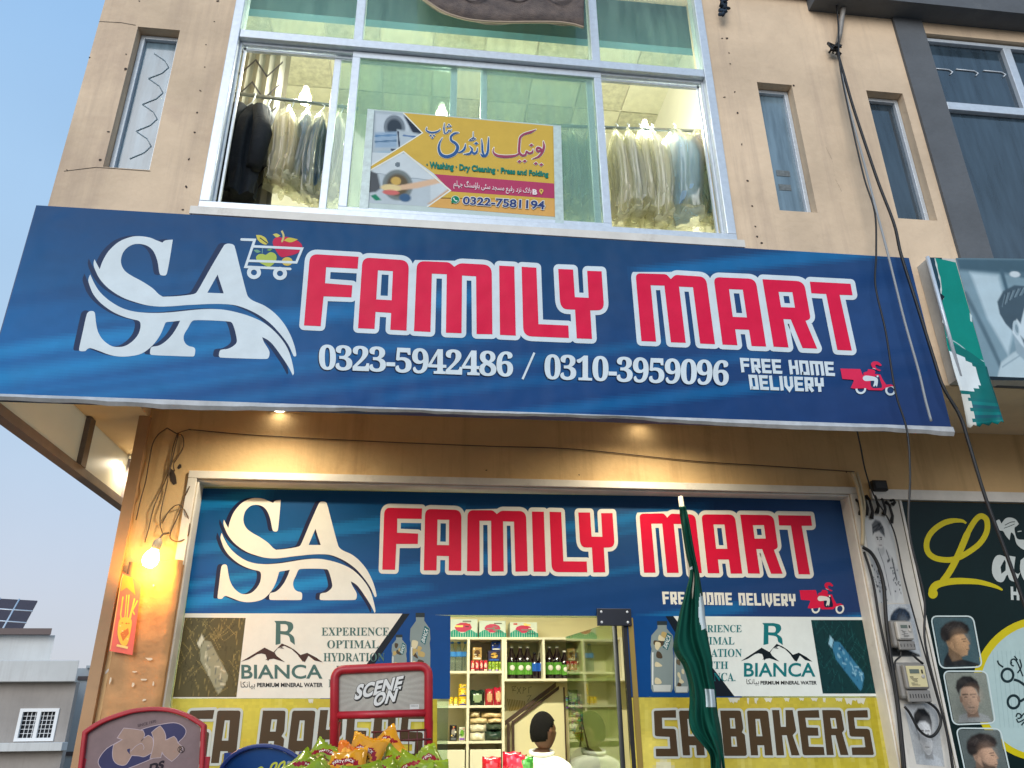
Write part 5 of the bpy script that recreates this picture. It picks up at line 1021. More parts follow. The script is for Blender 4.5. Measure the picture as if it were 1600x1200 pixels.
cx, cy = zQ([(832, 878)])[0]; bpz.ell(cx, cy, 110, 113, YEL, 60); bpz.lift(.0003); bpz.ell(cx + 2, cy + 1, 100, 103, (176, 200, 198), 60); bpz.lift(.0002)
for k in range(12): x = cx - 78 + k * 7; bpz.stroke([(x, cy - 60), (x + 12, cy + 60)], .6, (150, 178, 178))
SD = (20, 44, 48); z6 = Zm(1540, 1000, 6)
for x, y in ((205, 330), (262, 580)): c = z6([(x, y)])[0]; bpz.ring(c[0], c[1], 11, 7.2, SD, sq=1.1)
bpz.stroke(smooth(z6([(112, 192), (125, 225), (165, 255)]), 4, False), 2.6, SD); bpz.stroke(smooth(z6([(265, 370), (320, 390), (420, 460), (560, 520)]), 4, False), 4, SD); bpz.stroke(smooth(z6([(325, 575), (380, 545), (560, 470)]), 4, False), 4, SD)
for pts in ([(245, 220), (240, 190), (270, 180), (300, 215), (350, 340)], [(265, 245), (240, 230), (236, 200)], [(320, 180), (335, 250), (300, 310)], [(285, 720), (300, 690), (330, 700), (325, 730), (300, 735)], [(330, 730), (360, 690), (420, 670)], [(290, 740), (310, 770), (370, 740)], [(270, 150), (300, 190)], [(335, 800), (370, 760)]): bpz.stroke(smooth(z6(pts), 4, False), 2.2, SD)
bpz.build('printed_face', mat_print('barber_gloss_print', .3, coat=.12), bs, recalc=False)
for q, k, hc, sk, bgc in (([(380, 584), (546, 584), (418, 790), (583, 785)], 1, (34, 30, 28), (188, 150, 112), (66, 92, 98)), ([(430, 808), (602, 808), (470, 1020), (637, 1014)], 2, (28, 26, 26), (180, 148, 124), (132, 138, 128)), ([(483, 1040), (657, 1042), (530, 1262), (706, 1258)], 3, (40, 34, 32), (190, 154, 128), (96, 106, 104))):
    pp = Print(W - .005, base=.004); Q = zQ(q); loop = [(Q[0][0], Q[0][1], 9), (Q[1][0], Q[1][1], 9), (Q[3][0], Q[3][1], 9), (Q[2][0], Q[2][1], 9)]; c = Vector((sum(p[0] for p in Q) / 4, sum(p[1] for p in Q) / 4))
    pp.image(portrait(None, k, hc, sk, bgc), [tuple(c + (Vector(p[:2]) - c) * .97) for p in Q]); lp_ = fillet(loop); pp.lift(.0003); pp.poly(offset(lp_, 2.2), (206, 220, 218), [lp_]); 
    big_ = offset([Vector(p[:2]) for p in loop], 1.0, False); pp.build('haircut_portrait', M_PRINT, bs, recalc=False)
# ------------------------------------------------------------------ posters, meters and cables on the white pier
def pier_poster(label, q, img, name='haircut_poster'):
    t = thing(name, label, 'poster', tuple(at(q[0][0], q[0][1], W - .003)), 0, 'black and white haircut posters on the pier'); p = Print(W - .002, base=.0005); p.poly([q[0], q[1], q[3], q[2]], (206, 208, 206)); p.image(img, q); p.build('printed_sheet', M_PAPER, t, recalc=False)
tur = Paint(40, 84, (208, 210, 208)); tur.poly([(.30, .36), (.62, .36), (.78, .44), (.98, .62), (.9, .88), (.7, 1), (.66, .8), (.6, .98), (.4, 1), (.2, .95), (.05, .7), (.12, .48)], (196, 198, 198), .03); tur.line([(.36, .38), (.48, .54), (.56, .9)], .02, (90, 94, 98), .02); tur.line([(.66, .40), (.72, .5), (.64, .52)], .03, (60, 64, 68), .02)
rr = random.Random(4)
for k in range(60): x, y = rr.choice([(.16, .72), (.82, .74), (.3, .85)]); tur.ell(x + rr.uniform(-.14, .14), y + rr.uniform(-.16, .16), .02, .012, rr.choice([(50, 54, 60), (110, 116, 120)]), .4)
tur.line([(.82, .50), (.86, .72)], .05, (80, 84, 88), .03); tur.poly([(.36, .3), (.58, .3), (.58, .42), (.47, .46), (.38, .41)], (176, 178, 178), .02); tur.ell(.46, .27, .15, .105, (202, 202, 200), .1); tur.poly([(.24, .22), (.26, .1), (.42, .04), (.6, .06), (.7, .14), (.68, .24), (.5, .17), (.34, .18)], (96, 100, 104), .03)
for a, b in (((.26, .2), (.56, .1)), ((.28, .14), (.6, .08)), ((.5, .08), (.68, .2)), ((.36, .18), (.66, .12))): tur.line([a, b], .014, (40, 44, 50), .02)
for x in (.4, .53): tur.line([(x - .04, .245), (x + .03, .245)], .012, (40, 40, 44), .015); tur.ell(x, .265, .025, .01, (60, 60, 64), .4)
tur.line([(.42, .335), (.52, .335)], .01, (110, 100, 104), .015); tur.line([(.46, .27), (.475, .30)], .01, (150, 150, 152), .02)
pier_poster('poster of a boy in a turban and embroidered coat at the pier top', ((1349, 805), (1391, 808), (1369, 942), (1413, 942)), tur.a)
pier_poster('haircut poster mostly hidden behind the smaller electricity meter', ((1384, 944), (1424, 944), (1388, 1026), (1440, 1026)), portrait(None, 1, (30, 44, 60), (170, 180, 186), (190, 196, 200), True))
pier_poster('poster of a boy with swept black hair below the larger meter', ((1412, 1100), (1462, 1100), (1432, 1194), (1476, 1198)), portrait(None, 2, (14, 16, 20), (208, 210, 210), (176, 180, 182), True))
M_MGREY = mat('meter_grey_plastic', (130, 128, 124), .45, noise=.12, nscale=18, dirt=(100, 92, 84)); M_MFACE = mat('meter_faceplate', (206, 196, 150), .5); M_LCD = mat('lcd_screen', (92, 104, 96), .2); M_SLOT = mat('dark_slot', (30, 30, 30), .7); M_MLID = mat('meter_lid', (176, 174, 168), .3, noise=.08)
def meter(label, p0, p1, rel, nslots):
    a, b = at(*p0, W - .05), at(*p1, W - .05); x0, x1, z1, z0 = a.x, b.x, a.z, b.z; w, h = x1 - x0, z1 - z0; y = W - .003
    t = thing('electricity_meter', label, 'meter', ((x0 + x1) / 2, y, z0), 0, 'electricity meters on the pier')
    MB().box(x0, x1, y - .055, y, z0 + h * .08, z1).build('case', M_MGREY, t, bevel=.018)
    lid = MB().box(x0 + w * .12, x1 - w * .04, y - .085, y - .0555, z0 + h * .32, z1 - h * .06).build('lid', M_MLID if rel else M_MGREY, t, bevel=.012)
    fx0, fx1, fz0, fz1 = x0 + w * .22, x1 - w * .12, z0 + h * .37, z1 - h * .10
    MB().box(fx0, fx1, y - .0885, y - .0855, fz0, fz1).build('faceplate', M_MFACE if not rel else M_MLID, lid, bevel=.002)
    fw, fh = fx1 - fx0, fz1 - fz0
    MB().box(fx0 + fw * .14, fx0 + fw * .66, y - .0915, y - .0888, fz1 - fh * .36, fz1 - fh * .16).build('lcd_screen', M_LCD, t, bevel=.001)
    mk = MB().lathe([(.011, 0), (.011, .004), (.008, .005)], 14, M=Matrix.Translation((fx1 - fw * .18, y - .0888, fz0 + fh * .5)) @ Matrix.Rotation(R(90), 4, 'X')); mk.build('test_button', M_MLID, lid)
    rr = random.Random(nslots); mk = MB()
    for k in range(9): zz = fz0 + fh * (.08 + .05 * k); xx = fx0 + fw * rr.uniform(.1, .3); mk.box(xx, xx + fw * rr.uniform(.1, .45), y - .0892, y - .0886, zz, zz + fh * .022)
    mk.box(fx1 - fw * .22, fx1 - fw * .15, y - .0925, y - .0888, fz1 - fh * .36, fz1 - fh * .18); mk.build('printed_marks', M_SLOT, lid)
    tc_ = MB().box(x0 + w * .14, x1 - w * .02, y - .072, y - .0555, z0, z0 + h * .29).build('terminal_cover', M_MGREY, t, bevel=.006)
    sl = MB()
    for k in range(nslots): xx = x0 + w * (.22 + .68 * k / (nslots - 1)); sl.box(xx, xx + w * .03, y - .0728, y - .0722, z0 + h * .10, z0 + h * .20)
    sl.build('terminal_slots', M_SLOT, tc_); return t
meter('smaller grey electricity meter fixed higher on the white pier', (1389, 969), (1429, 1016), True, 5)
meter('larger grey electricity meter with cream faceplate lower on the pier', (1398, 1035), (1454, 1097), False, 8)
for lb, pts, r, m_ in (('thick black cable curving down the pier left of the meters', [(100, 300), (135, 325), (165, 380), (185, 460), (195, 600), (215, 760), (240, 920), (260, 1100), (272, 1230)], .011, M_BLACK), ('black cable on the pier left edge beside the blue vinyl', [(104, 318), (125, 380), (145, 460), (168, 600), (198, 740), (225, 860), (245, 1000), (265, 1230)], .008, M_BLACK),
                       ('looped black cable hanging below the larger meter', [(300, 930), (350, 925), (400, 960), (418, 1010), (400, 1055), (370, 1072), (330, 1045), (290, 975), (270, 950)], .008, M_BLACK), ('cream conduit running down the pier top', [(55, -5), (80, 60), (96, 150), (100, 230), (98, 292)], .012, M_PIPE), ('second cream conduit beside the first on the pier top', [(75, -5), (92, 60), (106, 130), (100, 220), (96, 285)], .009, M_PIPE),
                       ('short black lead between the two meters', [(300, 735), (320, 755), (345, 775)], .007, M_BLACK), ('thin black lead curling from the smaller to the larger meter', [(255, 725), (252, 745), (232, 765), (228, 800)], .005, M_BLACK)):
    wire('pier_cable', lb, 'cable', pts, W - .055, r, m_, zQ, 'cables on the pier')
jb = thing('junction_box', 'small black junction box at the top of the pier', 'box', tuple(at(1372, 760, W - .03))); p = at(1372, 760, W - .03)
MB().box(p.x - .05, p.x + .05, W - .06, W - .004, p.z - .035, p.z + .035).build('case', M_SLOT, jb, bevel=.006); MB().box(p.x - .04, p.x + .04, W - .066, W - .0605, p.z - .025, p.z + .025).build('lid', M_BLACK, jb, bevel=.004)
for k, (px, py, hh) in enumerate(((1340, 792, .10), (1350, 788, .14), (1358, 792, .15), (1367, 786, .13), (1378, 790, .12), (1389, 800, .14), (1394, 784, .03))):
    p = at(px, py, W - .02); c = MB().tube([(p.x, W - .01, p.z + hh * .5), (p.x + .006, W - .03, p.z + hh * .3), (p.x + .012, W - .03, p.z - hh * .2), (p.x + .004, W - .012, p.z - hh * .5)], [.012, .008, .009, .014], 7).build('cable_clamp', M_SLOT)
    tag(c, 'black cable clamp hanging at the pier top under the conduits', 'clamp', 'black cable clamps at the pier top')
# ------------------------------------------------------------------ green flag wrapped on a leaning pole
P0, P1 = at(1063, 776, 4.16), at(1123, 1200, 4.0)
def polept(t): return P0 + (P1 - P0) * t
fy = lambda py: 4.15 - .16 * (py - 776) / 424.0
flag = thing('flag_pole', 'leaning pole with limp green flag in front of the right shop glass', 'flag', tuple(polept(1.0 + (P1.z - .13) / (P0.z - P1.z))))
MB().tube([polept(t) for t in (0, .3, .7, 1.0 + (P1.z - .12) / (P0.z - P1.z))], [.014, .016, .017, .018], 10).build('pole', mat('pale_wood_pole', (206, 200, 184), .7, noise=.3, nscale=20), flag)
zf = Zm(1010, 760, 2.7286)
LE = smooth(zf([(139, 86), (145, 130), (154, 200), (169, 290), (185, 362), (172, 430), (146, 520), (126, 610), (114, 680), (126, 722), (154, 762), (176, 830), (184, 900), (180, 990), (192, 1045), (232, 1095), (268, 1142), (274, 1200), (285, 1300)]), 4, False)
RE = smooth(zf([(167, 84), (179, 128), (192, 200), (208, 290), (224, 364), (233, 420), (246, 500), (252, 570), (264, 650), (280, 735), (283, 800), (296, 880), (304, 960), (315, 1020), (324, 1080), (330, 1140), (336, 1200), (345, 1300)]), 4, False)
N_ = 110; C_N = 40; g = MB(); vs = []
def samp(Pl, t): f = t * (len(Pl) - 1); i = min(len(Pl) - 2, int(f)); return Pl[i].lerp(Pl[i + 1], f - i)
for j in range(N_ + 1):
    t = j / N_; a, b = samp(LE, t), samp(RE, t); wr = max(0, 1 - t / .24)
    for i in range(C_N + 1):
        f = i / C_N; p = a.lerp(b, f); fold = .034 * math.sin(f * 10 + t * 6 + 1.4 * math.sin(t * 7)) + .014 * math.sin(f * 23 - t * 11); rnd = -.030 * math.sin(f * math.pi) - .004 * math.sin(t * 70 + f * 4)
        vs.append(at(p.x, p.y, fy(p.y) - .012 + (rnd * wr + (fold - .035 * math.sin(f * math.pi)) * (1 - wr))))
b0 = len(g.v); g.v += [tuple(v) for v in vs]; GRN, GW_ = lin((4, 74, 60)), lin((206, 220, 222))
for j in range(N_):
    for i in range(C_N):
        t, f = j / N_, i / C_N; p = samp(LE, t).lerp(samp(RE, t), f); y = (p.y - 760) * 2.7286
        wht = (455 < y < 605 and f > .86 - .1 * math.sin((y - 455) / 150 * 3.1)) or (858 < y < 940 and .58 < f < .95) or (338 < y < 350 and f < .4)
        q = j * (C_N + 1) + i; g.f.append([q, q + 1, q + C_N + 2, q + C_N + 1]); g.m.append(0); g.sm.append(True); g.c.append(GW_ if wht else GRN)
fc = g.build('flag_cloth', mat_print('flag_fabric', .8), flag); fc.modifiers.new('thick', 'SOLIDIFY').thickness = .003
# ------------------------------------------------------------------ snack display racks
M_RED = mat('red_powder_coat', (176, 32, 44), .42, noise=.2, nscale=16, dirt=(120, 30, 36)); M_BLUEF = mat('blue_rack_frame', (24, 52, 116), .35, noise=.1, nscale=10); M_WIREB = mat('rack_wire', (96, 40, 36), .5)
def outline_frame(mb, loop, Y, w, dep, mi=0):
    o = [Vector(p[:2]) for p in loop]; i_ = offset(o, -w, False); 
    if len(i_) != len(o): i_ = i_[:len(o)]
    if area(o) < 0: o = o[::-1]
    n = len(o); vs = []
    for y in (Y, Y + dep):
        for P in (o, i_):
            for p in P: q = at(p.x, p.y, Y); vs.append((q.x, y, q.z))
    fs = []
    for k in range(n):
        l = (k + 1) % n; fs += [(k, l, n + l, n + k), (2 * n + k, 3 * n + k, 3 * n + l, 2 * n + l), (k, 2 * n + k, 2 * n + l, l), (n + k, n + l, 3 * n + l, 3 * n + k)]
    mb.add(vs, fs, mi); return i_
def rack_body(t, x0, x1, y, mat_, ztop, depth=.34):
    nm = ('left', 'right')
    for x in (x0, x1): MB().tube([(x, y + .015, ztop), (x, y + .015, .125)], .014, 8).build('post', mat_, t); MB().tube([(x, y - depth + .02, 1.05), (x, y - depth + .02, .125)], .010, 8).build('post', mat_, t)
    for zz in (.35, .7, 1.05):
        b = MB()
        for k in range(8): xx = x0 + (x1 - x0) * k / 7; b.tube([(xx, y, zz + .1), (xx, y, zz), (xx, y - depth, zz - .02), (xx, y - depth, zz + .10)], .003, 4)
        for yy, h in ((y, .1), (y, 0), (y - depth * .5, -.01), (y - depth, -.02), (y - depth, .10)): b.tube([(x0, yy, zz + h), (x1, yy, zz + h)], .004, 5)
        b.build('wire_basket', M_WIREB, t)
# red rack with curved header (left)
zz1 = Zm(120, 1090, 7.619); YR = 2.9
loopR = zz1([(60, 400)]) + [tuple(p) for p in smooth(zz1([(60, 400), (180, 318), (330, 238), (600, 146), (760, 118), (905, 108), (1080, 118), (1240, 160), (1390, 232), (1530, 325)]), 3, False)][1:] + zz1([(1500, 980), (-10, 980)])
r1 = thing('snack_rack', 'red framed snack rack with curved faded header at lower left', 'rack', (at(225, 1200, YR).x, YR, .12), 0, 'snack display racks in front of the shop')
hf = MB(); inn = outline_frame(hf, loopR, YR - .012, 7.2, .03); hf.build('header_frame', M_RED, r1, bevel=.004)
hp = Print(YR + .004, base=0.0); hp.poly(inn, (138, 116, 116)); hp.lift(.0003)
NV, BG1, LN = (58, 58, 96), (170, 140, 124), (196, 176, 180)
for pts in ([(780, 382), (880, 350), (990, 325), (1150, 303), (1245, 330), (1295, 390), (1275, 460), (1205, 530), (1150, 600), (900, 720), (620, 836), (480, 880), (320, 860), (258, 775), (290, 690), (360, 610), (440, 560)],): hp.poly(offset(smooth(zz1(pts), 3), 1.1), LN); hp.lift(.0002); hp.poly(smooth(zz1(pts), 3), NV)
hp.lift(.0002)
for pts in ([(480, 480, 1), (560, 362, 1), (690, 375), (790, 392, 1), (808, 440), (795, 480), (760, 530, 1), (800, 480), (850, 448, 1), (900, 480), (912, 560), (890, 660, 1), (800, 705), (740, 695), (655, 690, 1), (600, 780), (560, 806), (490, 796), (440, 750), (424, 680), (430, 600), (440, 560, 1), (540, 500, 1)],
            [(890, 415, 1), (940, 370), (992, 335, 1), (1035, 390), (1058, 450), (1060, 505, 1), (1110, 480), (1155, 460, 1), (1185, 490), (1205, 540, 1), (1260, 600), (1200, 700), (1130, 760, 1), (1050, 700), (1015, 650, 1), (1000, 715, 1), (870, 725, 1), (905, 600), (915, 500)]):
    L = smooth(zz1(pts), 3); hp.poly(L, BG1); hp.stroke(L, .9, LN, closed=True)
hp.poly(smooth(zz1([(598, 618), (636, 605, 1), (630, 650), (640, 680, 1), (610, 650)])), NV); hp.stroke(smooth(zz1([(640, 640), (700, 580), (770, 545), (800, 590), (790, 620)]), 3, False), .8, LN)
c = zz1([(1242, 618)])[0]; hp.ring(c[0], c[1], 5.6, 4.6, (40, 24, 30)); hp.text('R', zz1([(1222, 590), (1264, 590), (1220, 646), (1264, 646)]), (40, 24, 30), .02)
hp.text('SINCE 1970', zz1([(722, 318), (940, 262), (726, 352), (946, 296)]), (92, 74, 82), .015); hp.text('DS', zz1([(872, 790), (1050, 740), (850, 900), (1030, 850)]), (36, 26, 40), .05)
hp.build('header_panel', mat_print('faded_header_print', .35, coat=.2, grime=.3), r1, recalc=False)
rack_body(r1, at(128, 1200, YR).x, at(318, 1200, YR).x, YR, M_RED, 1.5)
# blue rack with round header
YBk = 3.25; r2 = thing('snack_rack', 'blue snack rack with round header and yellow green script beside the chips', 'rack', (at(412, 1200, YBk).x, YBk, .12), 0, 'snack display racks in front of the shop')
lp2 = [(411 + 74 * math.cos(a), 1222 + 60 * math.sin(a)) for a in [2 * math.pi * k / 56 for k in range(56)]]
hf = MB(); inn = outline_frame(hf, lp2, YBk - .012, 6.5, .03); hf.build('header_frame', M_BLUEF, r2, bevel=.004)
hp = Print(YBk + .004, base=0.0); hp.poly(inn, (8, 66, 124)); z9 = Zm(330, 1120, 9.412); hp.lift(.0002)
YG = (206, 206, 66)
for pts in ([(700, 760), (735, 742), (760, 760)], [(860, 790), (900, 700), (960, 680), (950, 740), (900, 820)], [(970, 800), (1010, 700), (1075, 660), (1070, 720), (1000, 820)], [(1120, 800), (1150, 745), (1200, 740), (1180, 800)], [(560, 860), (600, 790), (660, 790), (650, 850), (600, 880)]): hp.stroke(smooth(z9(pts), 4, False), 3.0, YG, round_=True); 
c = z9([(1145, 682)])[0]; hp.ring(c[0], c[1], 3.4, 2.8, (200, 206, 206)); hp.text('R', z9([(1130, 664), (1162, 664), (1130, 700), (1162, 700)]), (200, 206, 206), .01)
hp.build('header_panel', mat_print('blue_header_print', .3, coat=.3), r2, recalc=False); rack_body(r2, at(352, 1200, YBk).x, at(470, 1200, YBk).x, YBk, M_BLUEF, 1.5, .25)
# red tube rack with SCENE ON header
YS_ = 3.62; zs = Zm(270, 940, 3.721); r3 = thing('snack_rack', 'red tube snack rack with grey slanted lettering header above the chip bags', 'rack', (at(597, 1200, YS_).x, YS_, .12), 0, 'snack display racks in front of the shop')
path = fillet([(*zs([(935, 1200)])[0],), (*zs([(942, 398)])[0], 16), (*zs([(1487, 374)])[0], 16), (*zs([(1486, 1200)])[0],)])
MB().tube([at(p.x, p.y, YS_) for p in [path[0]] + list(path[1:-1]) + [path[-1]]], .019, 10).build('tube_frame', M_RED, r3)
a, b = zs([(950, 662), (1478, 648)]); MB().tube([at(*a, YS_), at(*b, YS_)], .016, 10).build('cross_bar', M_RED, r3)
hp = Print(YS_ + .004, base=0.0); pc = Paint(64, 36, (150, 146, 136))
for k in range(22):
    an = k / 22 * 2 * math.pi; pc.poly([(.45, .5), (.45 + 1.2 * math.cos(an), .5 + 1.2 * math.sin(an)), (.45 + 1.2 * math.cos(an + .14), .5 + 1.2 * math.sin(an + .14))], (176, 172, 160), .03, .5)
pc.ell(.45, .5, .4, .45, (190, 186, 172), 1.4, .5); pc.noise(.02); hp.image(pc.a, (zs([(962, 404)])[0], zs([(1474, 388)])[0], zs([(952, 652)])[0], zs([(1474, 636)])[0]))
for tx, q in (('SCENE', [(1075, 482), (1345, 428), (1052, 574), (1324, 510)]), ('ON', [(1180, 532), (1312, 503), (1158, 614), (1290, 582)])):
    hp.halo(tx, zs([(p[0] + 5, p[1] + 7) for p in q]), (40, 40, 40), .085, 1.06, grow=.9); hp.halo(tx, zs(q), (60, 60, 58), .085, 1.06, grow=.9); hp.lift(.0002); hp.text(tx, zs(q), (222, 222, 216), .045, 1.06)
hp.poly(zs([(1378, 598), (1432, 596), (1432, 624), (1378, 626)]), (206, 206, 200)); 
for k in range(6): hp.stroke(zs([(1386 + k * 7, 601), (1386 + k * 7, 612)]), .5, (50, 50, 50))
hp.build('header_panel', mat_print('grey_header_print', .3, coat=.2), r3, recalc=False)
bk = MB(); zb3 = Zm(440, 1100, 5.714)
for pts in ([(800, 252), (1290, 230)], [(930, 330), (1340, 312)]): a, b = zb3(pts); bk.tube([at(*a, YS_ - .02), at(*b, YS_ - .02)], .0045, 5)
for k in range(7): xx = 830 + k * 76; a, b = zb3([(xx, 250 - k * 3), (xx + 2, 470)]); bk.tube([at(*a, YS_ - .02), at(*b, YS_ - .02)], .003, 4)
bk.build('wire_back', M_WIREB, r3); rack_body(r3, at(522, 1190, YS_).x, at(670, 1190, YS_).x, YS_, M_RED, 1.6, .42)
MB().box(at(516, 1200, 3.2).x, at(690, 1200, 3.2).x, 3.05, 3.6, 1.22, 1.25).build('top_shelf', M_WIREB, r3)
# ------------------------------------------------------------------ chip bags heaped on the racks
def make_bag(w, h, d, base, band, seed, letter=True):
    rr = random.Random(seed); nx, nz = 18, 22; g = MB(); front = []
    def hgt(u, v, s): e = (1 - abs(2 * u - 1) ** 2.6) * (1 - abs(2 * v - 1) ** 3.2); return s * (d * .5 * max(0, e) ** .6 + .006 * math.sin(u * 21 + seed) * math.sin(v * 9 + seed * 2) * min(1, 6 * min(v, 1 - v, u, 1 - u)) + .010 * math.sin(v * 26 + 5 * u + seed) * (abs(2 * v - 1) ** 4)) + (.003 * math.sin(u * 60) if (v < .06 or v > .94) else 0)
    for s in (-1, 1):
        b0 = len(g.v)
        for j in range(nz + 1):
            for i in range(nx + 1):
                u, v = i / nx, j / nz; px = (u - .5) * w * (1 - .10 * math.sin(v * math.pi)); g.v.append((px, hgt(u, v, s), v * h + (.006 * (i % 2) if j in (0, nz) else 0) + .012 * math.sin(u * 7 + seed) * (v > .5)))
        for j in range(nz):
            for i in range(nx):
                u, v = (i + .5) / nx, (j + .5) / nz; q = b0 + j * (nx + 1) + i; f = [q, q + 1, q + nx + 2, q + nx + 1]
                r2_ = math.hypot((u - .5) * 1.15, (v - .16)); c = base
                if .40 < r2_ < .55 and s < 0 and v > .3: c = band
                elif r2_ <= .40 and s < 0: c = rr.choice([(150, 120, 40), (120, 96, 30), (206, 180, 90), (96, 60, 26)]) if v < .5 and r2_ < .33 else base
                elif v < .07 or v > .93: c = tuple(min(255, int(q_ * 1.12)) for q_ in base)
                g.f.append(f); g.m.append(0); g.sm.append(True); g.c.append(lin(c))
    bag = g.build('chip_bag', M_FOIL)
    if letter:
        lt = MB(); gl_, fs = glyphs('PARTY PACK', .02, 1.0)
        pts = []
        for a, b in gl_:
            an = (0.5 - a) * 1.25; rad = .44 + .07 * b; u = .5 + rad * math.sin(-an) / 1.15; v = .16 + rad * math.cos(an); u = min(.97, max(.03, u)); px = (u - .5) * w * (1 - .10 * math.sin(v * math.pi)); pts.append((px, hgt(u, v, -1) - .004, v * h + .012 * math.sin(u * 7 + seed) * (v > .5)))
        lt.add(pts, fs, 0).build('lettering', M_LETW, None, recalc=False).parent = bag
    return bag
M_FOIL = mat_print('foil_bag', .22, coat=.5, bump=.4, grime=.05); M_LETW = mat('white_ink', (236, 226, 210), .4)
YEB, LIM, REDB = (206, 142, 30), (132, 152, 36), (140, 20, 32)
kinds = {'y': [make_bag(.25, .26, .10, YEB, REDB, k) for k in (1, 2)], 'l': [make_bag(.23, .25, .10, LIM, REDB, k) for k in (3, 4, 5)], 'o': [make_bag(.14, .17, .06, (214, 110, 30), (240, 170, 60), 6, False)]}
bags = [('y', 570, 1152, 3.36, 18, -14, 'yellow party pack chip bag at the very top of the heap leaning left'), ('y', 600, 1143, 3.46, -30, 10, 'yellow chip bag corner sticking up behind the topmost party pack'), ('y', 538, 1176, 3.24, -6, 4, 'yellow chip bag lying folded across the middle of the heap'), ('y', 536, 1200, 3.12, 4, 2, 'yellow party pack chip bag at the front bottom of the heap'), ('o', 541, 1154, 3.3, 12, 0, 'small crinkled orange snack bag between yellow and lime bags'), ('o', 594, 1152, 3.5, -20, 0, 'small orange snack bag tucked behind the topmost yellow bag'),
        ('l', 506, 1160, 3.28, 34, 4, 'lime green party pack chip bag tilted at the heap upper left'), ('l', 476, 1184, 3.16, 50, 8, 'lime green chip bag overlapping the blue round header'), ('l', 486, 1204, 3.05, 62, 0, 'lime green chip bag at lower left corner of the heap'), ('l', 613, 1172, 3.38, -58, 4, 'lime green chip bag lying flat right of the yellow heap'), ('l', 600, 1192, 3.24, 76, 0, 'lime green chip bag stretched across the front right of the heap'), ('l', 640, 1186, 3.3, -70, 0, 'lime green chip bag under the red rack right side'),
        ('l', 668, 1170, 3.42, -34, -8, 'lime green chip bag raised at the heap right edge by the red post'), ('l', 676, 1196, 3.26, -12, 0, 'lime green chip bag at the lower right corner of the heap'), ('l', 570, 1202, 3.08, 84, 0, 'lime green chip bag at the bottom between yellow and right bags'), ('l', 622, 1206, 3.1, 20, 0, 'lime green party pack at the bottom right front of the heap')]
used = {}
for k, (kd, px, py, Y, rl, tl_, lb) in enumerate(bags):
    lst = kinds[kd]; i = used.get(kd, 0); used[kd] = i + 1; o = lst[i % len(lst)]
    if i >= len(lst): o = copy_tree(o)
    h = .26 if kd != 'o' else .17; c = at(px, py, Y); rot = Matrix.Rotation(R(rl), 4, 'Y') @ Matrix.Rotation(R(-40 - tl_), 4, 'X') @ Matrix.Rotation(R((k * 37) % 30 - 15), 4, 'Z')
    sc_b = .60 + .05 * (k % 3); c = at(px, py + (28 if kd == 'l' else 30), Y); o.matrix_world = Matrix.Translation(c) @ rot @ Matrix.Scale(sc_b, 4) @ Matrix.Translation((0, 0, -h / 2)); tag(o, lb, 'chip bag', 'chip bags heaped on the racks')

# ------------------------------------------------------------------ wall shelves and goods inside the shop
M_SHELF = mat('cream_laminate', (228, 222, 196), .5, noise=.06, nscale=3); IYF = 6.62
ls = [2.227, 1.967, 1.711, 1.454]
sh = thing('wall_shelf', 'cream laminate shelf unit with four levels left inside the doorway', 'shelf', (.3, IYF, .13))
s_ = MB(); cx_ = [-.35, .06, .444, .725]
for x in cx_: s_.box(x - .010, x + .010, IYF, IY - .002, .13, ls[0])
MB_ = s_
for z_ in ls:
    for a, b in zip(cx_[:-1], cx_[1:]): s_.box(a + .0105, b - .0105, IYF + .001, IY - .003, z_ - .018, z_)
s_.build('carcass', M_SHELF, sh); MB().box(cx_[0], cx_[-1], IY - .006, IY - .004, .14, ls[0] - .02).build('back_panel', mat('pale_back_panel', (240, 232, 200), .6), sh)
for a, b in zip(cx_[:-1], cx_[1:]): MB().box(a + .02, b - .02, IYF - .012, IYF, .16, ls[3] - .06).build('cupboard_door', M_SHELF, sh, bevel=.003)
sh2 = thing('wall_shelf', 'cream laminate bottle shelf high on the wall right of the tall unit', 'shelf', (1.5, IYF, 1.9)); s_ = MB(); c2 = [.747, 1.062, 1.385, 1.72, 2.05, 2.4]; zb2, zt2 = at(850, 1064, IYF).z, ls[0]
for x in c2: s_.box(x - .010, x + .010, IYF + .002, IY - .002, zb2, zt2)
for a, b in zip(c2[:-1], c2[1:]): s_.box(a + .0105, b - .0105, IYF + .003, IY - .003, zb2, zb2 + .018); s_.box(a + .0105, b - .0105, IYF + .003, IY - .003, zt2 - .018, zt2)
s_.build('carcass', M_SHELF, sh2)
M_GLB = mat_glass('clear_pet', (226, 236, 232), refl=2.0, haze=.12, hazec=(190, 206, 206)); M_SYR = mat('dark_syrup', (26, 10, 22), .12, coat=.8); M_CAPW = mat('white_cap', (226, 224, 214), .4)
def xz(px, py, Y=6.76): p = at(px, py, Y); return p.x, p.z
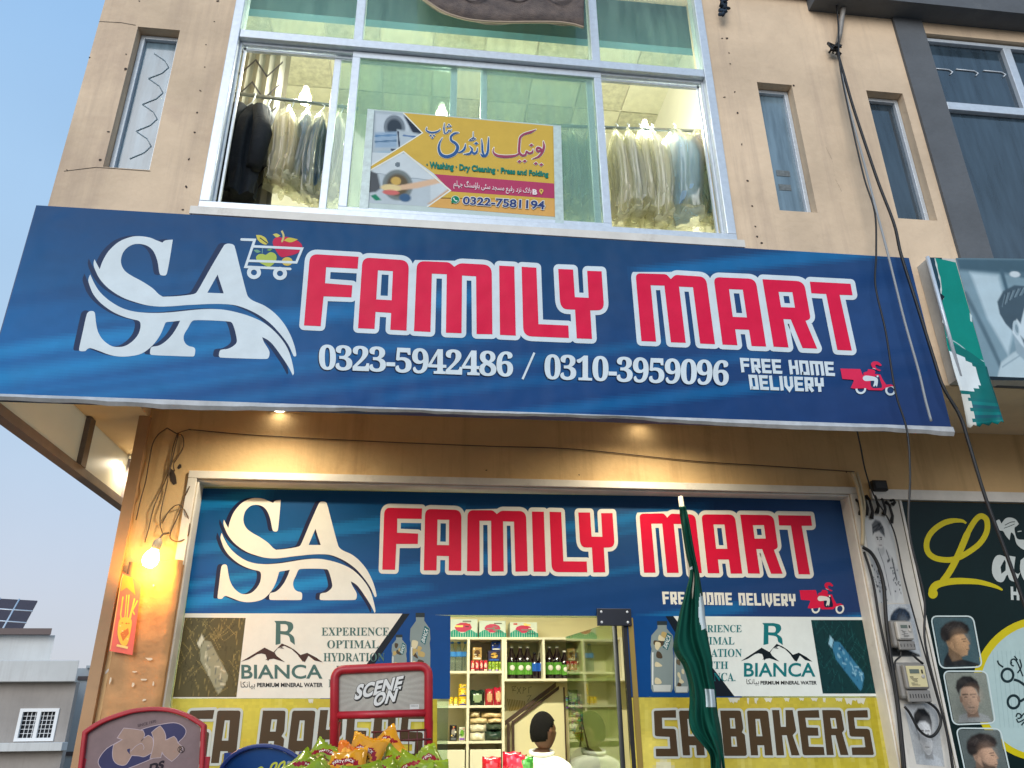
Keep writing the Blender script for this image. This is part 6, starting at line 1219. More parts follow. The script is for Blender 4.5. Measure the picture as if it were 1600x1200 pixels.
def bottle(kind, px, z, h, r, lb, gp):
    x = xz(px, 1040)[0]; t = thing('syrup_bottle' if kind == 's' else 'water_bottle' if kind == 'w' else 'cola_bottle', lb, 'bottle', (x, 6.76, z), 0, gp); c = (x, 6.76, z)
    body = M_SYR if kind != 'w' else M_GLB
    MB().lathe([(r * .9, 0), (r, .01), (r, h * .56), (r * .82, h * .68), (r * .42, h * .84), (r * .34, h * .94)], 14, c=c).build('glass_body' if kind == 's' else 'plastic_body', body, t)
    MB().lathe([(r * .42, h * .94), (r * .42, h), (r * .2, h * 1.003)], 12, c=c).build('cap', M_CAPW if kind == 's' else (mat('blue_cap', (40, 110, 200), .4) if 'blue_cap' not in bpy.data.materials else bpy.data.materials['blue_cap']) if kind == 'w' else M_BLACK, t)
    lc = {'s': (96, 156, 60), 'w': (70, 140, 214), 'c': (40, 96, 190)}[kind]; z0, z1 = {'s': (.14, .50), 'w': (.5, .66), 'c': (.3, .6)}[kind]; l = MB().lathe([(r * 1.015, h * z0), (r * 1.015, h * z1)], 16, 0, lin(lc), c)
    l.f = l.f[:-2]; l.m = l.m[:-2]; l.sm = l.sm[:-2]; l.c = l.c[:-2]
    l.build('label', M_ATTR, t)
    if kind == 's': MB().lathe([(r * .55, 0), (r * .5, .003)], 14, M=Matrix.Translation((x, 6.76 - r * 1.0, z + h * .34)) @ Matrix.Rotation(R(90), 4, 'X')).build('label_badge', M_CAPW, t)
for k, (px, h, r) in enumerate(((799.5, .262, .040), (813, .262, .040), (824.5, .262, .040))): bottle('s', px, zb2 + .018, h, r, ['first tall syrup bottle left in the first bottle bay', 'middle tall syrup bottle in the first bottle bay', 'third tall syrup bottle next to the blue labelled bottles'][k], 'dark syrup bottles on the high shelf')
for k, px in enumerate((835.5, 845.5)): bottle('c', px, zb2 + .018, .21, .033, ['dark cola bottle with blue label beside the tall syrup bottles', 'dark cola bottle with blue label against the shelf divider'][k], 'cola bottles with blue labels')
for k, (px, h) in enumerate(((859, .262), (871, .262), (882.5, .225), (893, .225), (903.5, .225))): bottle('s', px, zb2 + .018, h, .040 if h > .25 else .035, ['tall syrup bottle just right of the shelf divider', 'second tall syrup bottle right of the shelf divider', 'short syrup bottle beside the two tall ones in the second bay', 'middle short syrup bottle in the second bay', 'last short syrup bottle nearest the glass door'][k], 'dark syrup bottles on the high shelf')
for k, px in enumerate((706, 716.5, 727)): bottle('w', px, ls[1], .235, .034, ['clear water bottle with blue cap nearest the door jamb', 'middle clear water bottle with blue cap on the tall unit', 'clear water bottle with blue cap against the divider'][k], 'clear water bottles on the tall unit')
def carton(name, lb, cat, gp, px0, px1, z, h, c, c2, Y=6.70, d=.10, label=None):
    x0, x1 = xz(px0, 1040, Y)[0], xz(px1, 1040, Y)[0]; t = thing(name, lb, cat, ((x0 + x1) / 2, Y, z), 0, gp)
    MB().box(x0 + .002, x1 - .002, Y, Y + d, z + .001, z + h, 0, lin(c)).build('box_body', M_ATTR, t, bevel=.003)
    f = MB(); w = x1 - x0; rr = random.Random(int(px0 * 7)); y = Y - .0012
    n = 10; f.add([(x0 + w * .5 + w * .3 * math.cos(k * .628), y, z + h * .55 + h * .26 * math.sin(k * .628)) for k in range(n)], [tuple(range(n))], 0, False, lin(c2))
    f.quad((x0 + w * .12, y - .0005, z + h * .08), (x1 - w * .12, y - .0005, z + h * .08), (x1 - w * .12, y - .0005, z + h * .2), (x0 + w * .12, y - .0005, z + h * .2), 0, lin(tuple(255 - v for v in c2) if rr.random() < .3 else (230, 226, 206)))
    for k in range(7):                                                  # small print and picture patches
        u0, v0 = rr.uniform(.06, .7), rr.uniform(.22, .9); uw, vh = rr.uniform(.08, .3), rr.uniform(.03, .10); cc = rr.choice([(240, 236, 214), c2, tuple(int(v * .6) for v in c), (206, 60, 50), (250, 220, 120), (40, 40, 44)]); yy = y - .0009 - .0001 * k
        f.quad((x0 + w * u0, yy, z + h * v0), (x0 + w * min(.95, u0 + uw), yy, z + h * v0), (x0 + w * min(.95, u0 + uw), yy, z + h * min(.97, v0 + vh)), (x0 + w * u0, yy, z + h * min(.97, v0 + vh)), 0, lin(cc))
    f.build('printed_front', M_ATTR, t, recalc=False); return t
for k in range(4): carton('juice_carton', ['red juice carton at left end of the red row', 'second red juice carton from the row left end', 'third red juice carton in the red row', 'red juice carton next to the lime cartons'][k], 'carton', 'red juice cartons on the tall unit', 735.5 + k * 6.7, 741.8 + k * 6.7, ls[1], .085, (206, 50, 66), (236, 200, 190))
for k in range(4): carton('juice_carton', ['lime juice carton next to the red cartons', 'second lime juice carton from the red cartons', 'third lime juice carton in the lime row', 'lime juice carton at the right end of its row'][k], 'carton', 'lime juice cartons on the tall unit', 763 + k * 5.3, 768 + k * 5.3, ls[1], .075, (176, 206, 70), (96, 150, 40))
carton('snack_box', 'brown snack box standing on the red juice cartons', 'box', None, 738, 753, ls[1] + .087, .10, (186, 150, 90), (96, 66, 40)); carton('snack_box', 'blue and brown snack box on the lime juice cartons', 'box', None, 762.5, 782, ls[1] + .077, .085, (60, 56, 84), (206, 160, 70)); carton('snack_box', 'small deep blue box topmost on the lime carton stack', 'box', None, 768, 782.5, ls[1] + .163, .07, (30, 66, 160), (18, 36, 90))
for k, (a, b, z_, hh) in enumerate(((703, 709, 0, .065), (709.5, 716, 0, .065), (717, 731, 0, .065), (717, 731, .066, .065), (718, 731, .132, .03))): carton('yellow_pack', ['single yellow pack nearest the jamb', 'yellow pack beside the tall yellow stack', 'bottom pack of the tall yellow stack', 'middle pack of the tall yellow stack', 'thin topmost pack of the tall yellow stack'][k], 'pack', 'yellow packs on the tall unit', a, b, ls[2] + z_, hh, (232, 192, 30), (250, 226, 90))
carton('black_box', 'black box with pale writing on the lowest open shelf', 'box', None, 705, 716, ls[3], .115, (26, 24, 26), (150, 146, 140)); carton('tea_box', 'green and white box beside the black box', 'box', None, 718.5, 728.5, ls[3], .10, (206, 210, 190), (110, 170, 60))
def pouch(name, lb, cat, gp, px0, px1, z, h, c, c2, Y=6.72, d=.07, lie=False):
    x0, x1 = xz(px0, 1040, Y)[0], xz(px1, 1040, Y)[0]; w = x1 - x0; g = MB(); nx, nz = 10, 10; rr = random.Random(int(px0 * 13 + h * 999)); ph = rr.random() * 6
    for s in (-1, 1):
        b0 = len(g.v)
        for j in range(nz + 1):
            for i in range(nx + 1):
                u, v = i / nx, j / nz; e = max(0, (1 - abs(2 * u - 1) ** 2.4) * (1 - abs(2 * v - 1) ** 2.4)) ** .55
                g.v.append((x0 + w * u, Y + s * (d * .5 * e + .004 * math.sin(u * 14 + v * 9 + ph)), z + h * v + .004 * math.sin(u * 11 + ph) * v))
        for j in range(nz):
            for i in range(nx):
                u, v = (i + .5) / nx, (j + .5) / nz; q = b0 + j * (nx + 1) + i; cc = c2 if math.hypot((u - .5) / .34, (v - .48) / .3) < 1 else c
                if rr.random() < .06: cc = tuple(min(255, v_ + 40) for v_ in cc)
                g.f.append([q, q + 1, q + nx + 2, q + nx + 1]); g.m.append(0); g.sm.append(True); g.c.append(lin(cc))
    return tag(g.build(name, M_FOIL), lb, cat, gp)
GPP = 'plastic pouches on the tall unit'
pouch('snack_pouch', 'dark green pouch with pale label on the third level', 'pouch', GPP, 735, 757, ls[2], .115, (22, 44, 34), (150, 170, 130)); pouch('snack_pouch', 'red pouch beside the dark green pouch', 'pouch', GPP, 758, 771, ls[2], .125, (170, 40, 56), (206, 160, 120)); pouch('snack_pouch', 'red pouch at the right end of the third level', 'pouch', GPP, 771.5, 785, ls[2], .135, (180, 34, 60), (210, 170, 130))
for k, (a, b, z_, h_, c) in enumerate(((735, 758, .0, .062, (226, 220, 196)), (758, 785, .0, .07, (40, 60, 50)), (735, 760, .063, .058, (222, 214, 190)), (760, 786, .072, .05, (60, 74, 60)), (735, 762, .123, .045, (228, 206, 160)), (762, 786, .124, .04, (226, 200, 156)), (735, 750, .17, .042, (230, 210, 170)), (752, 785, .166, .04, (222, 196, 150)))):
    pouch('flour_bag', ['bottom left cream bag of the bag pile', 'bottom right dark bag of the bag pile', 'second layer left cream bag of the pile', 'second layer right dark bag of the pile', 'third layer left tan bag of the pile', 'third layer right tan bag of the pile', 'top left cream bag of the pile', 'top right tan bag of the pile'][k], 'bag', 'soft bags piled on the lowest open shelf', a, b, ls[3] + z_, h_, c, tuple(min(255, int(v * 1.05)) for v in c), d=.12)
for k, (a, b) in enumerate(((700, 746), (748, 791), (797, 841))):
    x = xz(a, 990)[0]; t = carton('diaper_pack', ['teal and white diaper pack at left on top of the shelf', 'teal and white diaper pack second from left on top', 'green and white diaper pack lying right on top of the shelf'][k], 'pack', 'diaper packs on top of the shelves', a, b, ls[0] + .001, .148 - .012 * k, (206, 216, 206) if k < 2 else (214, 222, 210), (196, 60, 96), Y=6.68, d=.16)
    q0, q1 = xz(a, 1000, 6.68)[0], xz(b, 1000, 6.68)[0]; f = MB(); n = 12
    for i in range(n): u0, u1 = q0 + (q1 - q0) * i / n, q0 + (q1 - q0) * (i + 1) / n; f.quad((u0 + .003, 6.6774, ls[0] + .004), (u1, 6.6774, ls[0] + .004), (u1, 6.6774, ls[0] + .05 + .015 * math.sin(i)), (u0 + .003, 6.6774, ls[0] + .05 + .015 * math.sin(i - 1)), 0, lin((30, 150, 130)))
    f.build('teal_band', M_ATTR, t, recalc=False)
# stair panel under the bottle shelf
M_BTRIM = mat('brown_trim', (74, 52, 38), .5, noise=.3, nscale=12); un = thing('stair_panel', 'cream stair panel with dark brown diagonal trim behind the man', 'panel', (1.05, 6.9, .13))
YP = 6.86; q = lambda px, py: (at(px, py, YP).x, at(px, py, YP).z)
pn = MB(); pn.prism([q(800, 1128), q(872, 1074), q(880, 1074), (q(880, 1074)[0], .14), (q(800, 1128)[0], .14)], YP + .004, YP + .05); pn.build('door_panel', M_CREAM, un)
tr2 = MB()
for a, b, w in (((789, 1126), (868, 1066), .028), ((800, 1127), (873, 1072), .02)):
    (xa, za), (xb, zb_) = q(*a), q(*b); tr2.prism([(xa, za), (xb, zb_), (xb, zb_ - w * 1.3), (xa, za - w * 1.3)], YP - .012 - w * .2, YP + .002)
for px, y0, w in ((792, 1130, .022), (799.5, 1126, .02), (880, 1074, .010)): x, z_ = q(px, y0); tr2.box(x, x + w, YP - .011, YP + .003, .14, z_)
tr2.build('trim', M_BTRIM, un)
gp_ = Print(6.90, base=.002)
for pts in ([(800, 1073), (802, 1086), (800, 1073), (806, 1072), (801, 1079), (806, 1079)], [(808, 1074), (814, 1084)], [(814, 1073), (808, 1084)], [(817, 1084), (818, 1074), (822, 1076), (818, 1079)], [(826, 1083), (826, 1074), (831, 1073)], [(823, 1088), (830, 1086), (824, 1096)]): gp_.stroke(pts, .7, (120, 108, 70))
for k in range(11): gp_.stroke([(793 + k * 2.6, 1092 + k * .3), (797 + k * 2.3, 1112 - k * .7)], .9, (150, 120, 40))
gp_.build('wall_scribble', M_PAPER, un, recalc=False)
# sachet strips hanging by the stair panel
for k, (px, y0, y1, w, c) in enumerate(((889, 1088, 1108, 11, (90, 110, 130)), (900, 1090, 1134, 9, (176, 176, 172)), (907, 1084, 1140, 10, (150, 156, 156)), (896, 1096, 1146, 8, (190, 188, 180)), (905, 1144, 1158, 14, (196, 180, 60)))):
    g = MB(); a = at(px - w / 2, y0, 6.5 - .01 * k); b = at(px + w / 2, y1, 6.5 - .01 * k); n = 14
    for j in range(n):
        z0, z1 = b.z + (a.z - b.z) * j / n, b.z + (a.z - b.z) * (j + 1) / n; d = .014
        for i in range(2):
            x0, x1 = a.x + (b.x - a.x) * i / 2, a.x + (b.x - a.x) * (i + 1) / 2; m_ = (x0 + x1) / 2; zm = (z0 + z1) / 2
            cc = lin(tuple(max(0, min(255, v + random.choice([-46, -10, 20, 44])) ) for v in c)); vs = [(x0, a.y, z0), (x1, a.y, z0), (x1, a.y, z1), (x0, a.y, z1), (m_, a.y - d, zm), (m_, a.y + d, zm)]
            g.add(vs, [(0, 1, 4), (1, 2, 4), (2, 3, 4), (3, 0, 4), (1, 0, 5), (2, 1, 5), (3, 2, 5), (0, 3, 5)], 0, True, cc)
    tag(g.build('sachet_strip', M_FOIL), ['blue grey sachet strip tilted by the stair panel', 'silver sachet strip hanging in the middle of the bunch', 'long grey sachet strip nearest the glass door', 'long silver sachet strip in front of the bunch', 'short yellow sachet row under the silver strips'][k], 'sachets', 'sachet strips hanging by the stair panel')
hb = MB(); c = at(914, 1200, 5.9); hb.lathe([(.05, -.25), (.10, -.18), (.115, -.02), (.105, .06), (.07, .11), (.03, .13)], 16, c=tuple(c), sy=.6).tube([c + Vector((-.03, 0, .12)), c + Vector((-.005, 0, .30)), c + Vector((.03, 0, .12))], .008, 6)
tag(hb.build('hanging_bag', mat('black_nylon', (20, 20, 22), .6, bump=.4, bscale=14)), 'black bag hanging beside the glass door behind the man', 'bag')
for k, (px, py, c) in enumerate(((800, 1190, (196, 24, 50)), (809, 1194, (206, 36, 60)), (768, 1198, (200, 30, 44)), (819, 1197, (60, 140, 50)))):
    p = at(px, py, 5.3); o = pouch('candy_bag', ['red candy bag highest on the counter left of the man', 'red candy bag in the middle of the counter', 'small red candy bag at the counter left end', 'green candy bag touching the man on the counter'][k], 'candy bag', 'bright candy bags on the counter', 735, 757, 0, .11, c, tuple(min(255, v + 50) for v in c)); 
    x0 = xz(746, 1040, 6.72)[0]; o.location = (p.x - x0, p.y - 6.72, p.z - .055)
ct = thing('counter', 'low cream counter with candy bags inside the doorway', 'counter', (.75, 5.35, .13)); MB().box(.35, 1.12, 5.2, 5.5, .13, at(790, 1206, 5.3).z - .01).build('counter_body', M_SHELF, ct, bevel=.006)
# ------------------------------------------------------------------ shopkeeper seen from behind
def skin_mesh(verts, edges, radii, root=0, sub=2):
    me = bpy.data.meshes.new('sk'); me.from_pydata(verts, edges, []); o = bpy.data.objects.new('sk', me); scene.collection.objects.link(o)
    md = o.modifiers.new('skin', 'SKIN'); md.use_smooth_shade = True; sv = me.skin_vertices[0].data
    for i, r in enumerate(radii): sv[i].radius = r if isinstance(r, tuple) else (r, r); sv[i].use_root = (i == root)
    o.modifiers.new('sub', 'SUBSURF').levels = sub; o.modifiers['sub'].render_levels = sub; bpy.context.view_layer.update()
    out = bpy.data.meshes.new_from_object(o.evaluated_get(bpy.context.evaluated_depsgraph_get())); bpy.data.objects.remove(o); return out
YM = 5.68; hc = at(849, 1143, YM); HX, HZ = hc.x, hc.z                     # head centre
man = thing('person', 'man in a white shirt with short black hair seen from behind in the doorway', 'person', (HX, YM, .13))
bz = HZ
V = [(0, 0, bz - .72), (0, .01, bz - .55), (0, .02, bz - .38), (0, .01, bz - .27), (0, .0, bz - .17), (.01, -.0, bz - .09),            # pelvis..neck 0-5
     (-.17, .0, bz - .27), (-.23, .03, bz - .50), (-.17, .20, bz - .66), (-.13, .28, bz - .68), (.17, .0, bz - .27), (.24, .02, bz - .50), (.20, .20, bz - .66), (.17, .28, bz - .68),  # arms 6-13
     (-.09, 0, bz - .80), (-.10, .02, bz - 1.14), (-.10, -.02, .18), (-.10, .14, .16), (.09, 0, bz - .80), (.10, .02, bz - 1.14), (.10, -.02, .18), (.10, .14, .16)]
E_d = [(0, 1), (1, 2), (2, 3), (3, 4), (4, 5), (3, 6), (6, 7), (7, 8), (8, 9), (3, 10), (10, 11), (11, 12), (12, 13), (0, 14), (14, 15), (15, 16), (16, 17), (0, 18), (18, 19), (19, 20), (20, 21)]
Rr = [(.15, .10), (.145, .10), (.16, .11), (.13, .09), (.07, .065), (.07, .068), (.07, .07), (.05, .05), (.036, .036), (.028, .028), (.07, .07), (.05, .05), (.036, .036), (.028, .028), .085, .06, .045, .035, .085, .06, .045, .035]
for sx, wi in ((-1, 9), (1, 13)):                                          # five fingers each
    w = Vector(V[wi])
    for k in range(5):
        b = len(V); sp_ = (k - 2) * .019; L = (.055, .07, .078, .072, .05)[k] if k else .05
        d = Vector((sp_ * .5, L, -.012)) if k else Vector((-sx * .035, .03, 0)); V += [tuple(w + Vector((sp_ * (-sx), .02, 0))), tuple(w + Vector((sp_ * -sx, .03, 0)) + d * .55), tuple(w + Vector((sp_ * -sx, .03, -.008)) + d)]
        E_d += [(wi, b), (b, b + 1), (b + 1, b + 2)]; Rr += [.012, .009, .008]
bm_ = skin_mesh(V, E_d, Rr)
# head: a shaped ellipsoid with brow, nose, lips, chin and ears, turned to the right and away
hd = bmesh.new(); bmesh.ops.create_uvsphere(hd, u_segments=40, v_segments=28, radius=1.0)
for v in hd.verts:
    x, y, z = v.co; fr = max(0, -y)                                         # face looks to -y locally
    px, py, pz = x * .074, y * .096, z * .118
    if z < -.1: px *= 1 - .30 * min(1, (-z - .1)) ; py = py * (1 - .12 * (-z)) - .012 * fr
    if fr > .5: py = py + .010 * (fr - .5)
    nz_ = math.exp(-((x / .16) ** 2 + ((z + .16) / .20) ** 2)); py -= .026 * nz_ * (fr > .6)
    py -= .008 * math.exp(-((z - .16) / .08) ** 2) * (fr > .5); py += .008 * (math.exp(-(((abs(x) - .36) / .16) ** 2 + ((z - .02) / .1) ** 2))) * (fr > .5)
    py -= .009 * math.exp(-((x / .3) ** 2 + ((z + .48) / .07) ** 2)) * (fr > .5) + .006 * math.exp(-((x / .26) ** 2 + ((z + .60) / .06) ** 2)) * (fr > .4); py -= .010 * math.exp(-((x / .3) ** 2 + ((z + .86) / .14) ** 2)) * (fr > .2)
    ear = math.exp(-(((y - .12) / .16) ** 2 + ((z + .06) / .26) ** 2)) * (abs(x) > .8); px += math.copysign(.016 * ear, x)
    v.co = (px, py, pz)
hm_ = bpy.data.meshes.new('hd'); hd.to_mesh(hm_); hd.free()
rotH = Matrix.Translation((HX, YM, HZ)) @ Matrix.Rotation(R(-3), 4, 'Y') @ Matrix.Rotation(R(128), 4, 'Z')
bb = bmesh.new(); bb.from_mesh(bm_)
for v in bb.verts: v.co = Vector((v.co.x + HX - .015, v.co.y + YM, v.co.z))
n0 = len(bb.verts); bb.from_mesh(hm_); bb.verts.ensure_lookup_table()
for v in list(bb.verts)[n0:]: v.co = rotH @ v.co
for v in bb.verts: v.co -= Vector(man.location)
bme = bpy.data.meshes.new('body'); bb.to_mesh(bme); bb.free(); bme.materials.append(mat('brown_skin', (94, 62, 44), .5, noise=.12, nscale=20))
for p in bme.polygons: p.use_smooth = True
bo = bpy.data.objects.new('body', bme); scene.collection.objects.link(bo); bo.parent = man
hr = bmesh.new(); bmesh.ops.create_uvsphere(hr, u_segments=48, v_segments=32, radius=1.0); dl_ = []
for v in hr.verts:
    x, y, z = v.co
    t_ = min(1, max(0, (y + .55) / .9)); keep = z > (.46 * (1 - t_) + (-.52) * t_ ** 1.6 + (.30 if -.12 < y < .34 and abs(x) > .5 and z < .1 else 0))
    if not keep: dl_.append(v)
    k = 1.05 + random.uniform(-.012, .014); v.co = (x * .074 * k, y * .096 * k * 1.01, z * .118 * k)
bmesh.ops.delete(hr, geom=dl_, context='VERTS')
for v in hr.verts: v.co = (rotH @ v.co) - Vector(man.location)
hme = bpy.data.meshes.new('hair'); hr.to_mesh(hme); hr.free(); hme.materials.append(mat('black_hair', (12, 11, 11), .85, noise=.4, nscale=120, bump=.8, bscale=260, spec=.15)); ho = bpy.data.objects.new('hair', hme); scene.collection.objects.link(ho); ho.parent = man; s_ = ho.modifiers.new('t', 'SOLIDIFY'); s_.thickness = -.003
for p in hme.polygons: p.use_smooth = True
Vs = [V[0], V[1], V[2], V[3], (0, .0, bz - .135), V[6], V[7], V[8], V[10], V[11], V[12]]; Es = [(0, 1), (1, 2), (2, 3), (3, 4), (3, 5), (5, 6), (6, 7), (3, 8), (8, 9), (9, 10)]
sm_ = skin_mesh(Vs, Es, [(.175, .125), (.165, .12), (.18, .13), (.17, .125), (.092, .088), (.098, .098), (.066, .066), (.05, .05), (.098, .098), (.066, .066), (.05, .05)])
for v in sm_.vertices:
    f = math.sin(v.co.z * 46 + v.co.x * 30) * .004 + math.sin(v.co.x * 80 + v.co.z * 17) * .003; v.co = Vector((v.co.x + HX - .015 + f, v.co.y + YM + f, v.co.z)) - Vector(man.location)
sm_.materials.append(mat('white_shirt', (226, 226, 216), .8, bump=.15, bscale=14)); so = bpy.data.objects.new('shirt', sm_); scene.collection.objects.link(so); so.parent = man
co = MB().tube([Vector((HX - .015 + .074 * math.cos(a), YM + .072 * math.sin(a), bz - .128 + .014 * math.sin(a))) for a in [2 * math.pi * k / 20 for k in range(21)]], .014, 8); co.build('collar', bpy.data.materials['white_shirt'], man)
Vt = [V[0], V[14], V[15], V[16], V[18], V[19], V[20]]
tm = skin_mesh(Vt, [(0, 1), (1, 2), (2, 3), (0, 4), (4, 5), (5, 6)], [(.17, .12), .105, .085, .075, .105, .085, .075])
for v in tm.vertices: v.co = Vector((v.co.x + HX - .015, v.co.y + YM, v.co.z)) - Vector(man.location)
tm.materials.append(mat('white_shalwar', (216, 214, 204), .85)); to = bpy.data.objects.new('trousers', tm); scene.collection.objects.link(to); to.parent = man
# ------------------------------------------------------------------ laundry on the rails
M_BAG = mat_glass('plastic_cover', (250, 250, 240), refl=1.6, haze=.34, hazec=(250, 250, 236), rough=.12)
for _n in list(M_BAG.node_tree.nodes):
    if _n.type == 'BSDF_DIFFUSE': _t = M_BAG.node_tree.nodes.new('ShaderNodeBsdfTranslucent'); _t.inputs[0].default_value = _n.inputs[0].default_value; _l = _n.outputs[0].links[0].to_socket; M_BAG.node_tree.links.new(_t.outputs[0], _l)
def rail(lb, pxa, pxb, Y): return tag(MB().tube([at(*pxa, Y), at(*pxb, Y)], .012, 8).build('clothes_rail', mat('rail_steel', (120, 128, 130), .35, metal=.6)), lb, 'rail', 'laundry rails')
rail('steel clothes rail above the dark coats at window left', (352, 144), (560, 170), U + .40); rail('steel clothes rail above the bagged clothes at window right', (852, 196), (1122, 206), U + .42)
fab = {}
def fabric(c):
    if c not in fab:                                                  # thin cloth: lamps behind it glow through
        fab[c] = mat('garment_cloth', c, .9, noise=.2, nscale=9, bump=.4, bscale=26); t = fab[c].node_tree; pb = t.nodes['Principled BSDF']; ou = t.nodes['Material Output']
        if sum(c) > 200:
            tl_ = t.nodes.new('ShaderNodeBsdfTranslucent'); tl_.inputs[0].default_value = (*lin(c), 1); mx = t.nodes.new('ShaderNodeMixShader'); mx.inputs[0].default_value = .5
            t.links.new(pb.outputs[0], mx.inputs[1]); t.links.new(tl_.outputs[0], mx.inputs[2]); t.links.new(mx.outputs[0], ou.inputs[0])
    return fab[c]
def garment(lb, px, y0, y1, w, c, Y, bag=False, gp='garments on the laundry rails', sleeves=False, dep=.17):
    top = at(px, y0, Y); bot = at(px, y1, Y); L = top.z - bot.z; hw = w / FOC * Y * 1.18 / 2 * 1.1
    t = thing('hanging_garment', lb, 'clothes', (top.x, Y, top.z), 0, gp); rr = random.Random(int(px * 3 + w)); n, m_ = 56, 26; g = MB(); ph = rr.random() * 6
    def shell(sc, z0, z1, fold):
        vs = []
        for j in range(m_ + 1):
            v = j / m_; wd = hw * (.10 + .90 * min(1, v / (.30 if bag else .2)) ** .9) * (1 + .06 * math.sin(v * 8 + ph)) * sc; dp = dep * (.2 + .8 * min(1, v / .24)) * sc
            for i in range(n):
                a = 2 * math.pi * i / n; f = 1 + fold * (.14 * math.sin(a * 5 + ph + v * 2) + .10 * math.sin(a * 11 + v * 3 + ph) + (.10 * math.sin(a * 7 + v * 14) if v > .8 else 0)) * min(1, v * 2.4)
                vs.append((top.x + wd * f * math.cos(a) + .012 * math.sin(v * 5 + ph), Y + dp * f * math.sin(a), z0 + (z1 - z0) * v + (.018 * math.sin(a * 3 + ph) if j == m_ else 0)))
        return vs, [(j * n + i, j * n + (i + 1) % n, (j + 1) * n + (i + 1) % n, (j + 1) * n + i) for j in range(m_) for i in range(n)]
    vs, fs = shell(1.0, top.z - .07, bot.z + (L * .1 if bag else 0), 1.0); g.add(vs, fs, 0, True); g.add(vs[-n:], [tuple(range(n))], 0, True); g.build('cloth', fabric(c), t)
    if sleeves:
        for s in (-1, 1): MB().tube([(top.x + s * hw * .6, Y - .02, top.z - .11), (top.x + s * hw * 1.1, Y - .06, top.z - L * .42), (top.x + s * hw * .95, Y - .08, top.z - L * .78)], [.05, .06, .045], 10).build('sleeve', fabric(c), t)
    h = MB(); h.tube([(top.x, Y - .004, top.z + .035), (top.x + .015, Y, top.z + .03), (top.x + .012, Y, top.z - .0), (top.x, Y, top.z - .045), (top.x - hw * .5, Y, top.z - .10)], .004, 5).tube([(top.x, Y, top.z - .045), (top.x + hw * .5, Y, top.z - .10)], .004, 5); h.build('hanger', M_ALU, t)
    if bag:
        b = MB(); vs, fs = shell(1.16, top.z - .015, bot.z, 1.5); b.add(vs, fs, 0, True); vs2, fs2 = vs[-n:], [tuple(range(n))]; b.add([(v[0], v[1], v[2] - .0) for v in vs2], fs2, 0, True); b.build('plastic_cover', M_BAG, t)
        kn_ = MB()
        for k in range(7): a = rr.random() * 6.28; kn_.tube([(top.x + hw * 1.1 * math.cos(a), Y + dep * 1.1 * math.sin(a) - .02, bot.z + .02 + .04 * rr.random()), (top.x + hw * .8 * math.cos(a + .5), Y + dep * math.sin(a + .5) - .04, bot.z - .012 + .02 * rr.random()), (top.x + hw * .9 * math.cos(a + .9), Y + dep * math.sin(a + .9) - .02, bot.z + .04)], .0035, 4)
        kn_.build('bag_crease', M_BAG, t)
    return t
Yl, Yr = U + .40, U + .42
garment('dark grey coat at the far left of the laundry window', 362, 152, 318, 46, (44, 52, 56), Yl, dep=.12); garment('black blazer hanging second from left in the laundry window', 395, 152, 312, 46, (16, 24, 32), Yl - .06, sleeves=True, dep=.10)
garment('beige shirt in plastic cover below the left laundry bulb', 455, 164, 290, 36, (226, 216, 194), Yl, True, dep=.10); garment('blue grey shirt in plastic next to the beige shirt', 482, 168, 300, 28, (130, 152, 176), Yl + .03, True, dep=.10); garment('slate blue shirt hanging just left of the sash bar', 503, 170, 312, 26, (112, 136, 160), Yl - .03, True, dep=.10); garment('grey shirt seen between the two sash bars', 533, 170, 312, 24, (150, 160, 160), Yl, True, dep=.10)
garment('pale green shirt tucked behind the top right corner of the yellow poster', 838, 196, 318, 30, (206, 222, 212), Yr + .05, True, dep=.12)
garment('white bagged shirt at the left edge of the blue bagged suit', 1018, 200, 350, 28, (240, 240, 230), Yr - .04, True, dep=.12); garment('lilac shirt in plastic between the two big bags at window right', 1084, 200, 262, 20, (190, 186, 214), Yr - .05, True, dep=.08)
garment('charcoal trousers folded on a hanger behind the black blazer', 420, 156, 262, 22, (50, 56, 60), Yl + .07, dep=.08)
for k, (px, w, c, y1, lb) in enumerate(((868, 30, (226, 230, 226), 330, 'pale bagged shirt behind the glass right of the yellow poster'), (893, 30, (214, 222, 222), 338, 'grey white bagged shirt in the middle behind the right sash glass'), (916, 28, (222, 228, 226), 334, 'pale bagged shirt behind glass against the sash bar'), (962, 28, (240, 238, 228), 346, 'white bagged shirt just right of the sash bar'), (980, 26, (228, 230, 230), 340, 'grey bagged shirt second right of the sash bar'), (998, 28, (240, 238, 226), 344, 'white bagged shirt left of the blue bagged suit'), (1053, 62, (170, 198, 224), 346, 'wide plastic bag with blue shirt at the window right'), (1108, 36, (176, 200, 206), 352, 'knotted plastic bag with folded teal cloth at far right of window'))):
    garment(lb, px, 200, y1, w, c, Yr + .03 * (k % 2), True, dep=.13)
# ------------------------------------------------------------------ neighbouring houses on the left, solar array
M_HGREY = mat('grey_render', (160, 154, 148), .9, noise=.2, nscale=.5, bump=.1, streak=(138, 133, 128), dirt=(120, 120, 120)); M_HWHITE = mat('white_render', (206, 208, 206), .9, noise=.16, nscale=.4, streak=(176, 174, 170), dirt=(150, 150, 148)); M_HBROWN = mat('brown_slab', (106, 92, 88), .8)
def splay(mb, x0, xr, y0, y1, z0, z1):                                # block whose right flank runs back at an angle, like the skewed street
    xb = xr * y1 / y0 - .4; vs = [(x0, y0, z0), (xr, y0, z0), (xb, y1, z0), (x0, y1, z0), (x0, y0, z1), (xr, y0, z1), (xb, y1, z1), (x0, y1, z1)]
    return mb.add(vs, [(3, 2, 1, 0), (4, 5, 6, 7), (0, 1, 5, 4), (1, 2, 6, 5), (2, 3, 7, 6), (3, 0, 4, 7)])
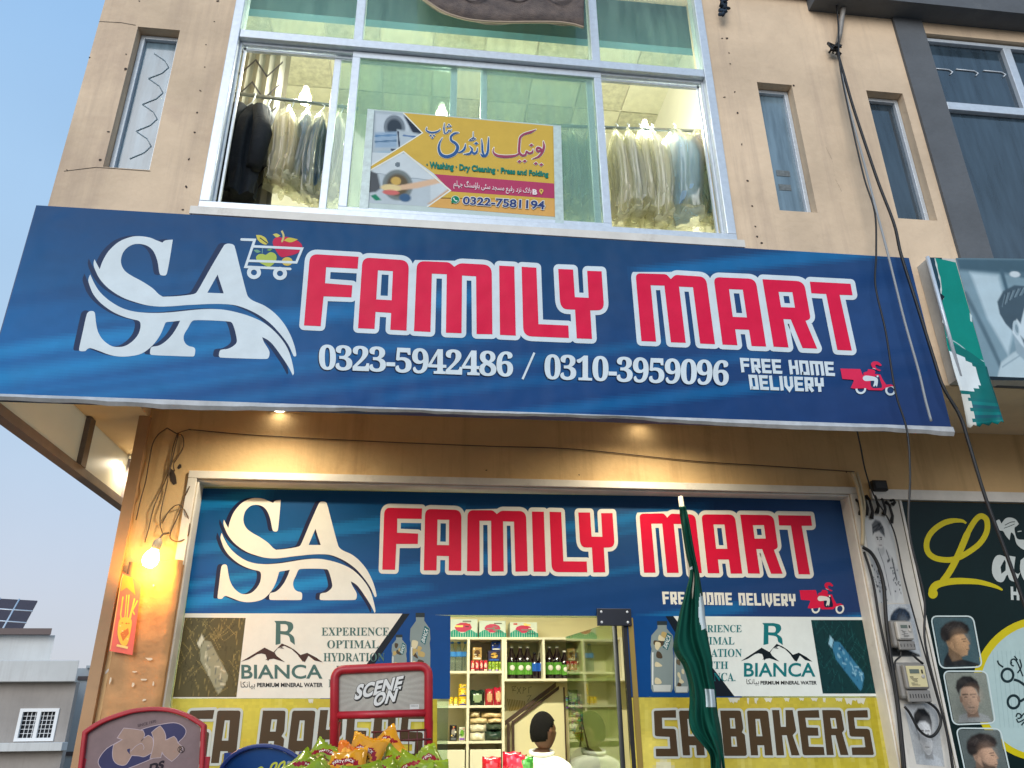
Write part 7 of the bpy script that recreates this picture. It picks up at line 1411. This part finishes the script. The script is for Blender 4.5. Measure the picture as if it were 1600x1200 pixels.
YH = 26.0; hx = lambda px, py: at(px, py, YH).x; hz = lambda px, py: at(px, py, YH).z
h1 = thing('neighbour_house', 'grey rendered house with white parapet and grilled window at far left', 'house', (-16.5, YH, 0)); XR = hx(118, 1075); XP = hx(128, 1050)
zp0, zp1, zl0, zl1 = hz(60, 1066), hz(60, 1033), hz(60, 1173), hz(60, 1160)
wx0, wx1, wz0, wz1 = hx(29, 1130), hx(88, 1130), hz(60, 1157), hz(60, 1108)
g = MB(); wall_holes(g, -34, XR, -3, zp0, YH, .25, [(wx0, wx1, wz0, wz1)]); _xb = XR * (YH + 12) / YH - .4; g.quad((XR, YH + .25, -3), (_xb, YH + 12, -3), (_xb, YH + 12, zp0), (XR, YH + .25, zp0)); g.build('wall', M_HGREY, h1)
splay(MB(), -34, XP, YH - .35, YH + 12, zp0 + .001, zp1).build('parapet', M_HWHITE, h1, bevel=.02); MB().box(-34, XR + .1, YH - .4, YH - .001, zl0, zl1).build('ledge', M_HWHITE, h1, bevel=.01)
wf = MB(); frame_rect(wf, wx0 - .02, wx1 + .02, wz0 - .02, wz1 + .02, YH - .04, YH + .05, .09); mid = (wx0 + wx1) / 2; wf.box(mid - .05, mid + .05, YH - .04, YH + .05, wz0 + .07, wz1 - .07); wfo = wf.build('window', mat('white_window_frame', (230, 232, 232), .4), h1)
MB().box(wx0 + .06, wx1 - .06, YH + .08, YH + .09, wz0 + .06, wz1 - .06).build('pane', M_DARK, wfo); gr = MB()
for k in range(1, 8): x = wx0 + .07 + (wx1 - wx0 - .14) * k / 8; gr.box(x - .007, x + .007, YH + .03, YH + .05, wz0 + .07, wz1 - .07)
for k in range(1, 6): z_ = wz0 + .07 + (wz1 - wz0 - .14) * k / 6; gr.box(wx0 + .07, wx1 - .07, YH + .031, YH + .049, z_ - .007, z_ + .007)
gr.build('grille', bpy.data.materials['white_window_frame'], wfo)
splay(MB(), -34, hx(46, 1020), YH + 1.5, YH + 6, zp1 + .001, hz(20, 1001) + .3).build('roof_room', M_HWHITE, h1); splay(MB(), -34, hx(47, 1000) + .05, YH + 1.2, YH + 6.3, hz(20, 1001) + .301, hz(20, 991) + .3).build('roof_slab', M_HBROWN, h1)
h2 = thing('neighbour_house', 'white rendered house behind with narrow dark window beside the corner pillar', 'house', (-20, 34, 0)); Y2 = 34.0
X2 = lambda px, py: at(px, py, Y2).x; Z2 = lambda px, py: at(px, py, Y2).z
g = MB(); nwx0, nwx1 = X2(139, 1118), X2(152, 1118); wall_holes(g, -40, X2(240, 1100), -3, Z2(150, 1044), Y2, .25, [(nwx0, nwx1, Z2(145, 1180), Z2(145, 1102))]); g.build('wall', M_HWHITE, h2); MB().box(nwx0 + .01, nwx1 - .01, Y2 + .12, Y2 + .14, Z2(145, 1180), Z2(145, 1102)).build('window', M_DARK, h2)
MB().box(X2(133, 1060) - .0, X2(240, 1100), Y2 - .12, Y2 + .2, Z2(150, 1044) + .001, Z2(150, 1040)).build('coping', M_HWHITE, h2)
sp2 = MB()
for px, py in ((131, 1060), (153, 1058), (147, 1092), (110, 1178)): p = at(px, py, Y2 - .02); sp2.box(p.x - .22, p.x + .22, Y2 - .06, Y2 - .005, p.z - .06, p.z + .08)
sp2.build('waterspout', M_HBROWN, h2)
YA = YH + 3; so_ = thing('solar_array', 'tilted dark solar panels on posts above the grey house roof', 'solar panels', tuple(at(10, 1000, YA)))
qa = [at(-30, 933, YA + 1.6), at(60, 938, YA + 1.6), at(30, 993, YA - .9), at(-60, 985, YA - .9)]
def sq(u, v): return (qa[0] * (1 - u) + qa[1] * u) * (1 - v) + (qa[3] * (1 - u) + qa[2] * u) * v
M_SOL = mat('solar_cell', (62, 46, 50), .55, noise=.2, nscale=2); nrm = (qa[1] - qa[0]).cross(qa[3] - qa[0]).normalized()
for j in range(3):
    for i in range(3):
        a, b, c, d = sq(i / 3 + .012, j / 3 + .012), sq((i + 1) / 3 - .012, j / 3 + .012), sq((i + 1) / 3 - .012, (j + 1) / 3 - .012), sq(i / 3 + .012, (j + 1) / 3 - .012); e = [v + nrm * .05 for v in (a, b, c, d)]
        MB().add([a, b, c, d] + e, [(0, 1, 2, 3), (7, 6, 5, 4), (0, 4, 5, 1), (1, 5, 6, 2), (2, 6, 7, 3), (3, 7, 4, 0)]).build('solar_panel', M_SOL, so_)
fr_ = MB()
for u in (.333, .667): fr_.tube([sq(u, 0), sq(u, 1)], .03, 5)
for v in (.333, .667): fr_.tube([sq(0, v), sq(1, v)], .03, 5)
pz_ = sq(.86, .9); fr_.tube([pz_, (pz_.x, pz_.y, zp1 - .1)], .09, 6); pz2 = sq(.3, .5); fr_.tube([pz2, (pz2.x, pz2.y, zp1 - .1)], .09, 6); fr_.build('support_frame', M_ALU, so_)
